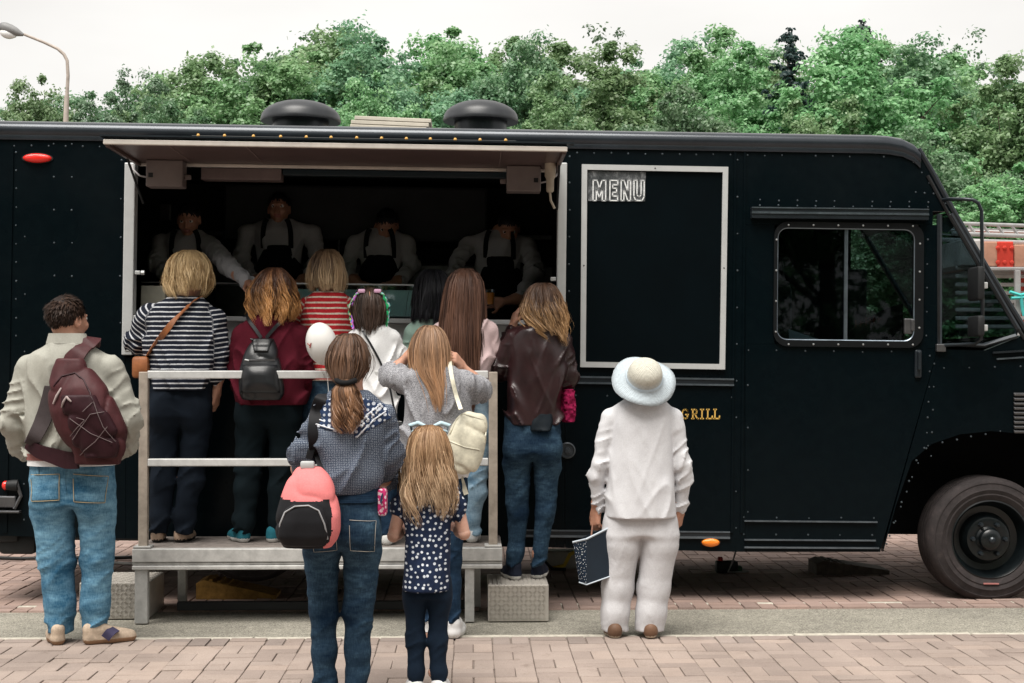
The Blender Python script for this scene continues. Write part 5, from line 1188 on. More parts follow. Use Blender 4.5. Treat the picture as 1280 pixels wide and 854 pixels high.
for q in ([(331, 423, None), (323, 412, None), (314, 401, None), (309, 395, -.03), (306, 395, .05)], [(337, 423, None), (346, 412, None), (354, 404, None), (362, 397, -.03), (364, 397, .05)]): P.strap('strap', gx, q, .02, .005, M_blk, BK, wdir=(.7, 0, .6 if q[1][0] < 330 else -.6), gap=.01)
# ================================================================== woman in red striped top
P = Person('woman with straight ash blonde hair in red and white striped T-shirt', 'person', 8.95, ZP, 408)
legs = [[(391, 540, 0, 17), (391, 610, .01, 15), (392, 650, 0, 12), (392, 668, 0, 11)], [(426, 540, 0, 17), (425, 610, .01, 15), (424, 650, 0, 12), (424, 668, 0, 11)]]
P.trousers(M_jeanM, [(468, 374, 444, .13), (490, 373, 445, .135), (520, 374, 443, .135)], legs, butt=.09, seed=9.)
rows = [(365, 396, 426, .065, -.02), (370, 384, 436, .09, -.02), (378, 376, 442, .115), (395, 372, 445, .13), (420, 372, 446, .135), (450, 373, 446, .14), (476, 374, 446, .145)]
P.top('striped_t_shirt', striped('red_stripes', (.50, .022, .03), (.72, .62, .52), .034, .3), rows, [[(383, 384, 0, 12.5), (375, 403, .03, 12), (372, 412, .05, 12)], [(437, 384, 0, 12.5), (444, 403, .03, 12), (446, 412, .05, 12)]], slim=0.93, fold=.006, stripes=True)
P.head(409, 317, (410, 368, -.01), .98, yaw=R(-10)); P.hand((374, 415, .06), (380, 425, .28), (390, 420, .36), (0, 0, -1), -1, .4); P.hand((445, 415, .06), (440, 425, .28), (432, 420, .36), (0, 0, -1), 1, .4)
P.body([P.row(*r) for r in rows], legs, extra=[[(P.p(375, 403, .03), .045), (P.p(374, 418, .08), .04)], [(P.p(445, 403, .03), .045), (P.p(445, 418, .08), .04)]]); P.finish()
hr = [P.row(312, 401, 418, .03), P.row(316, 394, 424, .07), P.row(325, 389, 429, .095, -.005), P.row(340, 387, 431, .11, -.01), P.row(355, 387, 431, .11, -.015), P.row(367, 390, 429, .10, -.02)]
hair('hair', hr, hairmat('hair_ash', (.05, .028, .018), (.3, .19, .11), (.72, .52, .32)), P.root, n=1200, wave=.003, clump=18, ragged=.14, seed=3, span=135)
for u in (391, 425): shoe(P.root, Vector((P.p(u, 670).x, -.04, 0)), 0, 1, M_soleD, M_soleD, .25, .06)
# ================================================================== girl with ribbons in her braids
P = Person('girl in white T-shirt with dark hair and colourful ribbon braids', 'person', 8.62, ZP, 468)
legs = [[(455, 560, 0, 16), (455, 620, .01, 14), (455, 655, 0, 11), (455, 671, 0, 10)], [(485, 560, 0, 16), (484, 620, .01, 14), (484, 655, 0, 11), (484, 671, 0, 10)]]
P.trousers(M_jeanD, [(515, 441, 498, .12), (530, 440, 499, .125), (545, 441, 498, .125)], legs, butt=.08, seed=3.)
rows = [(404, 452, 480, .06, -.02), (409, 444, 488, .085, -.02), (417, 437, 496, .105), (435, 435, 499, .115), (460, 436, 499, .12), (490, 438, 499, .125), (528, 437, 502, .135)]
P.top('t_shirt', M_white, rows, [[(444, 424, 0, 12), (438, 445, .02, 11.5), (438, 458, .04, 11.5)], [(490, 424, 0, 12), (496, 445, .02, 11.5), (497, 458, .04, 11.5)]], fold=.009, seed=6.)
P.head(462, 364, (464, 408, -.01), .92, yaw=R(10)); P.hand((497, 455, .04), (494, 480, .16), (486, 488, .26), (-1, 0, 0), 1, .5, k=.9, fr=.03); P.hand((438, 455, .04), (440, 480, .16), (448, 488, .26), (1, 0, 0), -1, .5, k=.9, fr=.03)
P.body([P.row(*r) for r in rows], legs); P.finish()
M_hd = hairmat('hair_dark', (.012, .008, .006), (.075, .045, .032))
hr = [P.row(360, 455, 470, .025), P.row(364, 446, 479, .065), P.row(373, 440, 484, .088, -.005), P.row(386, 438, 486, .095, -.01), P.row(398, 441, 484, .09, -.015), P.row(412, 446, 480, .08, -.03), P.row(426, 450, 472, .075, -.04)]
hair('hair', hr, M_hd, P.root, n=1000, wave=.004, clump=14, ragged=.3, seed=4, span=135)
hb = P.hc
for sx, cols in ((-1, ((.55, .15, .6), (.05, .3, .7), (.7, .6, .05), (.75, .75, .78), (.1, .5, .2))), (1, ((.02, .45, .16), (.03, .6, .22), (.75, .75, .78), (.1, .5, .5)))):
    for i, c in enumerate(cols):
        u = 462 + sx * (20 + 1.2 * i); pts = [P.p(462 + sx * 8, 363, -.06), P.p(462 + sx * 17, 368, -.07), P.p(u + sx * 1, 382, -.05 + .012 * i), P.p(u + sx * (1.5 - i * .5), 398, -.05 + .012 * i), P.p(u - sx * i * .4, 414 - 3 * i, -.055 + .012 * i)]
        m = MB(); Pn = []
        for a, b in zip(pts[:-1], pts[1:]):
            for q in range(6): Pn.append(a.lerp(b, q / 6) + Vector((.004 * math.sin(q * 2.1 + i), 0, 0)))
        m.tube(Pn, [.006 + .002 * math.sin(k * 1.7) for k in range(len(Pn))], 6); m.build('hair_ribbon', plain('ribbon_%d%d' % (sx + 1, i), c, .6, .3), P.root, auto=70)
for sx in (-1, 1):
    m = MB(); q = P.p(462 + sx * 10, 364, -.07); m.bbox(q.x - .022, q.x + .022, q.y - .012, q.y + .012, q.z - .012, q.z + .012, .008); m.build('hair_clip', plain('pink_clip', (.6, .35, .5), .4, .4), P.root, auto=40)
m = MB(); q = P.p(462, 364, -.075); m.tube([P.p(462, 361, -.03), P.p(462, 366, -.085), P.p(463, 378, -.108), P.p(463, 390, -.115)], .0028, 5); m.build('parting', SKIN, P.root)
BS = tag(empty('shoulder_bag', P.base + P.p(500, 530, -.05)), 'thin black crossbody strap with dark pouch on white T-shirt', 'bag')
P.strap('strap', P.g, [(452, 409, -.02), (456, 416, None), (466, 432, None), (478, 455, None), (488, 482, None), (494, 510, None), (498, 528, -.06)], .012, .004, M_blk, BS, wdir=(.8, 0, .5)); m = MB(); m.bbox(-.07, .05, -.03, .02, -.12, .01, .014); m.build('pouch', M_blk, BS, auto=40)
for u in (455, 484): shoe(P.root, Vector((P.p(u, 672).x, -.04, 0)), 0, 1, M_soleW, M_soleW, .22, .055)
# ================================================================== black-haired person in mint
P = Person('black haired woman in mint green top at the counter', 'person', 8.97, ZP, 540)
legs = [[(525, 540, 0, 16), (525, 610, .01, 14), (526, 650, 0, 11), (526, 668, 0, 10)], [(556, 540, 0, 16), (556, 610, .01, 14), (555, 650, 0, 11), (555, 668, 0, 10)]]
P.trousers(M_blackT, [(490, 512, 570, .12), (510, 511, 570, .125), (525, 512, 569, .125)], legs, butt=.08)
rows = [(394, 526, 554, .06, -.02), (399, 517, 562, .085, -.02), (408, 510, 570, .105), (425, 508, 573, .115), (450, 509, 572, .12), (480, 510, 571, .125), (500, 510, 571, .13)]
P.top('mint_top', fabric('mint_cotton', (.42, .60, .52)), rows, [[(516, 416, 0, 12), (510, 440, .03, 11), (514, 450, .18, 9)], [(564, 416, 0, 12), (570, 440, .03, 11), (566, 450, .18, 9)]], fold=.006)
P.head(540, 342, (540, 397, -.01), .98); P.hand((514, 450, .16), (518, 450, .28), (524, 446, .38), (0, 0, -1), -1, .4); P.hand((566, 450, .16), (562, 450, .28), (556, 446, .38), (0, 0, -1), 1, .4)
P.body([P.row(*r) for r in rows], legs); P.finish()
hr = [P.row(337, 532, 550, .025), P.row(341, 525, 557, .07), P.row(351, 519, 562, .095), P.row(366, 517, 564, .11, -.01), P.row(382, 516, 563, .11, -.015), P.row(398, 515, 560, .105, -.03), P.row(408, 517, 556, .1, -.035)]
hair('hair', hr, hairmat('hair_black', (.004, .004, .006), (.022, .022, .028)), P.root, n=1100, wave=.003, clump=20, ragged=.12, seed=5, span=140)
for u in (525, 555): shoe(P.root, Vector((P.p(u, 670).x, -.04, 0)), 0, 1, M_soleD, M_soleD, .24, .06)
# ================================================================== long brown hair, pink top
P = Person('woman with very long straight brown hair, pale pink top and light jeans', 'person', 8.72, ZP, 582)
legs = [[(567, 560, 0, 18), (569, 615, .01, 15), (572, 650, 0, 12), (573, 669, 0, 11)], [(598, 560, 0, 18), (594, 615, .01, 15), (590, 650, 0, 12), (589, 669, 0, 11)]]
P.trousers(M_jeanP, [(495, 552, 613, .125), (515, 550, 614, .13), (540, 551, 613, .13)], legs, butt=.085, seed=1.)
rows = [(392, 566, 598, .065, -.02), (397, 556, 608, .09, -.02), (406, 547, 617, .11), (425, 543, 621, .12), (450, 544, 621, .125), (480, 548, 617, .125), (506, 549, 615, .13)]
P.top('pink_top', fabric('pink_cotton', (.62, .47, .47), var=.08), rows, [[(553, 414, 0, 13), (546, 445, .04, 12), (552, 455, .2, 9)], [(611, 414, 0, 13), (620, 448, .04, 12), (616, 458, .2, 9)]], fold=.007, seed=2.)
P.head(581, 341, (582, 396, -.01), 1.0, yaw=R(-12)); P.hand((552, 455, .18), (558, 450, .3), (566, 446, .38), (0, 0, -1), -1, .4); P.hand((616, 458, .18), (612, 452, .3), (606, 448, .38), (0, 0, -1), 1, .4)
P.body([P.row(*r) for r in rows], legs); P.finish()
hr = [P.row(336, 574, 590, .025), P.row(340, 565, 598, .07), P.row(350, 558, 604, .098), P.row(368, 554, 607, .115, -.01), P.row(395, 551, 607, .12, -.02), P.row(425, 550, 606, .13, -.035), P.row(460, 550, 604, .135, -.04), P.row(495, 554, 601, .13, -.045), P.row(520, 562, 596, .12, -.05), P.row(536, 568, 592, .115, -.055)]
hair('hair', hr, hairmat('hair_chestnut', (.026, .012, .009), (.20, .10, .065)), P.root, n=2000, wave=.005, wfreq=16, clump=20, ragged=.22, seed=6, span=125)
for u in (573, 589): shoe(P.root, Vector((P.p(u, 671).x, -.04, 0)), R(6 if u < 580 else -6), 1, M_white, M_soleW, .25, .06)
# ================================================================== leather jacket
YL = F / 207; ZS = .212
P = Person('woman in dark maroon leather jacket and jeans standing on the checker plate step', 'person', YL, ZS, 662)
legs = [[(646, 580, 0, 19.5), (648, 640, .01, 15.5), (645, 690, 0, 11.5), (643, 708, 0, 11)], [(684, 580, 0, 19), (681, 640, .01, 14.5), (675, 690, 0, 11), (671, 708, 0, 10.5)]]
P.trousers(M_jeanM, [(518, 628, 702, .135), (540, 627, 704, .14), (565, 629, 702, .14)], legs, butt=.098, seed=4., fold=.007)
rows = [(403, 662, 694, .07, -.02), (409, 650, 702, .1, -.02), (419, 638, 708, .12), (440, 634, 711, .135), (465, 632, 710, .135), (490, 630, 707, .135), (515, 630, 704, .14), (531, 631, 702, .135)]
P.top('leather_jacket', leather('maroon_leather', (.024, .009, .010), .3, .6), rows, [[(647, 424, 0, 17), (622, 461, .04, 15), (630, 438, .16, 12.5), (640, 413, .22, 10)], [(700, 426, 0, 16), (708, 468, .03, 14), (703, 500, .14, 11)]], slim=0.94, fold=.008, hf=(15, 9, 3.5), seed=9., sfold=1.5)
P.top('dark_blouse', fabric('sequin_dark', (.006, .010, .014), .6), [(515, 640, 698, .13), (528, 648, 696, .141), (538, 654, 692, .143)], [], fold=.006)
P.head(678, 359, (675, 408, -.01), .98, yaw=R(14)); P.hand((631, 434, .17), (641, 408, .23), (646, 384, .24), (1, .3, 0), -1, .6, k=.95); P.hand((704, 495, .14), (700, 505, .2), (694, 510, .28), (-1, 0, 0), 1, .6)
P.body([P.row(*r) for r in rows], legs); P.finish()
hr = [P.row(354, 670, 688, .025), P.row(358, 662, 695, .07), P.row(367, 656, 701, .095), P.row(382, 652, 705, .11, -.01), P.row(396, 653, 707, .112, -.02), P.row(410, 662, 707, .115, -.035), P.row(424, 676, 706, .115, -.05), P.row(436, 686, 704, .11, -.055)]
hair('hair', hr, hairmat('hair_ombre2', (.03, .016, .011), (.14, .075, .045), (.60, .36, .17)), P.root, n=1500, wave=.016, wfreq=38, clump=16, ragged=.45, seed=7, span=130)
M_navyS = fabric('navy_sneaker', (.012, .016, .03), .7)
shoe(P.root, Vector((P.p(646, 716).x, -.05, 0)), R(16), 1, M_navyS, M_soleW, .26, .085, soleh=.022); shoe(P.root, Vector((P.p(670, 716).x, -.0, 0)), R(-14), 1, M_navyS, M_soleW, .26, .085, soleh=.022)
FB = tag(empty('handbag', P.base + P.p(710, 507, .02)), 'small fluffy magenta bag at the hip of the leather jacket', 'bag')
g = G3((-.09, -.1, -.15), (.09, .1, .15), .006); g.loft([(-.1, 0, 0, .035, .05), (-.03, 0, 0, .045, .06), (.06, 0, 0, .04, .055), (.1, 0, 0, .03, .04)], wr=lambda x, y, z: .012 * vnoise(x * 70, y * 70, z * 70)); V, Q = g.surf(); npmesh('pouch', [(V, Q)], plain('magenta_fluff', (.26, .012, .06), .9, .1, var=.3, vs=30), FB)
m = MB(); m.tube([(-.01, 0, .1), (-.05, 0, .2), (-.07, .02, .34)], .006, 6); m.build('strap', M_blk, FB)
# ================================================================== girl in grey knit with cream backpack
P = Person('girl in heather grey knit top and white sneakers holding her head with both hands', 'person', F / 226, 0, 548)
legs = [[(528, 625, 0, 19), (529, 700, .01, 15), (533, 755, 0, 11.5), (534, 780, 0, 11)], [(566, 625, 0, 20), (564, 700, .01, 15.5), (565, 755, 0, 12), (566, 780, 0, 11.5)]]
P.trousers(M_jeanD, [(580, 505, 587, .13), (600, 505, 586, .135), (615, 506, 585, .135)], legs, butt=.09, seed=3.)
rows = [(458, 520, 560, .07, -.02), (464, 508, 574, .1, -.02), (474, 500, 588, .125), (495, 499, 597, .135), (520, 498, 597, .14), (550, 495, 594, .15), (575, 493, 592, .155), (590, 494, 590, .155)]
M_heather = heather('heather_grey', (.09, .09, .105), (.46, .46, .48))
P.top('knit_top', M_heather, rows, [[(512, 478, 0, 17), (500, 474, .07, 16), (490, 469, .13, 14)], [(580, 480, 0, 18), (592, 486, .07, 17), (597, 488, .14, 15)]], fold=.010, seed=7., shoulder=.06)
band(P, 'white_hem', 0, 0, [(588, 500, 588, .15), (597, 503, 585, .148)], M_white, .0)
P.head(537, 412, (540, 462, -.01), 1.0); P.hand((491, 467, .13), (509, 446, .12), (523, 428, .06), (1, -.2, .2), -1, .35, fr=.032); P.hand((597, 480, .16), (577, 458, .14), (566, 444, .06), (-1, -.2, .2), 1, .7, fr=.032)
P.body([P.row(*r) for r in rows], legs); P.finish()
hr = [P.row(407, 530, 545, .025), P.row(411, 522, 553, .07), P.row(421, 516, 559, .095), P.row(437, 512, 562, .11, -.01), P.row(455, 514, 562, .11, -.015), P.row(468, 519, 561, .108, -.025), P.row(480, 528, 561, .11, -.04), P.row(500, 538, 561, .115, -.05), P.row(518, 543, 556, .115, -.055)]
hair('hair', hr, hairmat('hair_lightbrown', (.10, .055, .033), (.36, .22, .135), (.5, .28, .15)), P.root, n=1500, wave=.003, clump=18, ragged=.25, seed=8, span=130)
M_whS = plain('white_trainer', (.7, .7, .7), .5, .4, var=.12)
shoe(P.root, Vector((P.p(566, 792).x, -.04, 0)), R(-10), 1, M_whS, M_soleW, .26, .085); shoe(P.root, Vector((P.p(533, 792).x, -.04, 0)), R(10), 1, M_whS, M_soleW, .26, .085)
gx = P.g; pc = P.p(583, 550); yb = gx.back(pc.x, pc.z) or -.15; CB = tag(empty('backpack', P.base + Vector((pc.x, yb, pc.z))), 'cream leather mini backpack hanging from one strap over grey knit', 'backpack')
M_cream = leather('cream_leather', (.55, .52, .41), .5, .25)
g = G3((-.22, -.18, -.25), (.22, .06, .25), .008); An = R(16)
def rotp(x, z): return x * math.cos(An) + z * math.sin(An), -x * math.sin(An) + z * math.cos(An)
def crb(x, y, z):
    X, Z = x * math.cos(An) - z * math.sin(An), x * math.sin(An) + z * math.cos(An); t = np.clip((Z + .17) / .34, 0, 1); w_ = .118 - .03 * t; dd = .055 - .015 * t
    q = (np.abs(X / w_) ** 3.2 + np.abs((y + .055) / dd) ** 2.6 + np.abs(Z / .175) ** 4) ** (1 / 3); return (q - 1) * .05 + .007 * (ridge(X * 8, y * 6, Z * 9) - .3)
g.add(crb, (-.2, -.14, -.22), (.2, .03, .22)); V, Q = g.surf(); npmesh('pack', [(V, Q)], M_cream, CB)
def cb(u, v, dy=0.): return P.p(u, v, dy) - Vector((pc.x, yb, pc.z))
ribbon('grab_loop', [cb(572, 514) + Vector((0, -.05, 0)), cb(562, 506) + Vector((0, -.07, 0)), cb(561, 498) + Vector((0, -.07, 0)), cb(568, 499) + Vector((0, -.07, 0)), cb(577, 511) + Vector((0, -.06, 0))], .016, .006, M_cream, CB, (.5, 0, .8))
P.strap('shoulder_strap', gx, [(576, 512, -.2), (571, 495, None), (566, 475, None), (563, 460, -.1), (562, 452, -.03), (564, 456, .06)], .022, .006, M_cream, CB, wdir=(1, 0, .1), gap=.016)
ribbon('lower_strap', [cb(563, 520) + Vector((0, -.02, 0)), cb(562, 545) + Vector((0, -.03, 0)), cb(568, 575) + Vector((0, -.06, 0)), cb(576, 595) + Vector((0, -.1, 0)), cb(583, 616) + Vector((0, -.11, 0))], .026, .006, M_cream, CB, (1, 0, -.2))
def cseam(pts, nm):
    m = MB(); P_ = []
    for a, b in zip(pts[:-1], pts[1:]):
        for i in range(5):
            x, z = rotp(a[0] + (b[0] - a[0]) * i / 5, a[1] + (b[1] - a[1]) * i / 5); y = g.back(x, z); P_.append((x, (y if y is not None else -.09) - .001, z))
    m.tube(P_, .0035, 5); m.build(nm, M_cream, CB, auto=60)
cseam([(-.1, .0), (-.085, .1), (-.06, .14), (.06, .14), (.085, .1), (.1, 0.)], 'zip'); cseam([(-.1, -.02), (0, -.03), (.1, -.02)], 'seam')
# ================================================================== woman with the ponytail
P = Person('woman with brown ponytail in dotted blue blouse and dark jeans', 'person', F / 281, 0, 428)
legs = [[(402, 688, 0, 23.5), (404, 760, .01, 18.5), (405, 815, 0, 15.5), (405, 868, 0, 14)], [(453, 688, 0, 24.5), (448, 760, .01, 19.5), (447, 815, 0, 16), (446, 868, 0, 14)]]
P.trousers(M_jeanM, [(608, 397, 477, .115), (625, 391, 479, .125), (650, 384, 479, .135), (672, 381, 478, .135)], legs, butt=.095, seed=6., fold=.006, legr=.96)
for pp in ([(392, 648), (424, 646), (424, 684), (396, 686)], [(440, 646), (472, 648), (470, 686), (441, 684)]):
    o = P.patch('back_pocket', P.gt, pp, M_jeanM, .004); P.line('stitching', P.gt, pp + pp[:1], .0013, plain('pale_stitch', (.35, .33, .3), .8, .2), o, .007)
P.line('seam', P.gt, [(432, 630), (432, 650), (431, 672)], .0025, M_jeanM)
rows = [(488, 420, 458, .065, -.02), (494, 406, 470, .09, -.02), (503, 394, 481, .11), (520, 388, 489, .125), (545, 388, 491, .13), (575, 391, 490, .135), (597, 390, 490, .145), (609, 394, 484, .14), (616, 400, 476, .12)]
k = NB('dotted_blouse'); v_ = k.co('Object', (1, 1, 1)); vo = k.n('TexVoronoi'); vo.inputs['Scale'].default_value = 135; vo.inputs['Randomness'].default_value = .3; vo.voronoi_dimensions = '2D'; sp = k.n('SeparateXYZ'); k.l(k.co('Object'), sp.inputs[0]); cb_ = k.n('CombineXYZ'); k.l(sp.outputs[0], cb_.inputs[0]); k.l(sp.outputs[2], cb_.inputs[1]); k.l(cb_.outputs[0], vo.inputs['Vector'])
msk = k.math('LESS_THAN', vo.outputs['Distance'], .26); n_ = k.noise(v_, 11, 5); base = k.ramp(n_, [(.3, (.035, .048, .075)), (.7, (.075, .092, .13))]); k.col(k.mix(msk, base, (.26, .29, .34))); k.pr(.85, .2); k.bump(k.crease(8, .35, .15), .35, .016); MBl = k.m
P.top('blouse', MBl, rows, [[(402, 520, 0, 17), (381, 566, .03, 17), (374, 588, .12, 14)], [(480, 520, 0, 16), (487, 568, .03, 15), (480, 600, .16, 12)]], slim=0.86, fold=.011, hf=(8, 9, 4), seed=5.)
MY = dotted('yoke_navy', (.018, .035, .085), (.55, .58, .64), 42, .30, .15)
# embroidered yoke: two slanted panels meeting below the nape, white lace lines between
for nm, pl in (('yoke', [(391, 507), (420, 496), (434, 541), (394, 531)]), ('yoke', [(451, 495), (482, 506), (490, 522), (446, 546)])):
    P.patch(nm, P.g, pl, MY, .004, 16)
M_lace = plain('lace_white', (.66, .68, .72), .8, .2)
for pts in ([(443, 540), (462, 517), (478, 504)], [(449, 545), (470, 523), (486, 512)], [(398, 529), (412, 533), (430, 537)], [(396, 522), (410, 526)]): P.line('lace_edge', P.g, pts, .0032, M_lace, None, .006)
for i in range(5):
    q = P.p(455 + 5.2 * i, 528 - 5.0 * i); y = P.g.back(q.x, q.z); m = MB()
    for a in range(5): m.dome((q.x + .009 * math.cos(a * 1.257), y - .006, q.z + .009 * math.sin(a * 1.257)), .0065, 6)
    m.build('lace_flower', M_lace, P.root)
P.patch('waistband', P.gt, [(395, 613), (480, 613), (480, 626), (394, 626)], M_jeanD, .006, 20)
P.head(436, 423, (440, 494, -.01), 1.0, yaw=R(-14)); P.hand((374, 586, .12), (384, 598, .24), (394, 602, .32), (1, 0, -.4), -1, .5); P.hand((480, 598, .16), (470, 606, .26), (462, 608, .34), (-1, 0, -.4), 1, .5)
P.body([P.row(*r) for r in rows], legs); P.finish()
M_hb = hairmat('hair_brown', (.032, .017, .011), (.185, .10, .06))
hr = [P.row(417, 428, 444, .025), P.row(421, 420, 452, .065), P.row(431, 413, 458, .09), P.row(447, 409, 461, .105, -.005), P.row(461, 411, 459, .105, -.01), P.row(474, 417, 451, .105, -.02), P.row(482, 424, 446, .10, -.035)]
hair('hair', hr, M_hb, P.root, n=1700, wave=.002, clump=46, ragged=.08, seed=9, span=150)
hr = [P.row(474, 426, 444, .03, -.105), P.row(480, 424, 446, .036, -.11), P.row(487, 418, 451, .048, -.115), P.row(500, 419, 452, .05, -.115), P.row(515, 420, 453, .05, -.12), P.row(530, 423, 451, .045, -.125), P.row(540, 428, 447, .035, -.125), P.row(547, 433, 441, .02, -.125)]
hair('ponytail', hr, hairmat('hair_pony', (.05, .024, .014), (.38, .2, .105)), P.root, n=1300, wave=.018, wfreq=44, clump=12, ragged=.4, seed=10, span=178)
q = P.p(435, 474); m = MB(); m.tube([(q.x + .040 * math.cos(a), -.122 + .036 * math.sin(a) * .9, q.z - .01 + .006 * math.cos(a * 2)) for a in [i * math.pi / 8 for i in range(16)]], .012, 7, True); m.build('hair_tie', fabric('black_elastic', (.01, .01, .011)), P.root, auto=60)
for u in (405, 447): shoe(P.root, Vector((P.p(u, 870).x, -.04, 0)), R(6 if u < 420 else -6), 1, M_whS, M_soleW, .25, .08)
gx = P.g; pc = P.p(393, 628); yb = (P.gt.back(pc.x, pc.z) or -.14) - .005; PB = tag(empty('backpack', P.base + Vector((pc.x, yb, pc.z))), 'pink and black school backpack hung from one shoulder', 'backpack')
def qb(u, v): q = P.p(u, v) - pc; return q.x, q.z
M_pink = fabric('pink_nylon', (.66, .19, .19), .6, .1, folds=.5); M_bk = fabric('black_nylon', (.012, .012, .014), .6)
rb = []
for v, ul, ur, dp in ((580, 380, 405, .03), (586, 372, 414, .05), (597, 366, 421, .065), (612, 361, 426, .075), (635, 355, 431, .085), (655, 352, 431, .085), (668, 355, 427, .08), (677, 364, 418, .06)):
    (xa_, z_), (xb_, _) = qb(ul, v), qb(ur, v); rb.append((z_, (xa_ + xb_) / 2, -dp * .95, (xb_ - xa_) / 2, dp))
g = G3((-.2, -.24, -.25), (.2, .08, .28), .0075); g.loft(rb, .02, n=2.7, wr=lambda x, y, z: .006 * (ridge(x * 10, y * 8, z * 10) - .3)); V, Q = g.surf()
z1_ = qb(0, 612)[1]; zx = qb(424, 600)[0]
def mi_(V, Q):
    c = V[Q].mean(1); return ~((c[:, 2] > z1_ + .0 - .9 * np.maximum(c[:, 0] - .0, 0) * 0) | ((c[:, 0] - np.interp(c[:, 2], [r[0] for r in rb], [r[1] + r[3] for r in rb][::-1] if rb[0][0] > rb[-1][0] else [r[1] + r[3] for r in rb]) > -.03)))
rbs = sorted(rb); edge = lambda z: np.interp(z, [r[0] for r in rbs], [r[1] + r[3] for r in rbs])
npmesh('pack', [(V, Q)], [M_pink, M_bk], PB, matidx=lambda V, Q: ~((V[Q].mean(1)[:, 2] > z1_ - .03 * np.cos(V[Q].mean(1)[:, 0] * 9)) | (V[Q].mean(1)[:, 0] > edge(V[Q].mean(1)[:, 2]) - .028)))
rp = []
for v, ul, ur in ((622, 376, 404), (629, 366, 414), (644, 361, 418), (662, 358, 419), (673, 364, 412)):
    (xa_, z_), (xb_, _) = qb(ul, v), qb(ur, v); y = g.back((xa_ + xb_) / 2, z_) or -.1; rp.append((z_, (xa_ + xb_) / 2, y + .01, (xb_ - xa_) / 2, .035))
g2 = G3((-.2, -.3, -.25), (.2, .0, .2), .0075); g2.loft(rp, n=2.8); V, Q = g2.surf(); npmesh('front_pocket', [(V, Q)], M_bk, PB)
m = MB(); P_ = []
for u, v in ((360, 666), (362, 645), (368, 631), (380, 624), (396, 623), (408, 629), (415, 645), (418, 664)):
    x, z = qb(u, v); y = min([t for t in (g.back(x, z), g2.back(x, z)) if t is not None] or [-.15]); P_.append((x, y - .004, z))
m.tube(P_, .0038, 6); m.build('zip', plain('silver_piping', (.32, .32, .33), .5, .4), PB, auto=60)
x, z = qb(391, 577); m = MB(); m.bbox(x - .03, x + .03, -.075, -.045, z - .018, z + .016, .008); m.build('handle_tab', M_alu, PB, auto=40)
P.strap('shoulder_strap', gx, [(397, 572, None), (396, 550, None), (396, 530, None), (398, 512, None), (403, 499, None), (406, 494, -.02), (408, 496, .07)], .055, .012, M_bk, PB, wdir=(1, 0, 0), gap=.008)
P.strap('second_strap', gx, [(388, 573, None), (392, 560, None), (397, 566, None), (408, 590, None)], .03, .008, M_bk, PB, wdir=(1, 0, 0), gap=.022)
q = P.p(478, 630, -.02); PO = tag(empty('pouch', P.base + q), 'small pink floral pouch at the right hip of dark jeans', 'pouch'); m = MB(); m.bbox(-.02, .022, -.05, .03, -.05, .07, .014); m.build('floral_pouch', dotted('floral_pink', (.5, .03, .14), (.7, .5, .55), 50, .35, .8, axes=(1, 1, 1)), PO, auto=40); m = MB(); m.tube([(-.005, -.01, .066), (-.01, -.01, .075), (-.004, .0, .066)], .003, 5); m.build('loop', M_pink, PO)
# ================================================================== little girl in polka dots
P = Person('little girl with long golden hair in navy polka dot blouse', 'person', F / 275, 0, 535)
legs = [[(519, 755, 0, 15.5), (519, 800, .01, 13.5), (520, 840, 0, 11), (521, 862, 0, 10)], [(549, 755, 0, 15.5), (547, 800, .01, 13.5), (548, 840, 0, 11), (548, 862, 0, 10)]]
P.trousers(fabric('navy_leggings', (.006, .014, .028)), [(720, 507, 561, .08), (735, 506, 562, .082), (745, 507, 561, .082)], legs, fold=.004, legr=.86, h=.007)
rows = [(596, 523, 551, .05, -.015), (601, 514, 560, .07, -.01), (610, 505, 568, .085), (630, 503, 568, .095), (660, 504, 566, .095), (690, 503, 566, .1), (715, 502, 565, .112), (737, 500, 564, .12)]
P.top('polka_dot_blouse', dotted('polka', (.012, .022, .055), (.62, .66, .72), 38, .23, .6), rows, [[(510, 615, 0, 12), (502, 632, 0, 13), (500, 640, .0, 12.5)], [(563, 615, 0, 12), (571, 632, 0, 13), (572, 640, 0, 12.5)]], slim=0.97, fold=.006, seed=2.)
P.head(536, 537, (537, 600, 0), .92, yaw=R(-5))
P.hand((492, 670, .0), (504, 660, .13), (513, 654, .2), (1, 0, .2), -1, .6, k=.72, fr=.026); P.hand((580, 667, .0), (568, 657, .13), (559, 653, .2), (-1, 0, .2), 1, .6, k=.72, fr=.026)
for a, b in (((501, 634, 0), (492, 670, .0)), ((572, 634, 0), (580, 667, .0))):
    gq = G3(np.minimum(P.p(*a), P.p(*b)) - .07, np.maximum(P.p(*a), P.p(*b)) + .07, .006); gq.cone(P.p(*a), P.p(*b), .031, .028); P.parts.append(gq.surf()); P.labs.append(None)
P.body([P.row(*r) for r in rows], legs); P.finish(skin('skin_fair', (.56, .34, .26)))
hr = [P.row(531, 528, 545, .025), P.row(535, 519, 553, .065), P.row(545, 512, 559, .09), P.row(562, 508, 563, .105, -.005), P.row(582, 506, 565, .108, -.01), P.row(602, 503, 568, .108, -.02), P.row(622, 502, 569, .11, -.025), P.row(642, 507, 565, .108, -.03), P.row(660, 518, 554, .1, -.035)]
hair('hair', hr, hairmat('hair_golden', (.17, .09, .045), (.52, .33, .185), (.70, .50, .32)), P.root, n=2600, wid=.0042, wave=.014, wfreq=30, clump=38, ragged=.42, seed=11, span=130)
M_bow = fabric('pale_blue_satin', (.42, .56, .62), .5)
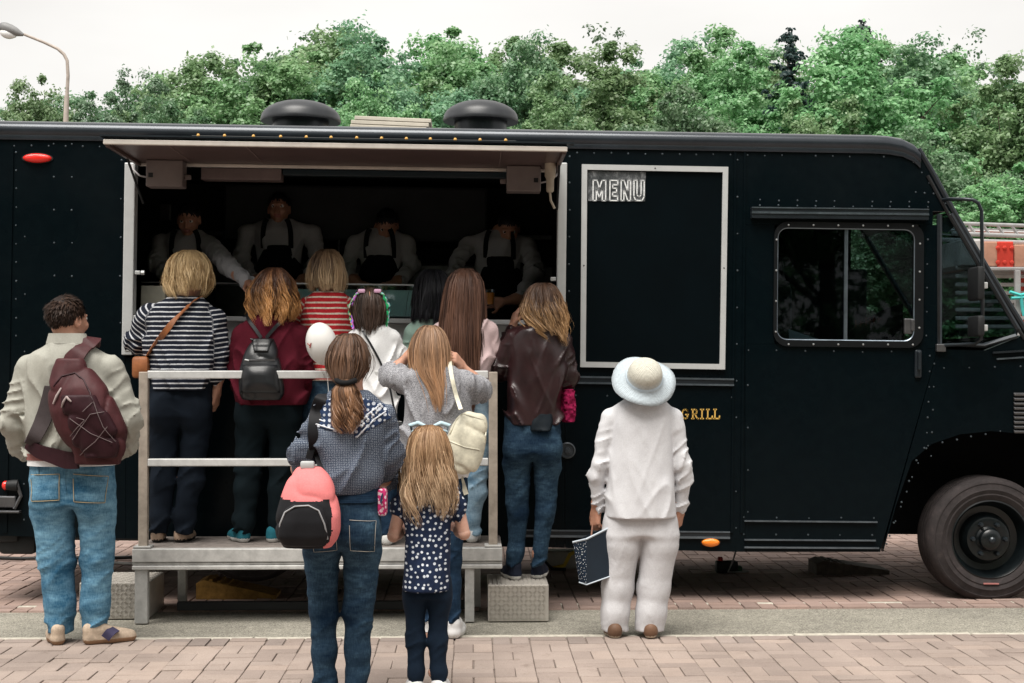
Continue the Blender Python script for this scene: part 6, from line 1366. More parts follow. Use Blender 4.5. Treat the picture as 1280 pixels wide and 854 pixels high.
for sx in (-1, 1):
    m = MB(); pts = [P.p(537 + sx * 4, 533, -.02), P.p(537 + sx * 14, 529, -.01), P.p(537 + sx * 24, 532, 0), P.p(537 + sx * 22, 540, 0), P.p(537 + sx * 12, 537, -.02)]; m.tube(pts, [.006, .011, .012, .010, .005], 7); m.build('hair_bow', M_bow, P.root, auto=60)
for u in (520, 548): shoe(P.root, Vector((P.p(u, 868).x, -.03, 0)), R(6 if u < 530 else -6), 1, M_whS, M_soleW, .19, .06)
# ================================================================== woman in white with sun hat
P = Person('woman in white linen shirt and trousers wearing a pale blue sun hat', 'person', F / 225, 0, 800)
legs = [[(777, 680, 0, 23.5), (772, 735, .01, 19.5), (769, 765, 0, 17.5), (768, 789, 0, 17.5)], [(824, 680, 0, 23.5), (817, 735, .01, 20.5), (814, 765, 0, 19), (812, 789, 0, 19)]]
M_lin = fabric('white_linen', (.585, .585, .605), .8, .05, folds=.3, cs=1.3); M_lin2 = fabric('white_linen_trousers', (.53, .525, .54), .8, .05, folds=.3, cs=2.2)
P.trousers(M_lin2, [(630, 756, 845, .115), (650, 755, 846, .12), (668, 754, 847, .12)], legs, fold=.0014, seed=8., legr=.98, h=.009)
rows = [(497, 787, 824, .075, -.02), (502, 774, 834, .1, -.02), (511, 763, 841, .12), (530, 757, 845, .13), (560, 756, 846, .135), (590, 755, 847, .14), (620, 752, 849, .15), (646, 750, 850, .155)]
P.top('linen_shirt', M_lin, rows, [[(763, 522, 0, 13), (750, 580, -.01, 11.5), (746, 596, .0, 11), (748, 634, .04, 8.5)], [(842, 522, 0, 13), (852, 580, -.01, 11.5), (855, 596, .0, 11), (851, 634, .04, 8.5)]], slim=.92, fold=.0028, hf=(11, 6, 2.), seed=3., sfold=3.)
P.head(805, 459, (805, 503, -.01), .94, dy=-.02); P.hand((748, 625, .04), (745, 638, .05), (744, 660, .04), (.8, .6, 0), -1, .95, k=.92, fr=.03); P.hand((851, 625, .04), (850, 638, .05), (847, 658, .05), (-.8, .6, 0), 1, .8, k=.92, fr=.03)
P.body([P.row(*r) for r in rows], legs); P.finish(SKIN2)
for u, a in ((768, 6), (811, -6)): shoe(P.root, Vector((P.p(u, 793).x, -.09, 0)), R(a), 1, plain('tan_shoe', (.13, .07, .042), .6, .3), plain('pale_sole', (.42, .35, .27)), .23, .05, soleh=.014)
short_hair(P, hairmat('hair_grey', (.1, .09, .085), (.4, .38, .36)), P.hc, .96, 0, n=1800, ln=.03, low=-.09)
HT = empty('hat', P.p(803, 473) + Vector((0, -.085, 0))); HT.parent = P.root; HT.rotation_euler = (R(50), R(3), 0)
k = NB('straw_weave'); v_ = k.co(); sp = k.n('SeparateXYZ'); k.l(v_, sp.inputs[0]); rr = k.math('POWER', k.math('ADD', k.math('POWER', sp.outputs[0], 2.), k.math('POWER', sp.outputs[1], 2.)), .5)
wv = k.math('SINE', k.math('MULTIPLY', k.math('ADD', rr, k.math('MULTIPLY', sp.outputs[2], -1.)), 700.)); k.bump(k.math('ADD', wv, k.noise(v_, 120, 3)), .5, .004); k.pr(.85, .2)
blue = k.ramp(rr, [(.094, (.62, .60, .52)), (.1, (.53, .60, .645))], 'LINEAR'); k.col(k.mix(.3, blue, k.ramp(k.noise(v_, 90, 3), [(.3, (.35, .35, .35)), (.7, (1, 1, 1))]), 'MULTIPLY'))
m = MB(); prof = [(.175, -.028), (.177, -.024), (.15, -.012), (.12, -.004), (.103, .004), (.098, .02), (.095, .05), (.086, .078), (.066, .098), (.036, .108), (0, .11)]
m.lathe(prof, 48, caps=False); m.lathe([(.174, -.03), (.148, -.016), (.118, -.008), (.1, .0)], 48, caps=False)
me_ = m.mesh('brim')
for vtx in me_.vertices:
    r0 = math.hypot(vtx.co.x, vtx.co.y); a = math.atan2(vtx.co.y, vtx.co.x); vtx.co.z += .012 * math.sin(a * 3 + 1) * max(0, (r0 - .1) / .075)
link('crown_and_brim', me_, k.m, HT, smooth=True)
m = MB(); m.lathe([(.1035, .003), (.1, .02), (.0985, .021), (.099, .002)], 48, caps=False); m.build('hat_band', fabric('pale_blue_band', (.5, .59, .66)), HT, auto=50)
# dotted gift bag in her left hand
q = P.p(736, 702, .05); GB = tag(empty('carrier_bag', P.base + P.p(740, 728, .05)), 'navy carrier bag with white dots on its side held by woman in white', 'bag')
M_gb = dotted('bag_dots', (.008, .016, .03), (.6, .62, .64), 62, .15, .9, axes=(1, -1, 1)); M_gn = plain('bag_navy', (.007, .016, .028), .45, .4, var=.2)
def gq(u, v, dy): return (P.p(u, v, dy) - P.p(740, 728, .05))
A_, B_, C_, D_ = gq(716, 678, -.06), gq(724, 728, -.06), gq(733, 731, -.1), gq(733, 674, -.1)
dep = Vector((.16, .16, .01))
E_, F_ = D_ + Vector((.17, .05, .075)), C_ + Vector((.17, .05, .05)); H_, I_ = A_ + Vector((.14, .1, .05)), B_ + Vector((.14, .1, .05))
m = MB(); m.add([A_, B_, C_, D_], [(0, 1, 2, 3)]); m.build('dotted_side', M_gb, GB)
m = MB(); m.add([D_, C_, F_, E_, A_, B_, I_, H_], [(0, 1, 2, 3), (4, 7, 6, 5), (3, 2, 6, 7), (1, 5, 6, 2)]); m.build('bag_panel', M_gn, GB)
m = MB(); m.tube([A_, D_, E_], .006, 5); m.build('pale_rim', plain('bag_rim', (.42, .47, .52)), GB)
m = MB(); hd_ = gq(744, 656, .05); m.tube([A_.lerp(D_, .6) + Vector((.06, .03, .02)), hd_ + Vector((-.015, 0, -.0)), hd_ + Vector((.02, .01, 0)), E_.lerp(H_, .4) - Vector((.05, 0, 0))], .005, 6); m.build('cord_handle', plain('cord_brown', (.18, .09, .06)), GB)
m = MB(); m.tube([B_, C_, F_], .004, 5); m.build('lower_seam', plain('bag_rim', (.42, .47, .52)), GB)
# ================================================================== kitchen staff, facing out
M_shirt = fabric('staff_shirt', (.34, .335, .35), .8, .06); M_apr = fabric('black_apron', (.003, .004, .005))
ZF = .97; YS = 10.35
def staff(label, u, vtop, vsh, shw, arms, hands, lean=0., pitch=0., Y=YS, hy=0., vneck=None):
    P = Person(label, 'person', Y, ZF, u, fd=-1)
    vn = vsh - 12; shw = shw * .86; arms = [[(q[0], q[1], q[2], q[3] * .84) for q in L_] for L_ in arms]; rows = [(vn, u - 14, u + 14, .06, 0), (vn + 6, u - 26, u + 26, .08), (vsh, u - shw * .82, u + shw * .82, .12), (vsh + 18, u - shw * .8, u + shw * .8, .13), (vsh + 55, u - shw * .66, u + shw * .66, .13), (vsh + 110, u - shw * .66, u + shw * .66, .13)]
    P.top('shirt', M_shirt, rows, arms, fold=.008, seed=u * .1, h=.0125)
    P.top('apron', M_apr, [(vsh + 22, u - 21, u + 21, .150), (vsh + 40, u - 27, u + 27, .155), (vsh + 62, u - 34, u + 34, .158), (vsh + 115, u - 34, u + 34, .16)], [], fold=.004, h=.0125)
    for sx in (-1, 1): P.strap('apron_strap', P.g, [(u + sx * 17, vsh + 26, None), (u + sx * 17, vsh + 8, None), (u + sx * 15, vsh - 4, None), (u + sx * 12, vsh - 10, None)], .035, .005, M_apr, P.root, gap=.006)
    P.trousers(M_blackT, [(vsh + 100, u - shw * .66, u + shw * .66, .13), (vsh + 130, u - shw * .66, u + shw * .66, .13)], [[(u - 17, vsh + 140, 0, 18), (u - 17, vsh + 200, 0, 14), (u - 17, 545, 0, 11)], [(u + 17, vsh + 140, 0, 18), (u + 17, vsh + 200, 0, 14), (u + 17, 545, 0, 11)]], fold=.004, h=.014)
    P.head(u + hy, vtop + 3, (u, vn + 2, 0), .98, pitch=pitch, dy=-.05 if pitch else 0); 
    for hnd in hands: P.hand(*hnd)
    P.body([P.row(*r) for r in rows], [[(u - 17, vsh + 140, 0, 18), (u - 17, 545, 0, 11)], [(u + 17, vsh + 140, 0, 18), (u + 17, 545, 0, 11)]]); P.finish(SKIN2)
    short_hair(P, hairmat('hair_black', 0, 0), P.hc, .98, 0, fd=-1, n=1500, ln=.02, seed=int(u), pitch=pitch)
    for sx in (-17, 17): shoe(P.root, Vector((P.p(u + sx, 540).x, .05, 0)), 0, -1, M_soleD, M_soleD, .27, .07)
    return P
staff('cook in white shirt leaning forward to hand something across the counter', 236, 250, 300, 46, [[(202, 304, 0, 15), (196, 330, -.05, 13), (214, 352, -.2, 10)], [(262, 306, -.08, 15), (285, 332, -.4, 13), (309, 352, -.72, 9)]], [((214, 350, -.18), (222, 356, -.3), (230, 358, -.38), (0, 0, -1), 1, .4), ((290, 338, -.48), (312, 355, -.76), (322, 362, -.84), (0, -.3, -1), -1, .5)], pitch=R(-22), Y=10.0)
staff('cook in white shirt and black apron standing upright behind the counter', 349, 238, 286, 52, [[(309, 292, 0, 15), (301, 326, -.03, 13), (318, 350, -.2, 9)], [(390, 292, 0, 15), (398, 326, -.03, 13), (382, 350, -.2, 9)]], [((318, 348, -.18), (328, 354, -.3), (338, 354, -.36), (0, 0, -1), 1, .4), ((382, 348, -.18), (372, 354, -.3), (362, 354, -.36), (0, 0, -1), -1, .4)])
staff('cook in white shirt with head bowed over the glass guard', 476, 258, 298, 45, [[(444, 304, 0, 14), (434, 330, -.05, 12), (440, 350, -.2, 9)], [(508, 304, 0, 14), (514, 332, -.05, 12), (500, 352, -.2, 9)]], [((440, 348, -.18), (450, 355, -.3), (460, 356, -.38), (0, 0, -1), 1, .4), ((500, 350, -.18), (490, 355, -.3), (480, 356, -.38), (0, 0, -1), -1, .4)], pitch=R(-35), hy=8)
staff('cook in white shirt holding out an orange drink at the hatch corner', 624, 262, 300, 50, [[(586, 306, 0, 15), (570, 330, -.1, 12), (562, 352, -.25, 9)], [(660, 308, 0, 15), (668, 340, -.12, 13), (650, 372, -.35, 10)]], [((562, 350, -.22), (568, 358, -.34), (574, 362, -.42), (0, 0, -1), 1, .4), ((654, 372, -.34), (626, 378, -.5), (608, 378, -.56), (0, -1, 0), -1, .8)], pitch=R(-30), hy=12)
# orange drink cup in that cook's hand
q = PY(612, 371, YS - .64); CP = tag(empty('drink_cup', q - Vector((0, .02, .06))), 'orange drink in a clear cup held out by cook', 'cup')
m = MB(); m.lathe([(.03, 0), (.038, .11), (.036, .11), (.028, .006)], 20, caps=False); m.lathe([(.0, .004), (.029, .004)], 20, caps=False); m.build('cup', glass('cup_plastic', (.85, .87, .88), .08), CP, auto=40)
m = MB(); m.lathe([(.027, .008), (.034, .085), (0, .086)], 20); m.build('juice', plain('orange_juice', (.75, .25, .03), .3, .4), CP, auto=40)
# ================================================================== balloon
q = PY(402, 430, 8.35); BL = tag(empty('balloon', q), 'pearly white balloon floating beside the red striped top', 'balloon')
k = NB('balloon_latex'); k.col((.66, .65, .63)); k.pr(.28, .5); k.b.inputs['Subsurface Weight'].default_value = .4; k.b.inputs['Subsurface Radius'].default_value = (.05, .05, .05)
s_ = F / 8.35; m = MB(); prof = []
for i in range(25):
    a = -math.pi / 2 + math.pi * i / 24; z = math.sin(a); r0 = math.cos(a); prof.append((19.5 / s_ * r0 * (1 if z > 0 else 1 - .1 * z * z), 27 / s_ * z))
m.lathe(prof, 36, Matrix.Rotation(R(-12), 4, 'Y'), caps=False); m.build('latex', k.m, BL, smooth=True)
m = MB(); Mk = Matrix.Rotation(R(-12), 4, 'Y'); m.lathe([(.004, -.125), (.011, -.14), (.002, -.138)], 12, Mk); m.build('knot', k.m, BL, auto=60)
m = MB(); m.tube([Mk @ Vector((0, 0, -.135)), (.035, 0, -.2), (.04, 0, -.27), (.03, .02, -.33), (.05, .03, -.5)], .0018, 5); m.build('string', M_soleW, BL)
m = MB(); x_, z_ = -.062, -.01; m.tube([(x_ - .012, -.068, z_ + .012), (x_, -.072, z_), (x_ + .01, -.075, z_ + .014), (x_ + .002, -.072, z_ - .014)], .004, 5); m.build('printed_mark', plain('red_print', (.3, .08, .07)), BL)
# ------------------------------------------------------------------ queue platform with railings and steps
PLY0, PLY1 = F / 212.5, TY - .06
PF = tag(empty('platform', (0, PLY0, 0)), 'low aluminium platform with railing in front of the serving hatch', 'platform')
M_beam = plain('platform_aluminium', (.46, .455, .44), .5, .45, .2, var=.25, vs=12, bump=.2, bs=40); M_post = plain('post_beige', (.36, .31, .26), .55, .35, .15, var=.25, vs=14); M_deck = plain('deck_board', (.19, .165, .15), .8, .25, var=.35, vs=14)
def q0(u, v, Y=PLY0): return PY(u, v, Y)
xa, xb = q0(165, 690).x, q0(628, 690).x; dy1 = PLY1 - PLY0
for z0, z1, yo in ((.352, .43, 0), (.335, .35, .008), (.308, .333, -.004)):
    m = MB(); m.bbox(xa, xb, yo, .06, z0, z1, .005); m.build('front_beam', M_beam, PF)
m = MB(); m.bbox(xa, xb, dy1 - .06, dy1, .31, .425, .005); m.build('back_beam', M_beam, PF)
for x in (xa, xb - .05, (xa + xb) / 2): m = MB(); m.bbox(x, x + .05, .062, dy1 - .062, .31, .42, .005); m.build('cross_beam', M_beam, PF)
nb = 5; wd = (dy1 - .07) / nb
for i in range(nb): m = MB(); m.bbox(xa + .004, xb - .004, .062 + wd * i, .062 + wd * (i + 1) - .004, .4215, .432, .002); m.build('deck_plank', M_deck, PF)
for u in (177, 616.5):
    x = q0(u, 600).x; m = MB(); m.bbox(x - .026, x + .026, .03, .08, .432, PY(u, 465, PLY0).z, .004); m.build('post', M_post, PF)
    m = MB(); m.bbox(x - .05, x + .05, .005, .11, .4325, .445, .003); m.build('post_foot', M_beam, PF)
for v0, v1 in ((463.5, 473.5), (574.5, 584)):
    m = MB(); x0, x1 = q0(182, v0).x, q0(611, v0).x; m.bbox(x0 + .003, x1 - .003, .032, .076, q0(0, v1).z, q0(0, v0).z, .005); m.build('rail', plain('rail_white', (.56, .56, .55), .45, .45, .2, var=.15, vs=14), PF)
for u, w_ in ((176, .075), (587, .055), (205, .05), (596, .05)):
    x = q0(u, 720).x; yo = .002 if u in (176, 587) else dy1 - .1; m = MB(); m.bbox(x - w_ / 2, x + w_ / 2, yo + .004, yo + .06, -.005, .308, .004); m.build('leg', M_beam, PF)
m = MB(); m.bbox(xa + .2, xb - .2, .3, .35, .02, .07, .004); m.build('ground_beam', M_rubber, PF)
M_chk = plain('checker_plate', (.44, .41, .37), .42, .5, .35, var=.12, vs=10)
def step(u0, u1, vb_, label):
    a = PG(u0, vb_); b = PG(u1, vb_); Y0 = a.y; H_ = ZS - .002; D = .44; S = tag(empty('step', ((a.x + b.x) / 2, Y0, 0)), label, 'step', None); w_ = (b.x - a.x) / 2
    m = MB(); m.bbox(-w_, w_, 0, D, -.006, H_, .005); m.build('box', M_chk, S)
    def plate(nm, place):
        m = MB(); pt = .026; L_ = w_ * 2
        for i in range(int(L_ / pt)):
            for j in range(int((H_ if nm == 'front_tread' else D) / pt)):
                cx, cz = -w_ + pt * (i + .6), pt * (j + .6); an = R(45 if (i + j) % 2 else -45)
                for o in (-.0075, 0, .0075):
                    ln, wd = .0105, .0026; c, s_ = math.cos(an), math.sin(an); ox, oz = cx - s_ * o, cz + c * o
                    P4 = [(ox + c * a_ - s_ * b_, oz + s_ * a_ + c * b_) for a_, b_ in ((-ln, 0), (0, -wd), (ln, 0), (0, wd))]
                    m.add([place(x, z, 0) for x, z in P4] + [place(ox, oz, .0055)], [(0, 1, 4), (1, 2, 4), (2, 3, 4), (3, 0, 4)])
        m.build(nm, M_chk, S)['kind'] = 'stuff'
    plate('front_tread', lambda x, z, h: (x, -h, z)); plate('top_tread', lambda x, z, h: (x, z, H_ + h))
    return S
step(610, 686, 776, 'checker plate step under the woman in leather jacket'); step(99, 185, 773, 'checker plate step behind the man with burgundy backpack')
# a ribbed sheet on the far step
m = MB(); x0, x1 = PG(140, 773).x, PG(171, 773).x
# things on the ground by the truck
M_chock = plain('yellow_ramp', (.34, .19, .05), .8, .25, var=.4, vs=20)
def wedge(u0, u1, v, Yd, h0, h1, wd, mat, label, nm, cat):
    a = PY(u0, v, Yd); b = PY(u1, v, Yd); S = tag(empty(nm, (a.x, Yd, 0)), label, cat); L_ = b.x - a.x
    m = MB(); m.prism([(0, -.006), (L_, -.006), (L_, h1), (L_ * .7, h1 + (h0 - h1) * .35), (.05, h0), (0, h0 - .02)], 0, wd); m.build('ramp_body', mat, S)
    for i in range(7):
        x = .08 + (L_ - .15) * i / 7; z = h0 + (h1 - h0) * (i / 7); m = MB(); m.box(x, x + .02, .02, wd - .02, z - .02, z + .004); m.build('grip', mat, S)
wedge(245, 345, 745, PG(245, 749).y, .12, .02, .25, M_chock, 'mustard wheel ramp lying under the platform', 'wheel_ramp', 'wheel ramp')
wedge(1021, 1112, 718, PG(1021, 719).y, .10, .03, .26, plain('brown_ramp', (.07, .055, .045), .8, .25, var=.4, vs=20), 'dark brown wheel ramp on the paving under the cab', 'wheel_ramp', 'wheel ramp')
p = PG(905, 716); S = tag(empty('cable_connector', p), 'black and green power connector with grey cable under the truck', 'connector')
m = MB(); m.bbox(-.06, .1, -.03, .05, -.004, .085, .015); m.build('housing', M_rubber, S, auto=40); m = MB(); m.bbox(.02, .13, -.025, .045, 0, .05, .01); m.build('plug', plain('dark_green', (.02, .06, .03), .6, .3), S, auto=40)
m = MB(); m.bbox(-.045, -.01, -.02, .02, .083, .115, .008); m.build('red_cap', plain('red_cap', (.4, .03, .02), .5, .3), S, auto=40)
m = MB(); m.tube([(.12, 0, .03), (.17, -.02, .012), (.1, -.04, .01), (.02, -.05, .012), (.06, -.03, .09), (.1, 0, .2), (.11, -.02, .33)], .007, 6); m.build('cable', plain('grey_cable', (.35, .33, .33)), S, auto=60)
p = PG(690, 714); S = tag(empty('cable_coil', p), 'yellow cable and black hose coiled on the ground beside the step', 'cable')
m = MB(); m.tube([(-.05, 0, .02), (.02, .02, .02), (.09, .0, .04), (.13, 0, .12), (.17, .02, .14)], .014, 7); m.build('yellow_cable', plain('yellow_pvc', (.6, .42, .05), .5, .4), S, auto=60)
m = MB(); m.tube([(-.1, .02, .2), (-.06, .0, .08), (0, -.02, .02), (.1, -.02, .015)], .012, 7); m.build('black_hose', M_rubber, S, auto=60)
m = MB(); m.bbox(-.12, .2, .1, .3, -.004, .13, .02); m.build('grey_pallet_block', plain('pale_block', (.36, .35, .31), .8, .2), S)
for v, u0, u1, r_, nm, c, lab in ((700, -40, 175, .014, 'hose', (.03, .03, .03), 'black hose lying along the paving behind the truck'), (706, 60, 200, .01, 'hose', (.5, .48, .45), 'pale grey hose lying beside the black one')):
    a = PG(u0, v); b = PG(u1, v); S = tag(empty(nm, a), lab, 'hose'); m = MB(); n = 16; m.tube([((b.x - a.x) * i / n, .03 * math.sin(i * .9), r_ * .9) for i in range(n + 1)], r_, 7); m.build('pipe', plain(nm + '_' + lab[:4], c, .5, .4), S, auto=60)
# tie panel behind the left step
# ------------------------------------------------------------------ street lamp
YL_ = 28; S = tag(empty('street_lamp', (PY(82, 300, YL_).x, YL_, -.14)), 'tall pale street lamp with a curved arm above the trees', 'street lamp')
def lp(u, v): return PY(u, v, YL_) - S.location
M_lamp = plain('lamp_concrete', (.42, .37, .33), .8, .2, var=.2)
m = MB(); b = lp(82, 160); m.tube([(b.x, 0, 0), (b.x, 0, 2.5), tuple(lp(82, 160)), tuple(lp(83.5, 120))], [.11, .1, .05, .048], 10); m.build('pole', M_lamp, S, auto=60)
m = MB(); m.tube([lp(*q) for q in ((83.5, 122), (85, 95), (84, 76), (80, 68), (72, 61), (55, 53), (30, 43))], [.036, .034, .032, .032, .03, .028, .026], 8); m.build('arm', M_lamp, S, auto=60)
a, b = lp(29, 43), lp(-2, 31); m = MB(); n = 10; m.tube([a.lerp(b, i / n) + Vector((0, 0, -.01)) for i in range(n + 1)], [.03, .05, .07, .09, .1, .11, .11, .11, .1, .08, .03], 10); m.build('lamp_head', plain('lamp_grey', (.2, .2, .2), .5, .4), S, auto=60)
a, b = lp(20, 42), lp(0, 35); m = MB(); m.tube([a.lerp(b, i / 6) + Vector((0, 0, -.06)) for i in range(7)], [.02, .06, .09, .1, .1, .08, .03], 10); m.build('lamp_glass', plain('lamp_diffuser', (.75, .76, .76), .3, .5), S, auto=60)
# ------------------------------------------------------------------ trees
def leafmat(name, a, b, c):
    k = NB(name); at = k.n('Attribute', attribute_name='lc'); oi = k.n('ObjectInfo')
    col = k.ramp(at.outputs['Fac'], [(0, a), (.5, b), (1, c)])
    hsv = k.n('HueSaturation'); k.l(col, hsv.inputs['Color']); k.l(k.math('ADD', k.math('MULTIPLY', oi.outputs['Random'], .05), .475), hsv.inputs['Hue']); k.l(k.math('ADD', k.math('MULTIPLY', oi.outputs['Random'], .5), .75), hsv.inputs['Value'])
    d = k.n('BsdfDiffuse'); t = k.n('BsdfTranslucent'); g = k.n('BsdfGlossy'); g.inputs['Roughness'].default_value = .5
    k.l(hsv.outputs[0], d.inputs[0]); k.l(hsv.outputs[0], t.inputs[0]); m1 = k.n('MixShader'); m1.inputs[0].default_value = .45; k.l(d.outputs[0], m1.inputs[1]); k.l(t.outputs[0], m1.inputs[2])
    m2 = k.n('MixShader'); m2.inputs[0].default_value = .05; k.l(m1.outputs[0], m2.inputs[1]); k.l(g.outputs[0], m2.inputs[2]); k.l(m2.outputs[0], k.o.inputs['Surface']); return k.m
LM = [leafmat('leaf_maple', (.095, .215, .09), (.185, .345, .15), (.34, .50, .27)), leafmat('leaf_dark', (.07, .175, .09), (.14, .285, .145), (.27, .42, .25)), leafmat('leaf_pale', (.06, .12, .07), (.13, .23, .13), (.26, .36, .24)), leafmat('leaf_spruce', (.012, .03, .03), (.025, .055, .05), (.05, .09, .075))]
M_bark = plain('bark', (.07, .055, .045), .95, .1, var=.4, vs=8)
def leaves(cent, rad, nper, size, rg, squash=.75, up=.45):
    """leaf quads on clump shells"""
    n = len(cent); q = rg.normal(size=(n, nper, 3)); q /= np.linalg.norm(q, axis=2, keepdims=True)
    q[..., 2] = np.where(rg.random((n, nper)) < .6, np.abs(q[..., 2]), q[..., 2])
    rr = rad[:, None, None] * np.abs(rg.normal(.75, .27, (n, nper, 1))); pos = cent[:, None] + q * rr * np.array((1, 1, squash))
    nrm = q * (1 - up) + np.array((0, 0, up)) + rg.normal(0, .35, q.shape); nrm /= np.linalg.norm(nrm, axis=2, keepdims=True)
    t = np.cross(nrm, rg.normal(size=q.shape)); t /= np.linalg.norm(t, axis=2, keepdims=True); b = np.cross(nrm, t)
    s = size * (.6 + .8 * rg.random((n, nper, 1)))
    V = np.stack([pos - t * s * .5, pos - b * s * .38 + nrm * s * .08, pos + t * s * .55, pos + b * s * .38 + nrm * s * .08], 2).reshape(-1, 3)
    Q = np.arange(len(V)).reshape(-1, 4)
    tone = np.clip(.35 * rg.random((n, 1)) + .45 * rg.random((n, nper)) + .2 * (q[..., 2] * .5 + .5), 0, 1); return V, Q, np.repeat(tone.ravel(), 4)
def crown_mesh(kind, seed, H_, W_, ncl, nper, size, shape='round'):
    rg = np.random.default_rng(seed)
    if shape == 'spruce':
        cs, rs = [], []
        for i in range(34):
            i = i * 46 / 34; z = H_ * (.12 + .86 * (i / 45) ** .9); r0 = W_ * (1 - i / 46) * .95 + .06
            for a in range(max(3, int(8 * (1 - i / 46)))):
                th = rg.random() * 6.28
                for f in (.2, .4, .6, .8, 1.): cs.append((math.cos(th) * r0 * f, math.sin(th) * r0 * f, z - .35 * r0 * f + rg.normal(0, .06))); rs.append(.10 + .08 * (1 - i / 46))
        return leaves(np.array(cs), np.array(rs), nper, size, rg, .5, .2)
    lob = []
    for i in range(8):
        th = rg.random() * 6.28; f = rg.random() ** .5 * .62; lob.append((math.cos(th) * W_ * f, math.sin(th) * W_ * f, H_ * (.36 + .36 * rg.random() * (1 - .4 * f)), W_ * (.38 + .17 * rg.random())))
    lob.append((0, 0, H_ * .6, W_ * .55)); lob.append((0, 0, H_ * .35, W_ * .6))
    for i in range(16):                       # leaders pushing out of the outline
        th = rg.random() * 6.28; f = rg.random() ** .6 * .75; lob.append((math.cos(th) * W_ * f, math.sin(th) * W_ * f, H_ * (.92 - .38 * f * f - .12 * rg.random()), W_ * (.12 + .1 * rg.random())))
    wts = np.array([l[3] ** 2 for l in lob]); wts /= wts.sum(); cs, rs = [], []
    while len(cs) < ncl:
        l = lob[rg.choice(len(lob), p=wts)]; d = rg.normal(size=3); d /= np.linalg.norm(d)
        if d[2] < -.3 and rg.random() < .6: continue
        r0 = l[3] * (.62 + .45 * rg.random()); p = np.array(l[:3]) + d * r0 * np.array((1, 1, 1.15))
        if p[2] < H_ * .16: continue
        cs.append(p); rs.append(W_ * (.045 + .075 * rg.random() ** 1.5))
    cs, rs = np.array(cs), np.array(rs); cs[:, 2] *= H_ / (cs[:, 2] + rs * .5).max()
    return leaves(cs, rs, nper, size, rg)
def tree_proto(kind, seed, H_, W_, ncl, nper, size, shape='round'):
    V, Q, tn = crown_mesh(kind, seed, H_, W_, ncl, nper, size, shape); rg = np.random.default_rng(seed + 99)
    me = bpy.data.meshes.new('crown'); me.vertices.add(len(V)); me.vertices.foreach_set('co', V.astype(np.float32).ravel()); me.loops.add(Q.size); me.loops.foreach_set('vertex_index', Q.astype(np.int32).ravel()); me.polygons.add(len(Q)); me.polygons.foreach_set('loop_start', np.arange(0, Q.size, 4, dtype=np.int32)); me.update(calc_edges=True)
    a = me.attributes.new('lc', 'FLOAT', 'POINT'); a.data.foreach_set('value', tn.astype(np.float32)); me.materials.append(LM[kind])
    m = MB(); m.tube([(0, 0, -.2), (.04, .02, H_ * .25), (-.03, .05, H_ * .5), (.02, 0, H_ * (.95 if shape == 'spruce' else .6))], [.22, .18, .12, .03], 9)
    if shape != 'spruce':
        for i in range(11 if ncl > 300 else 34):
            th = rg.random() * 6.28; z0 = H_ * (.22 + .4 * rg.random()); L_ = W_ * (.45 + .3 * rg.random()) * (1 if ncl > 300 else .8); d = Vector((math.cos(th), math.sin(th), .7))
            m.tube([(0, 0, z0), tuple(Vector((0, 0, z0)) + d * L_ * .5), tuple(Vector((0, 0, z0)) + d * L_ + Vector((0, 0, .3)))], [.06, .03, .008], 5)
    tm = m.mesh('trunk'); tm.materials.append(M_bark); tm.polygons.foreach_set('use_smooth', np.ones(len(tm.polygons), bool)); return me, tm
PROT = [tree_proto(0, 1, 10, 3.9, 900, 130, .105), tree_proto(0, 2, 10, 3.6, 880, 130, .10), tree_proto(1, 3, 10, 3.8, 900, 125, .10), tree_proto(2, 4, 10, 3.2, 800, 100, .085), tree_proto(3, 5, 10, 3.3, 0, 20, .10, 'spruce'), tree_proto(2, 6, 10, 3.2, 260, 30, .10)]
KN = ['maple_tree', 'maple_tree', 'lime_tree', 'willow_tree', 'spruce_tree', 'birch_tree']
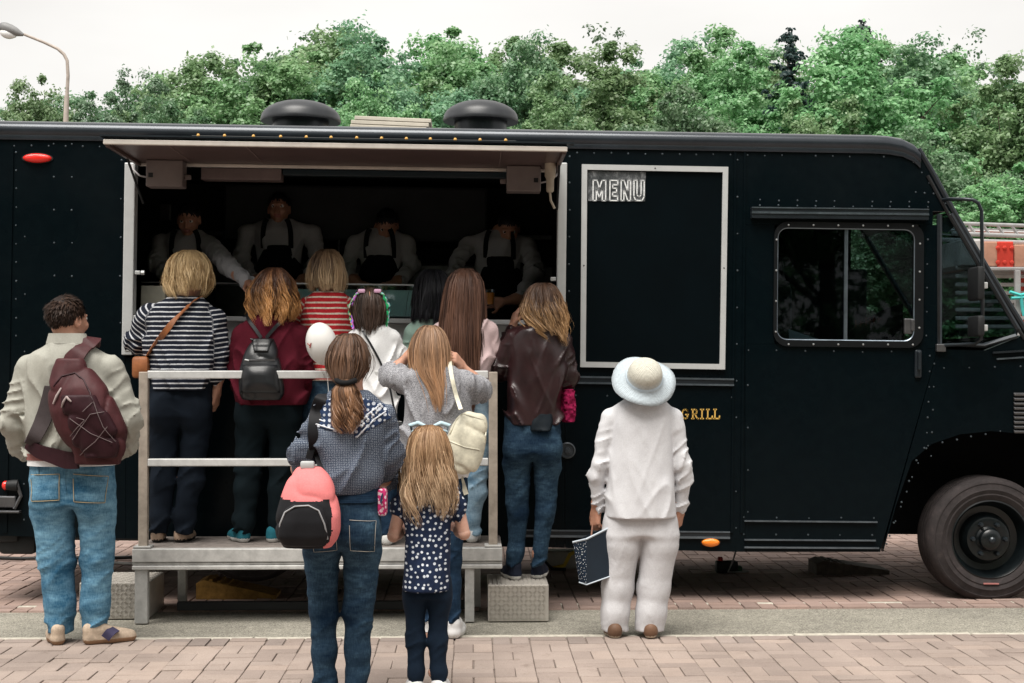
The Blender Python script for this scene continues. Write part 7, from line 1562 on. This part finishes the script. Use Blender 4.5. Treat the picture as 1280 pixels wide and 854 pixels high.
TREES = [(-20, 142, 43, 3, .8, 'far grey green tree at the rear end of the truck'), (62, 97, 40, 1, .72, 'round green tree directly behind the street lamp pole'), (165, 91, 36, 3, .75, 'pale drooping tree between the lamp and the taller maples'), (262, 67, 39, 0, .95, 'bright green tree rising over the left ventilator, outermost of the tall ones'), (345, 51, 37, 1, 1.0, 'broad green tree above the left roof ventilator'),
         (430, 35, 40, 0, 1.05, 'tall maple behind the left ventilator and the slat bundle'), (500, 37, 36, 2, .95, 'dark leafy tree above the slat bundle'), (590, 39, 41, 1, 1.0, 'full crowned maple right above the second ventilator'), (655, 53, 37, 2, .8, 'shorter dark tree beside the thin airy birch'), (715, 31, 44, 5, .9, 'thin airy birch with sky showing between its leaves'), (765, 55, 38, 0, .95, 'bright maple behind the left part of the menu board'), (870, 51, 40, 1, 1.0, 'maple over the menu board with a rounded top'), (930, 55, 36, 0, .9, 'low maple in front of the spruce with full crown'),
         (986, 33, 34.5, 4, 1., 'dark spruce standing alone between the rounded maples'), (1078, 23, 44, 4, 1.1, 'spruce tip peeping above the largest maple'), (1062, 35, 35, 0, 1.0, 'largest rounded maple above the cab roof'), (1150, 59, 38, 2, 1., 'dark lime tree beyond the windscreen'), (1215, 43, 45, 5, .9, 'sparse tree with bare twigs showing against the sky'), (1262, 71, 34, 0, .9, 'green maple beyond the mirror arm'), (1345, 53, 36, 1, 1.0, 'maple past the truck bonnet beyond the ladder truck'),
         (690, 93, 33, 0, .75, 'low young maple just over the roof edge by the hatch end'), (480, 93, 33, 1, .7, 'low young tree showing between the two ventilators'), (230, 115, 33, 2, .7, 'low dark tree at the roof edge left of the ventilators'), (1010, 120, 32, 1, .75, 'low maple filling the gap above the cab door'), (830, 98, 32, 2, .75, 'low dark tree above the menu board roof edge'), (1190, 160, 29, 2, .8, 'low dark green tree beside the sloping windscreen'), (1275, 200, 27, 1, .75, 'low bush-like maple above the ladder truck'), (90, 150, 33, 2, .6, 'low dark tree at the foot of the street lamp'),
         (118, 99, 41, 2, .85, 'dark tree just right of the street lamp arm'), (300, 59, 45, 2, 1.0, 'darker maple filling the gap beside the left ventilator'), (545, 45, 46, 0, 1.0, 'maple top between the dark leafy tree and the full crowned one'), (820, 53, 46, 2, 1.0, 'darker crown between two bright maples over the menu board'), (1005, 69, 42, 1, .95, 'medium maple at the foot of the lone spruce'), (1110, 53, 44, 0, 1.0, 'maple shoulder beside the largest rounded crown'), (645, 49, 47, 0, .9, 'bright crown partly hidden by the airy birch'),
         (30, 112, 50, 2, 1.0, 'far tree showing on both sides of the lamp pole'), (205, 96, 50, 0, 1.0, 'far maple behind the pale drooping tree'), (385, 52, 54, 1, 1.15, 'far maple crown behind the left ventilator group'), (470, 50, 55, 2, 1.15, 'far dark crown behind the slat bundle'), (620, 58, 54, 1, 1.15, 'far crown behind the second ventilator'), (700, 66, 55, 0, 1.15, 'far crown seen through the airy birch'), (900, 62, 54, 2, 1.15, 'far dark crown above the right edge of the menu board'), (1130, 58, 54, 1, 1.15, 'far crown over the sloping cab brow'), (1200, 78, 55, 0, 1.15, 'far crown beyond the windscreen pillar'), (1275, 86, 54, 2, 1.1, 'far dark crown above the ladder boom')]
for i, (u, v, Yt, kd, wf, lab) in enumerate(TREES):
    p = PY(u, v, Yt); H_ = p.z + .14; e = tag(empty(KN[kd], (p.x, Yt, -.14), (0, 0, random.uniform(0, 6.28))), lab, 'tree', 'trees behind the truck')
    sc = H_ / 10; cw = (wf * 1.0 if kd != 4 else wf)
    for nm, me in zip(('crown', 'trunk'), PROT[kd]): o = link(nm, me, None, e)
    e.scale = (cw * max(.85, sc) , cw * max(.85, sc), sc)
# unseen trees added behind the camera, blocking sky to darken hatch and truck side
BACK = [(-15, -13, 11, 0), (-10.5, -12, 12.5, 2), (-6, -14, 11.5, 1), (-1.5, -12.5, 12.5, 0), (3, -13.5, 11.5, 2), (7.5, -12, 12, 1), (12, -14, 11.5, 0), (16.5, -12, 12, 2), (-20, -9, 11, 1), (21, -9, 11, 0)]
for i, (x, y, H_, kd) in enumerate(BACK):
    e = tag(empty(KN[kd], (x, y, -.14), (0, 0, i * 1.3)), 'unseen tree added behind the camera to shade the truck side', 'tree', 'unseen shading trees')
    for nm, me in zip(('crown', 'trunk'), PROT[kd]): link(nm, me, None, e)
    e.scale = (1.0, 1.0, H_ / 10)
rg = np.random.default_rng(78); n = 420; cs = np.stack([rg.uniform(-24, 24, n), rg.uniform(-17, -14, n), rg.uniform(.1, 3.8, n)], 1); V, Q, tn = leaves(cs, rg.uniform(.6, 1.0, n), 46, .3, rg)  # bank of leaves added out of view to close the low sky gap
me = bpy.data.meshes.new('unseen_hedge'); me.vertices.add(len(V)); me.vertices.foreach_set('co', V.astype(np.float32).ravel()); me.loops.add(Q.size); me.loops.foreach_set('vertex_index', Q.astype(np.int32).ravel()); me.polygons.add(len(Q)); me.polygons.foreach_set('loop_start', np.arange(0, Q.size, 4, dtype=np.int32)); me.update(calc_edges=True)
a = me.attributes.new('lc', 'FLOAT', 'POINT'); a.data.foreach_set('value', tn.astype(np.float32)); tag(link('unseen_hedge', me, LM[1]), 'tall hedge added behind the camera to block low sky', 'unseen_hedge', kind='stuff')
# shrubs and undergrowth closing the view below the crowns
rg = np.random.default_rng(77); n = 700; cs = np.stack([rg.uniform(-22, 24, n), rg.uniform(30, 46, n), rg.uniform(.2, 3.6, n)], 1); V, Q, tn = leaves(cs, rg.uniform(.5, 1.0, n), 46, .26, rg)
me = bpy.data.meshes.new('undergrowth'); me.vertices.add(len(V)); me.vertices.foreach_set('co', V.astype(np.float32).ravel()); me.loops.add(Q.size); me.loops.foreach_set('vertex_index', Q.astype(np.int32).ravel()); me.polygons.add(len(Q)); me.polygons.foreach_set('loop_start', np.arange(0, Q.size, 4, dtype=np.int32)); me.update(calc_edges=True)
a = me.attributes.new('lc', 'FLOAT', 'POINT'); a.data.foreach_set('value', tn.astype(np.float32)); tag(link('undergrowth', me, LM[1]), 'dense undergrowth below the trees', 'undergrowth', kind='stuff')
# ------------------------------------------------------------------ ladder truck parked beyond the bonnet
YB = 17.0; S = tag(empty('ladder_truck', (PY(1290, 400, YB).x, YB, -.01)), 'parked truck with silver ladder boom and red and salmon panels beyond the windscreen', 'truck')
def bq(u, v, dy=0.): return PY(u, v, YB + dy) - S.location
M_sil = plain('ladder_silver', (.38, .38, .38), .4, .5, .3, var=.2); M_salm = plain('salmon_panel', (.50, .27, .19), .6, .3, var=.15); M_tr = plain('signal_red', (.62, .05, .03), .5, .4, var=.15); M_wh2 = plain('white_body', (.42, .42, .41), .5, .4, var=.15)
for v, h in ((279, 5), (292, 6), (285, 2)):
    a, b = bq(1190, v), bq(1480, v + 10); m = MB(); m.tube([tuple(a), tuple(b)], h / 2 * YB / F, 6); m.build('boom_rail', M_sil, S, auto=60)
    m = MB(); m.tube([tuple(a + Vector((0, .8, 0))), tuple(b + Vector((0, .8, 0)))], h / 2 * YB / F, 6); m.build('boom_rail', M_sil, S, auto=60)
for i in range(16):
    u = 1192 + i * 18; a, b = bq(u, 279 + i * .6), bq(u + 9, 293 + i * .6); m = MB(); m.tube([tuple(a), tuple(b)], .02, 5); m.build('boom_strut', M_sil, S)
for u0, u1, v0, v1, mt, d in ((1231, 1247, 302, 333, M_salm, .2), (1247, 1267, 302, 335, M_tr, .19), (1268, 1330, 306, 334, M_salm, .2), (1232, 1420, 334, 338, M_sil, .15), (1200, 1228, 300, 332, M_wh2, .3), (1330, 1420, 306, 400, M_tr, .2)):
    a, b = bq(u0, v1, d), bq(u1, v0, d); m = MB(); m.bbox(a.x, b.x, d, d + 1.6, a.z, b.z, .012); m.build('body_panel', mt, S)
for u in (1247.5, 1256, 1265):
    for v in (310, 328): a = bq(u, v, .18); m = MB(); m.dome((a.x, .185, a.z), .03); m.build('bolt', M_tr, S)
for i in range(9):
    v = 322 + i * 10.5; a, b = bq(1196, v + 4.5, .4), bq(1290, v, .4); m = MB(); m.bbox(a.x, b.x, .4, .46, a.z, b.z, .008); m.build('body_slat', M_wh2, S)
for u0, u1 in ((1270, 1276), (1310, 1316)): a, b = bq(u0, 460, .1), bq(u1, 338, .1); m = MB(); m.bbox(a.x, b.x, .1, .16, a.z, b.z, .008); m.build('outrigger_post', M_sil, S)
M_tl = plain('teal_rope', (.06, .42, .40), .6, .3)
for pts in ([(1262, 365), (1275, 369), (1290, 366)], [(1264, 373), (1280, 372), (1300, 376)], [(1276, 368), (1278, 385), (1280, 395)]): m = MB(); m.tube([tuple(bq(u, v, .05)) for u, v in pts], .022, 6); m.build('rope', M_tl, S, auto=60)
a, b = bq(1190, 470, .2), bq(1480, 425, .2); m = MB(); m.bbox(a.x, b.x, .2, 2.2, .5, b.z, .03); m.build('chassis_deck', M_steel, S)
for u in (1300, 1440): a = bq(u, 470); m = MB(); m.lathe([(.2, -.15), (.45, -.14), (.5, -.1), (.5, .1), (.45, .14), (.2, .15)], 28, Matrix.Translation((a.x, .3, .5)) @ Matrix.Rotation(R(90), 4, 'X')); m.build('wheel', MT, S, auto=40)
m = MB(); a, b = bq(1238, 362, .6), bq(1266, 338, .6);
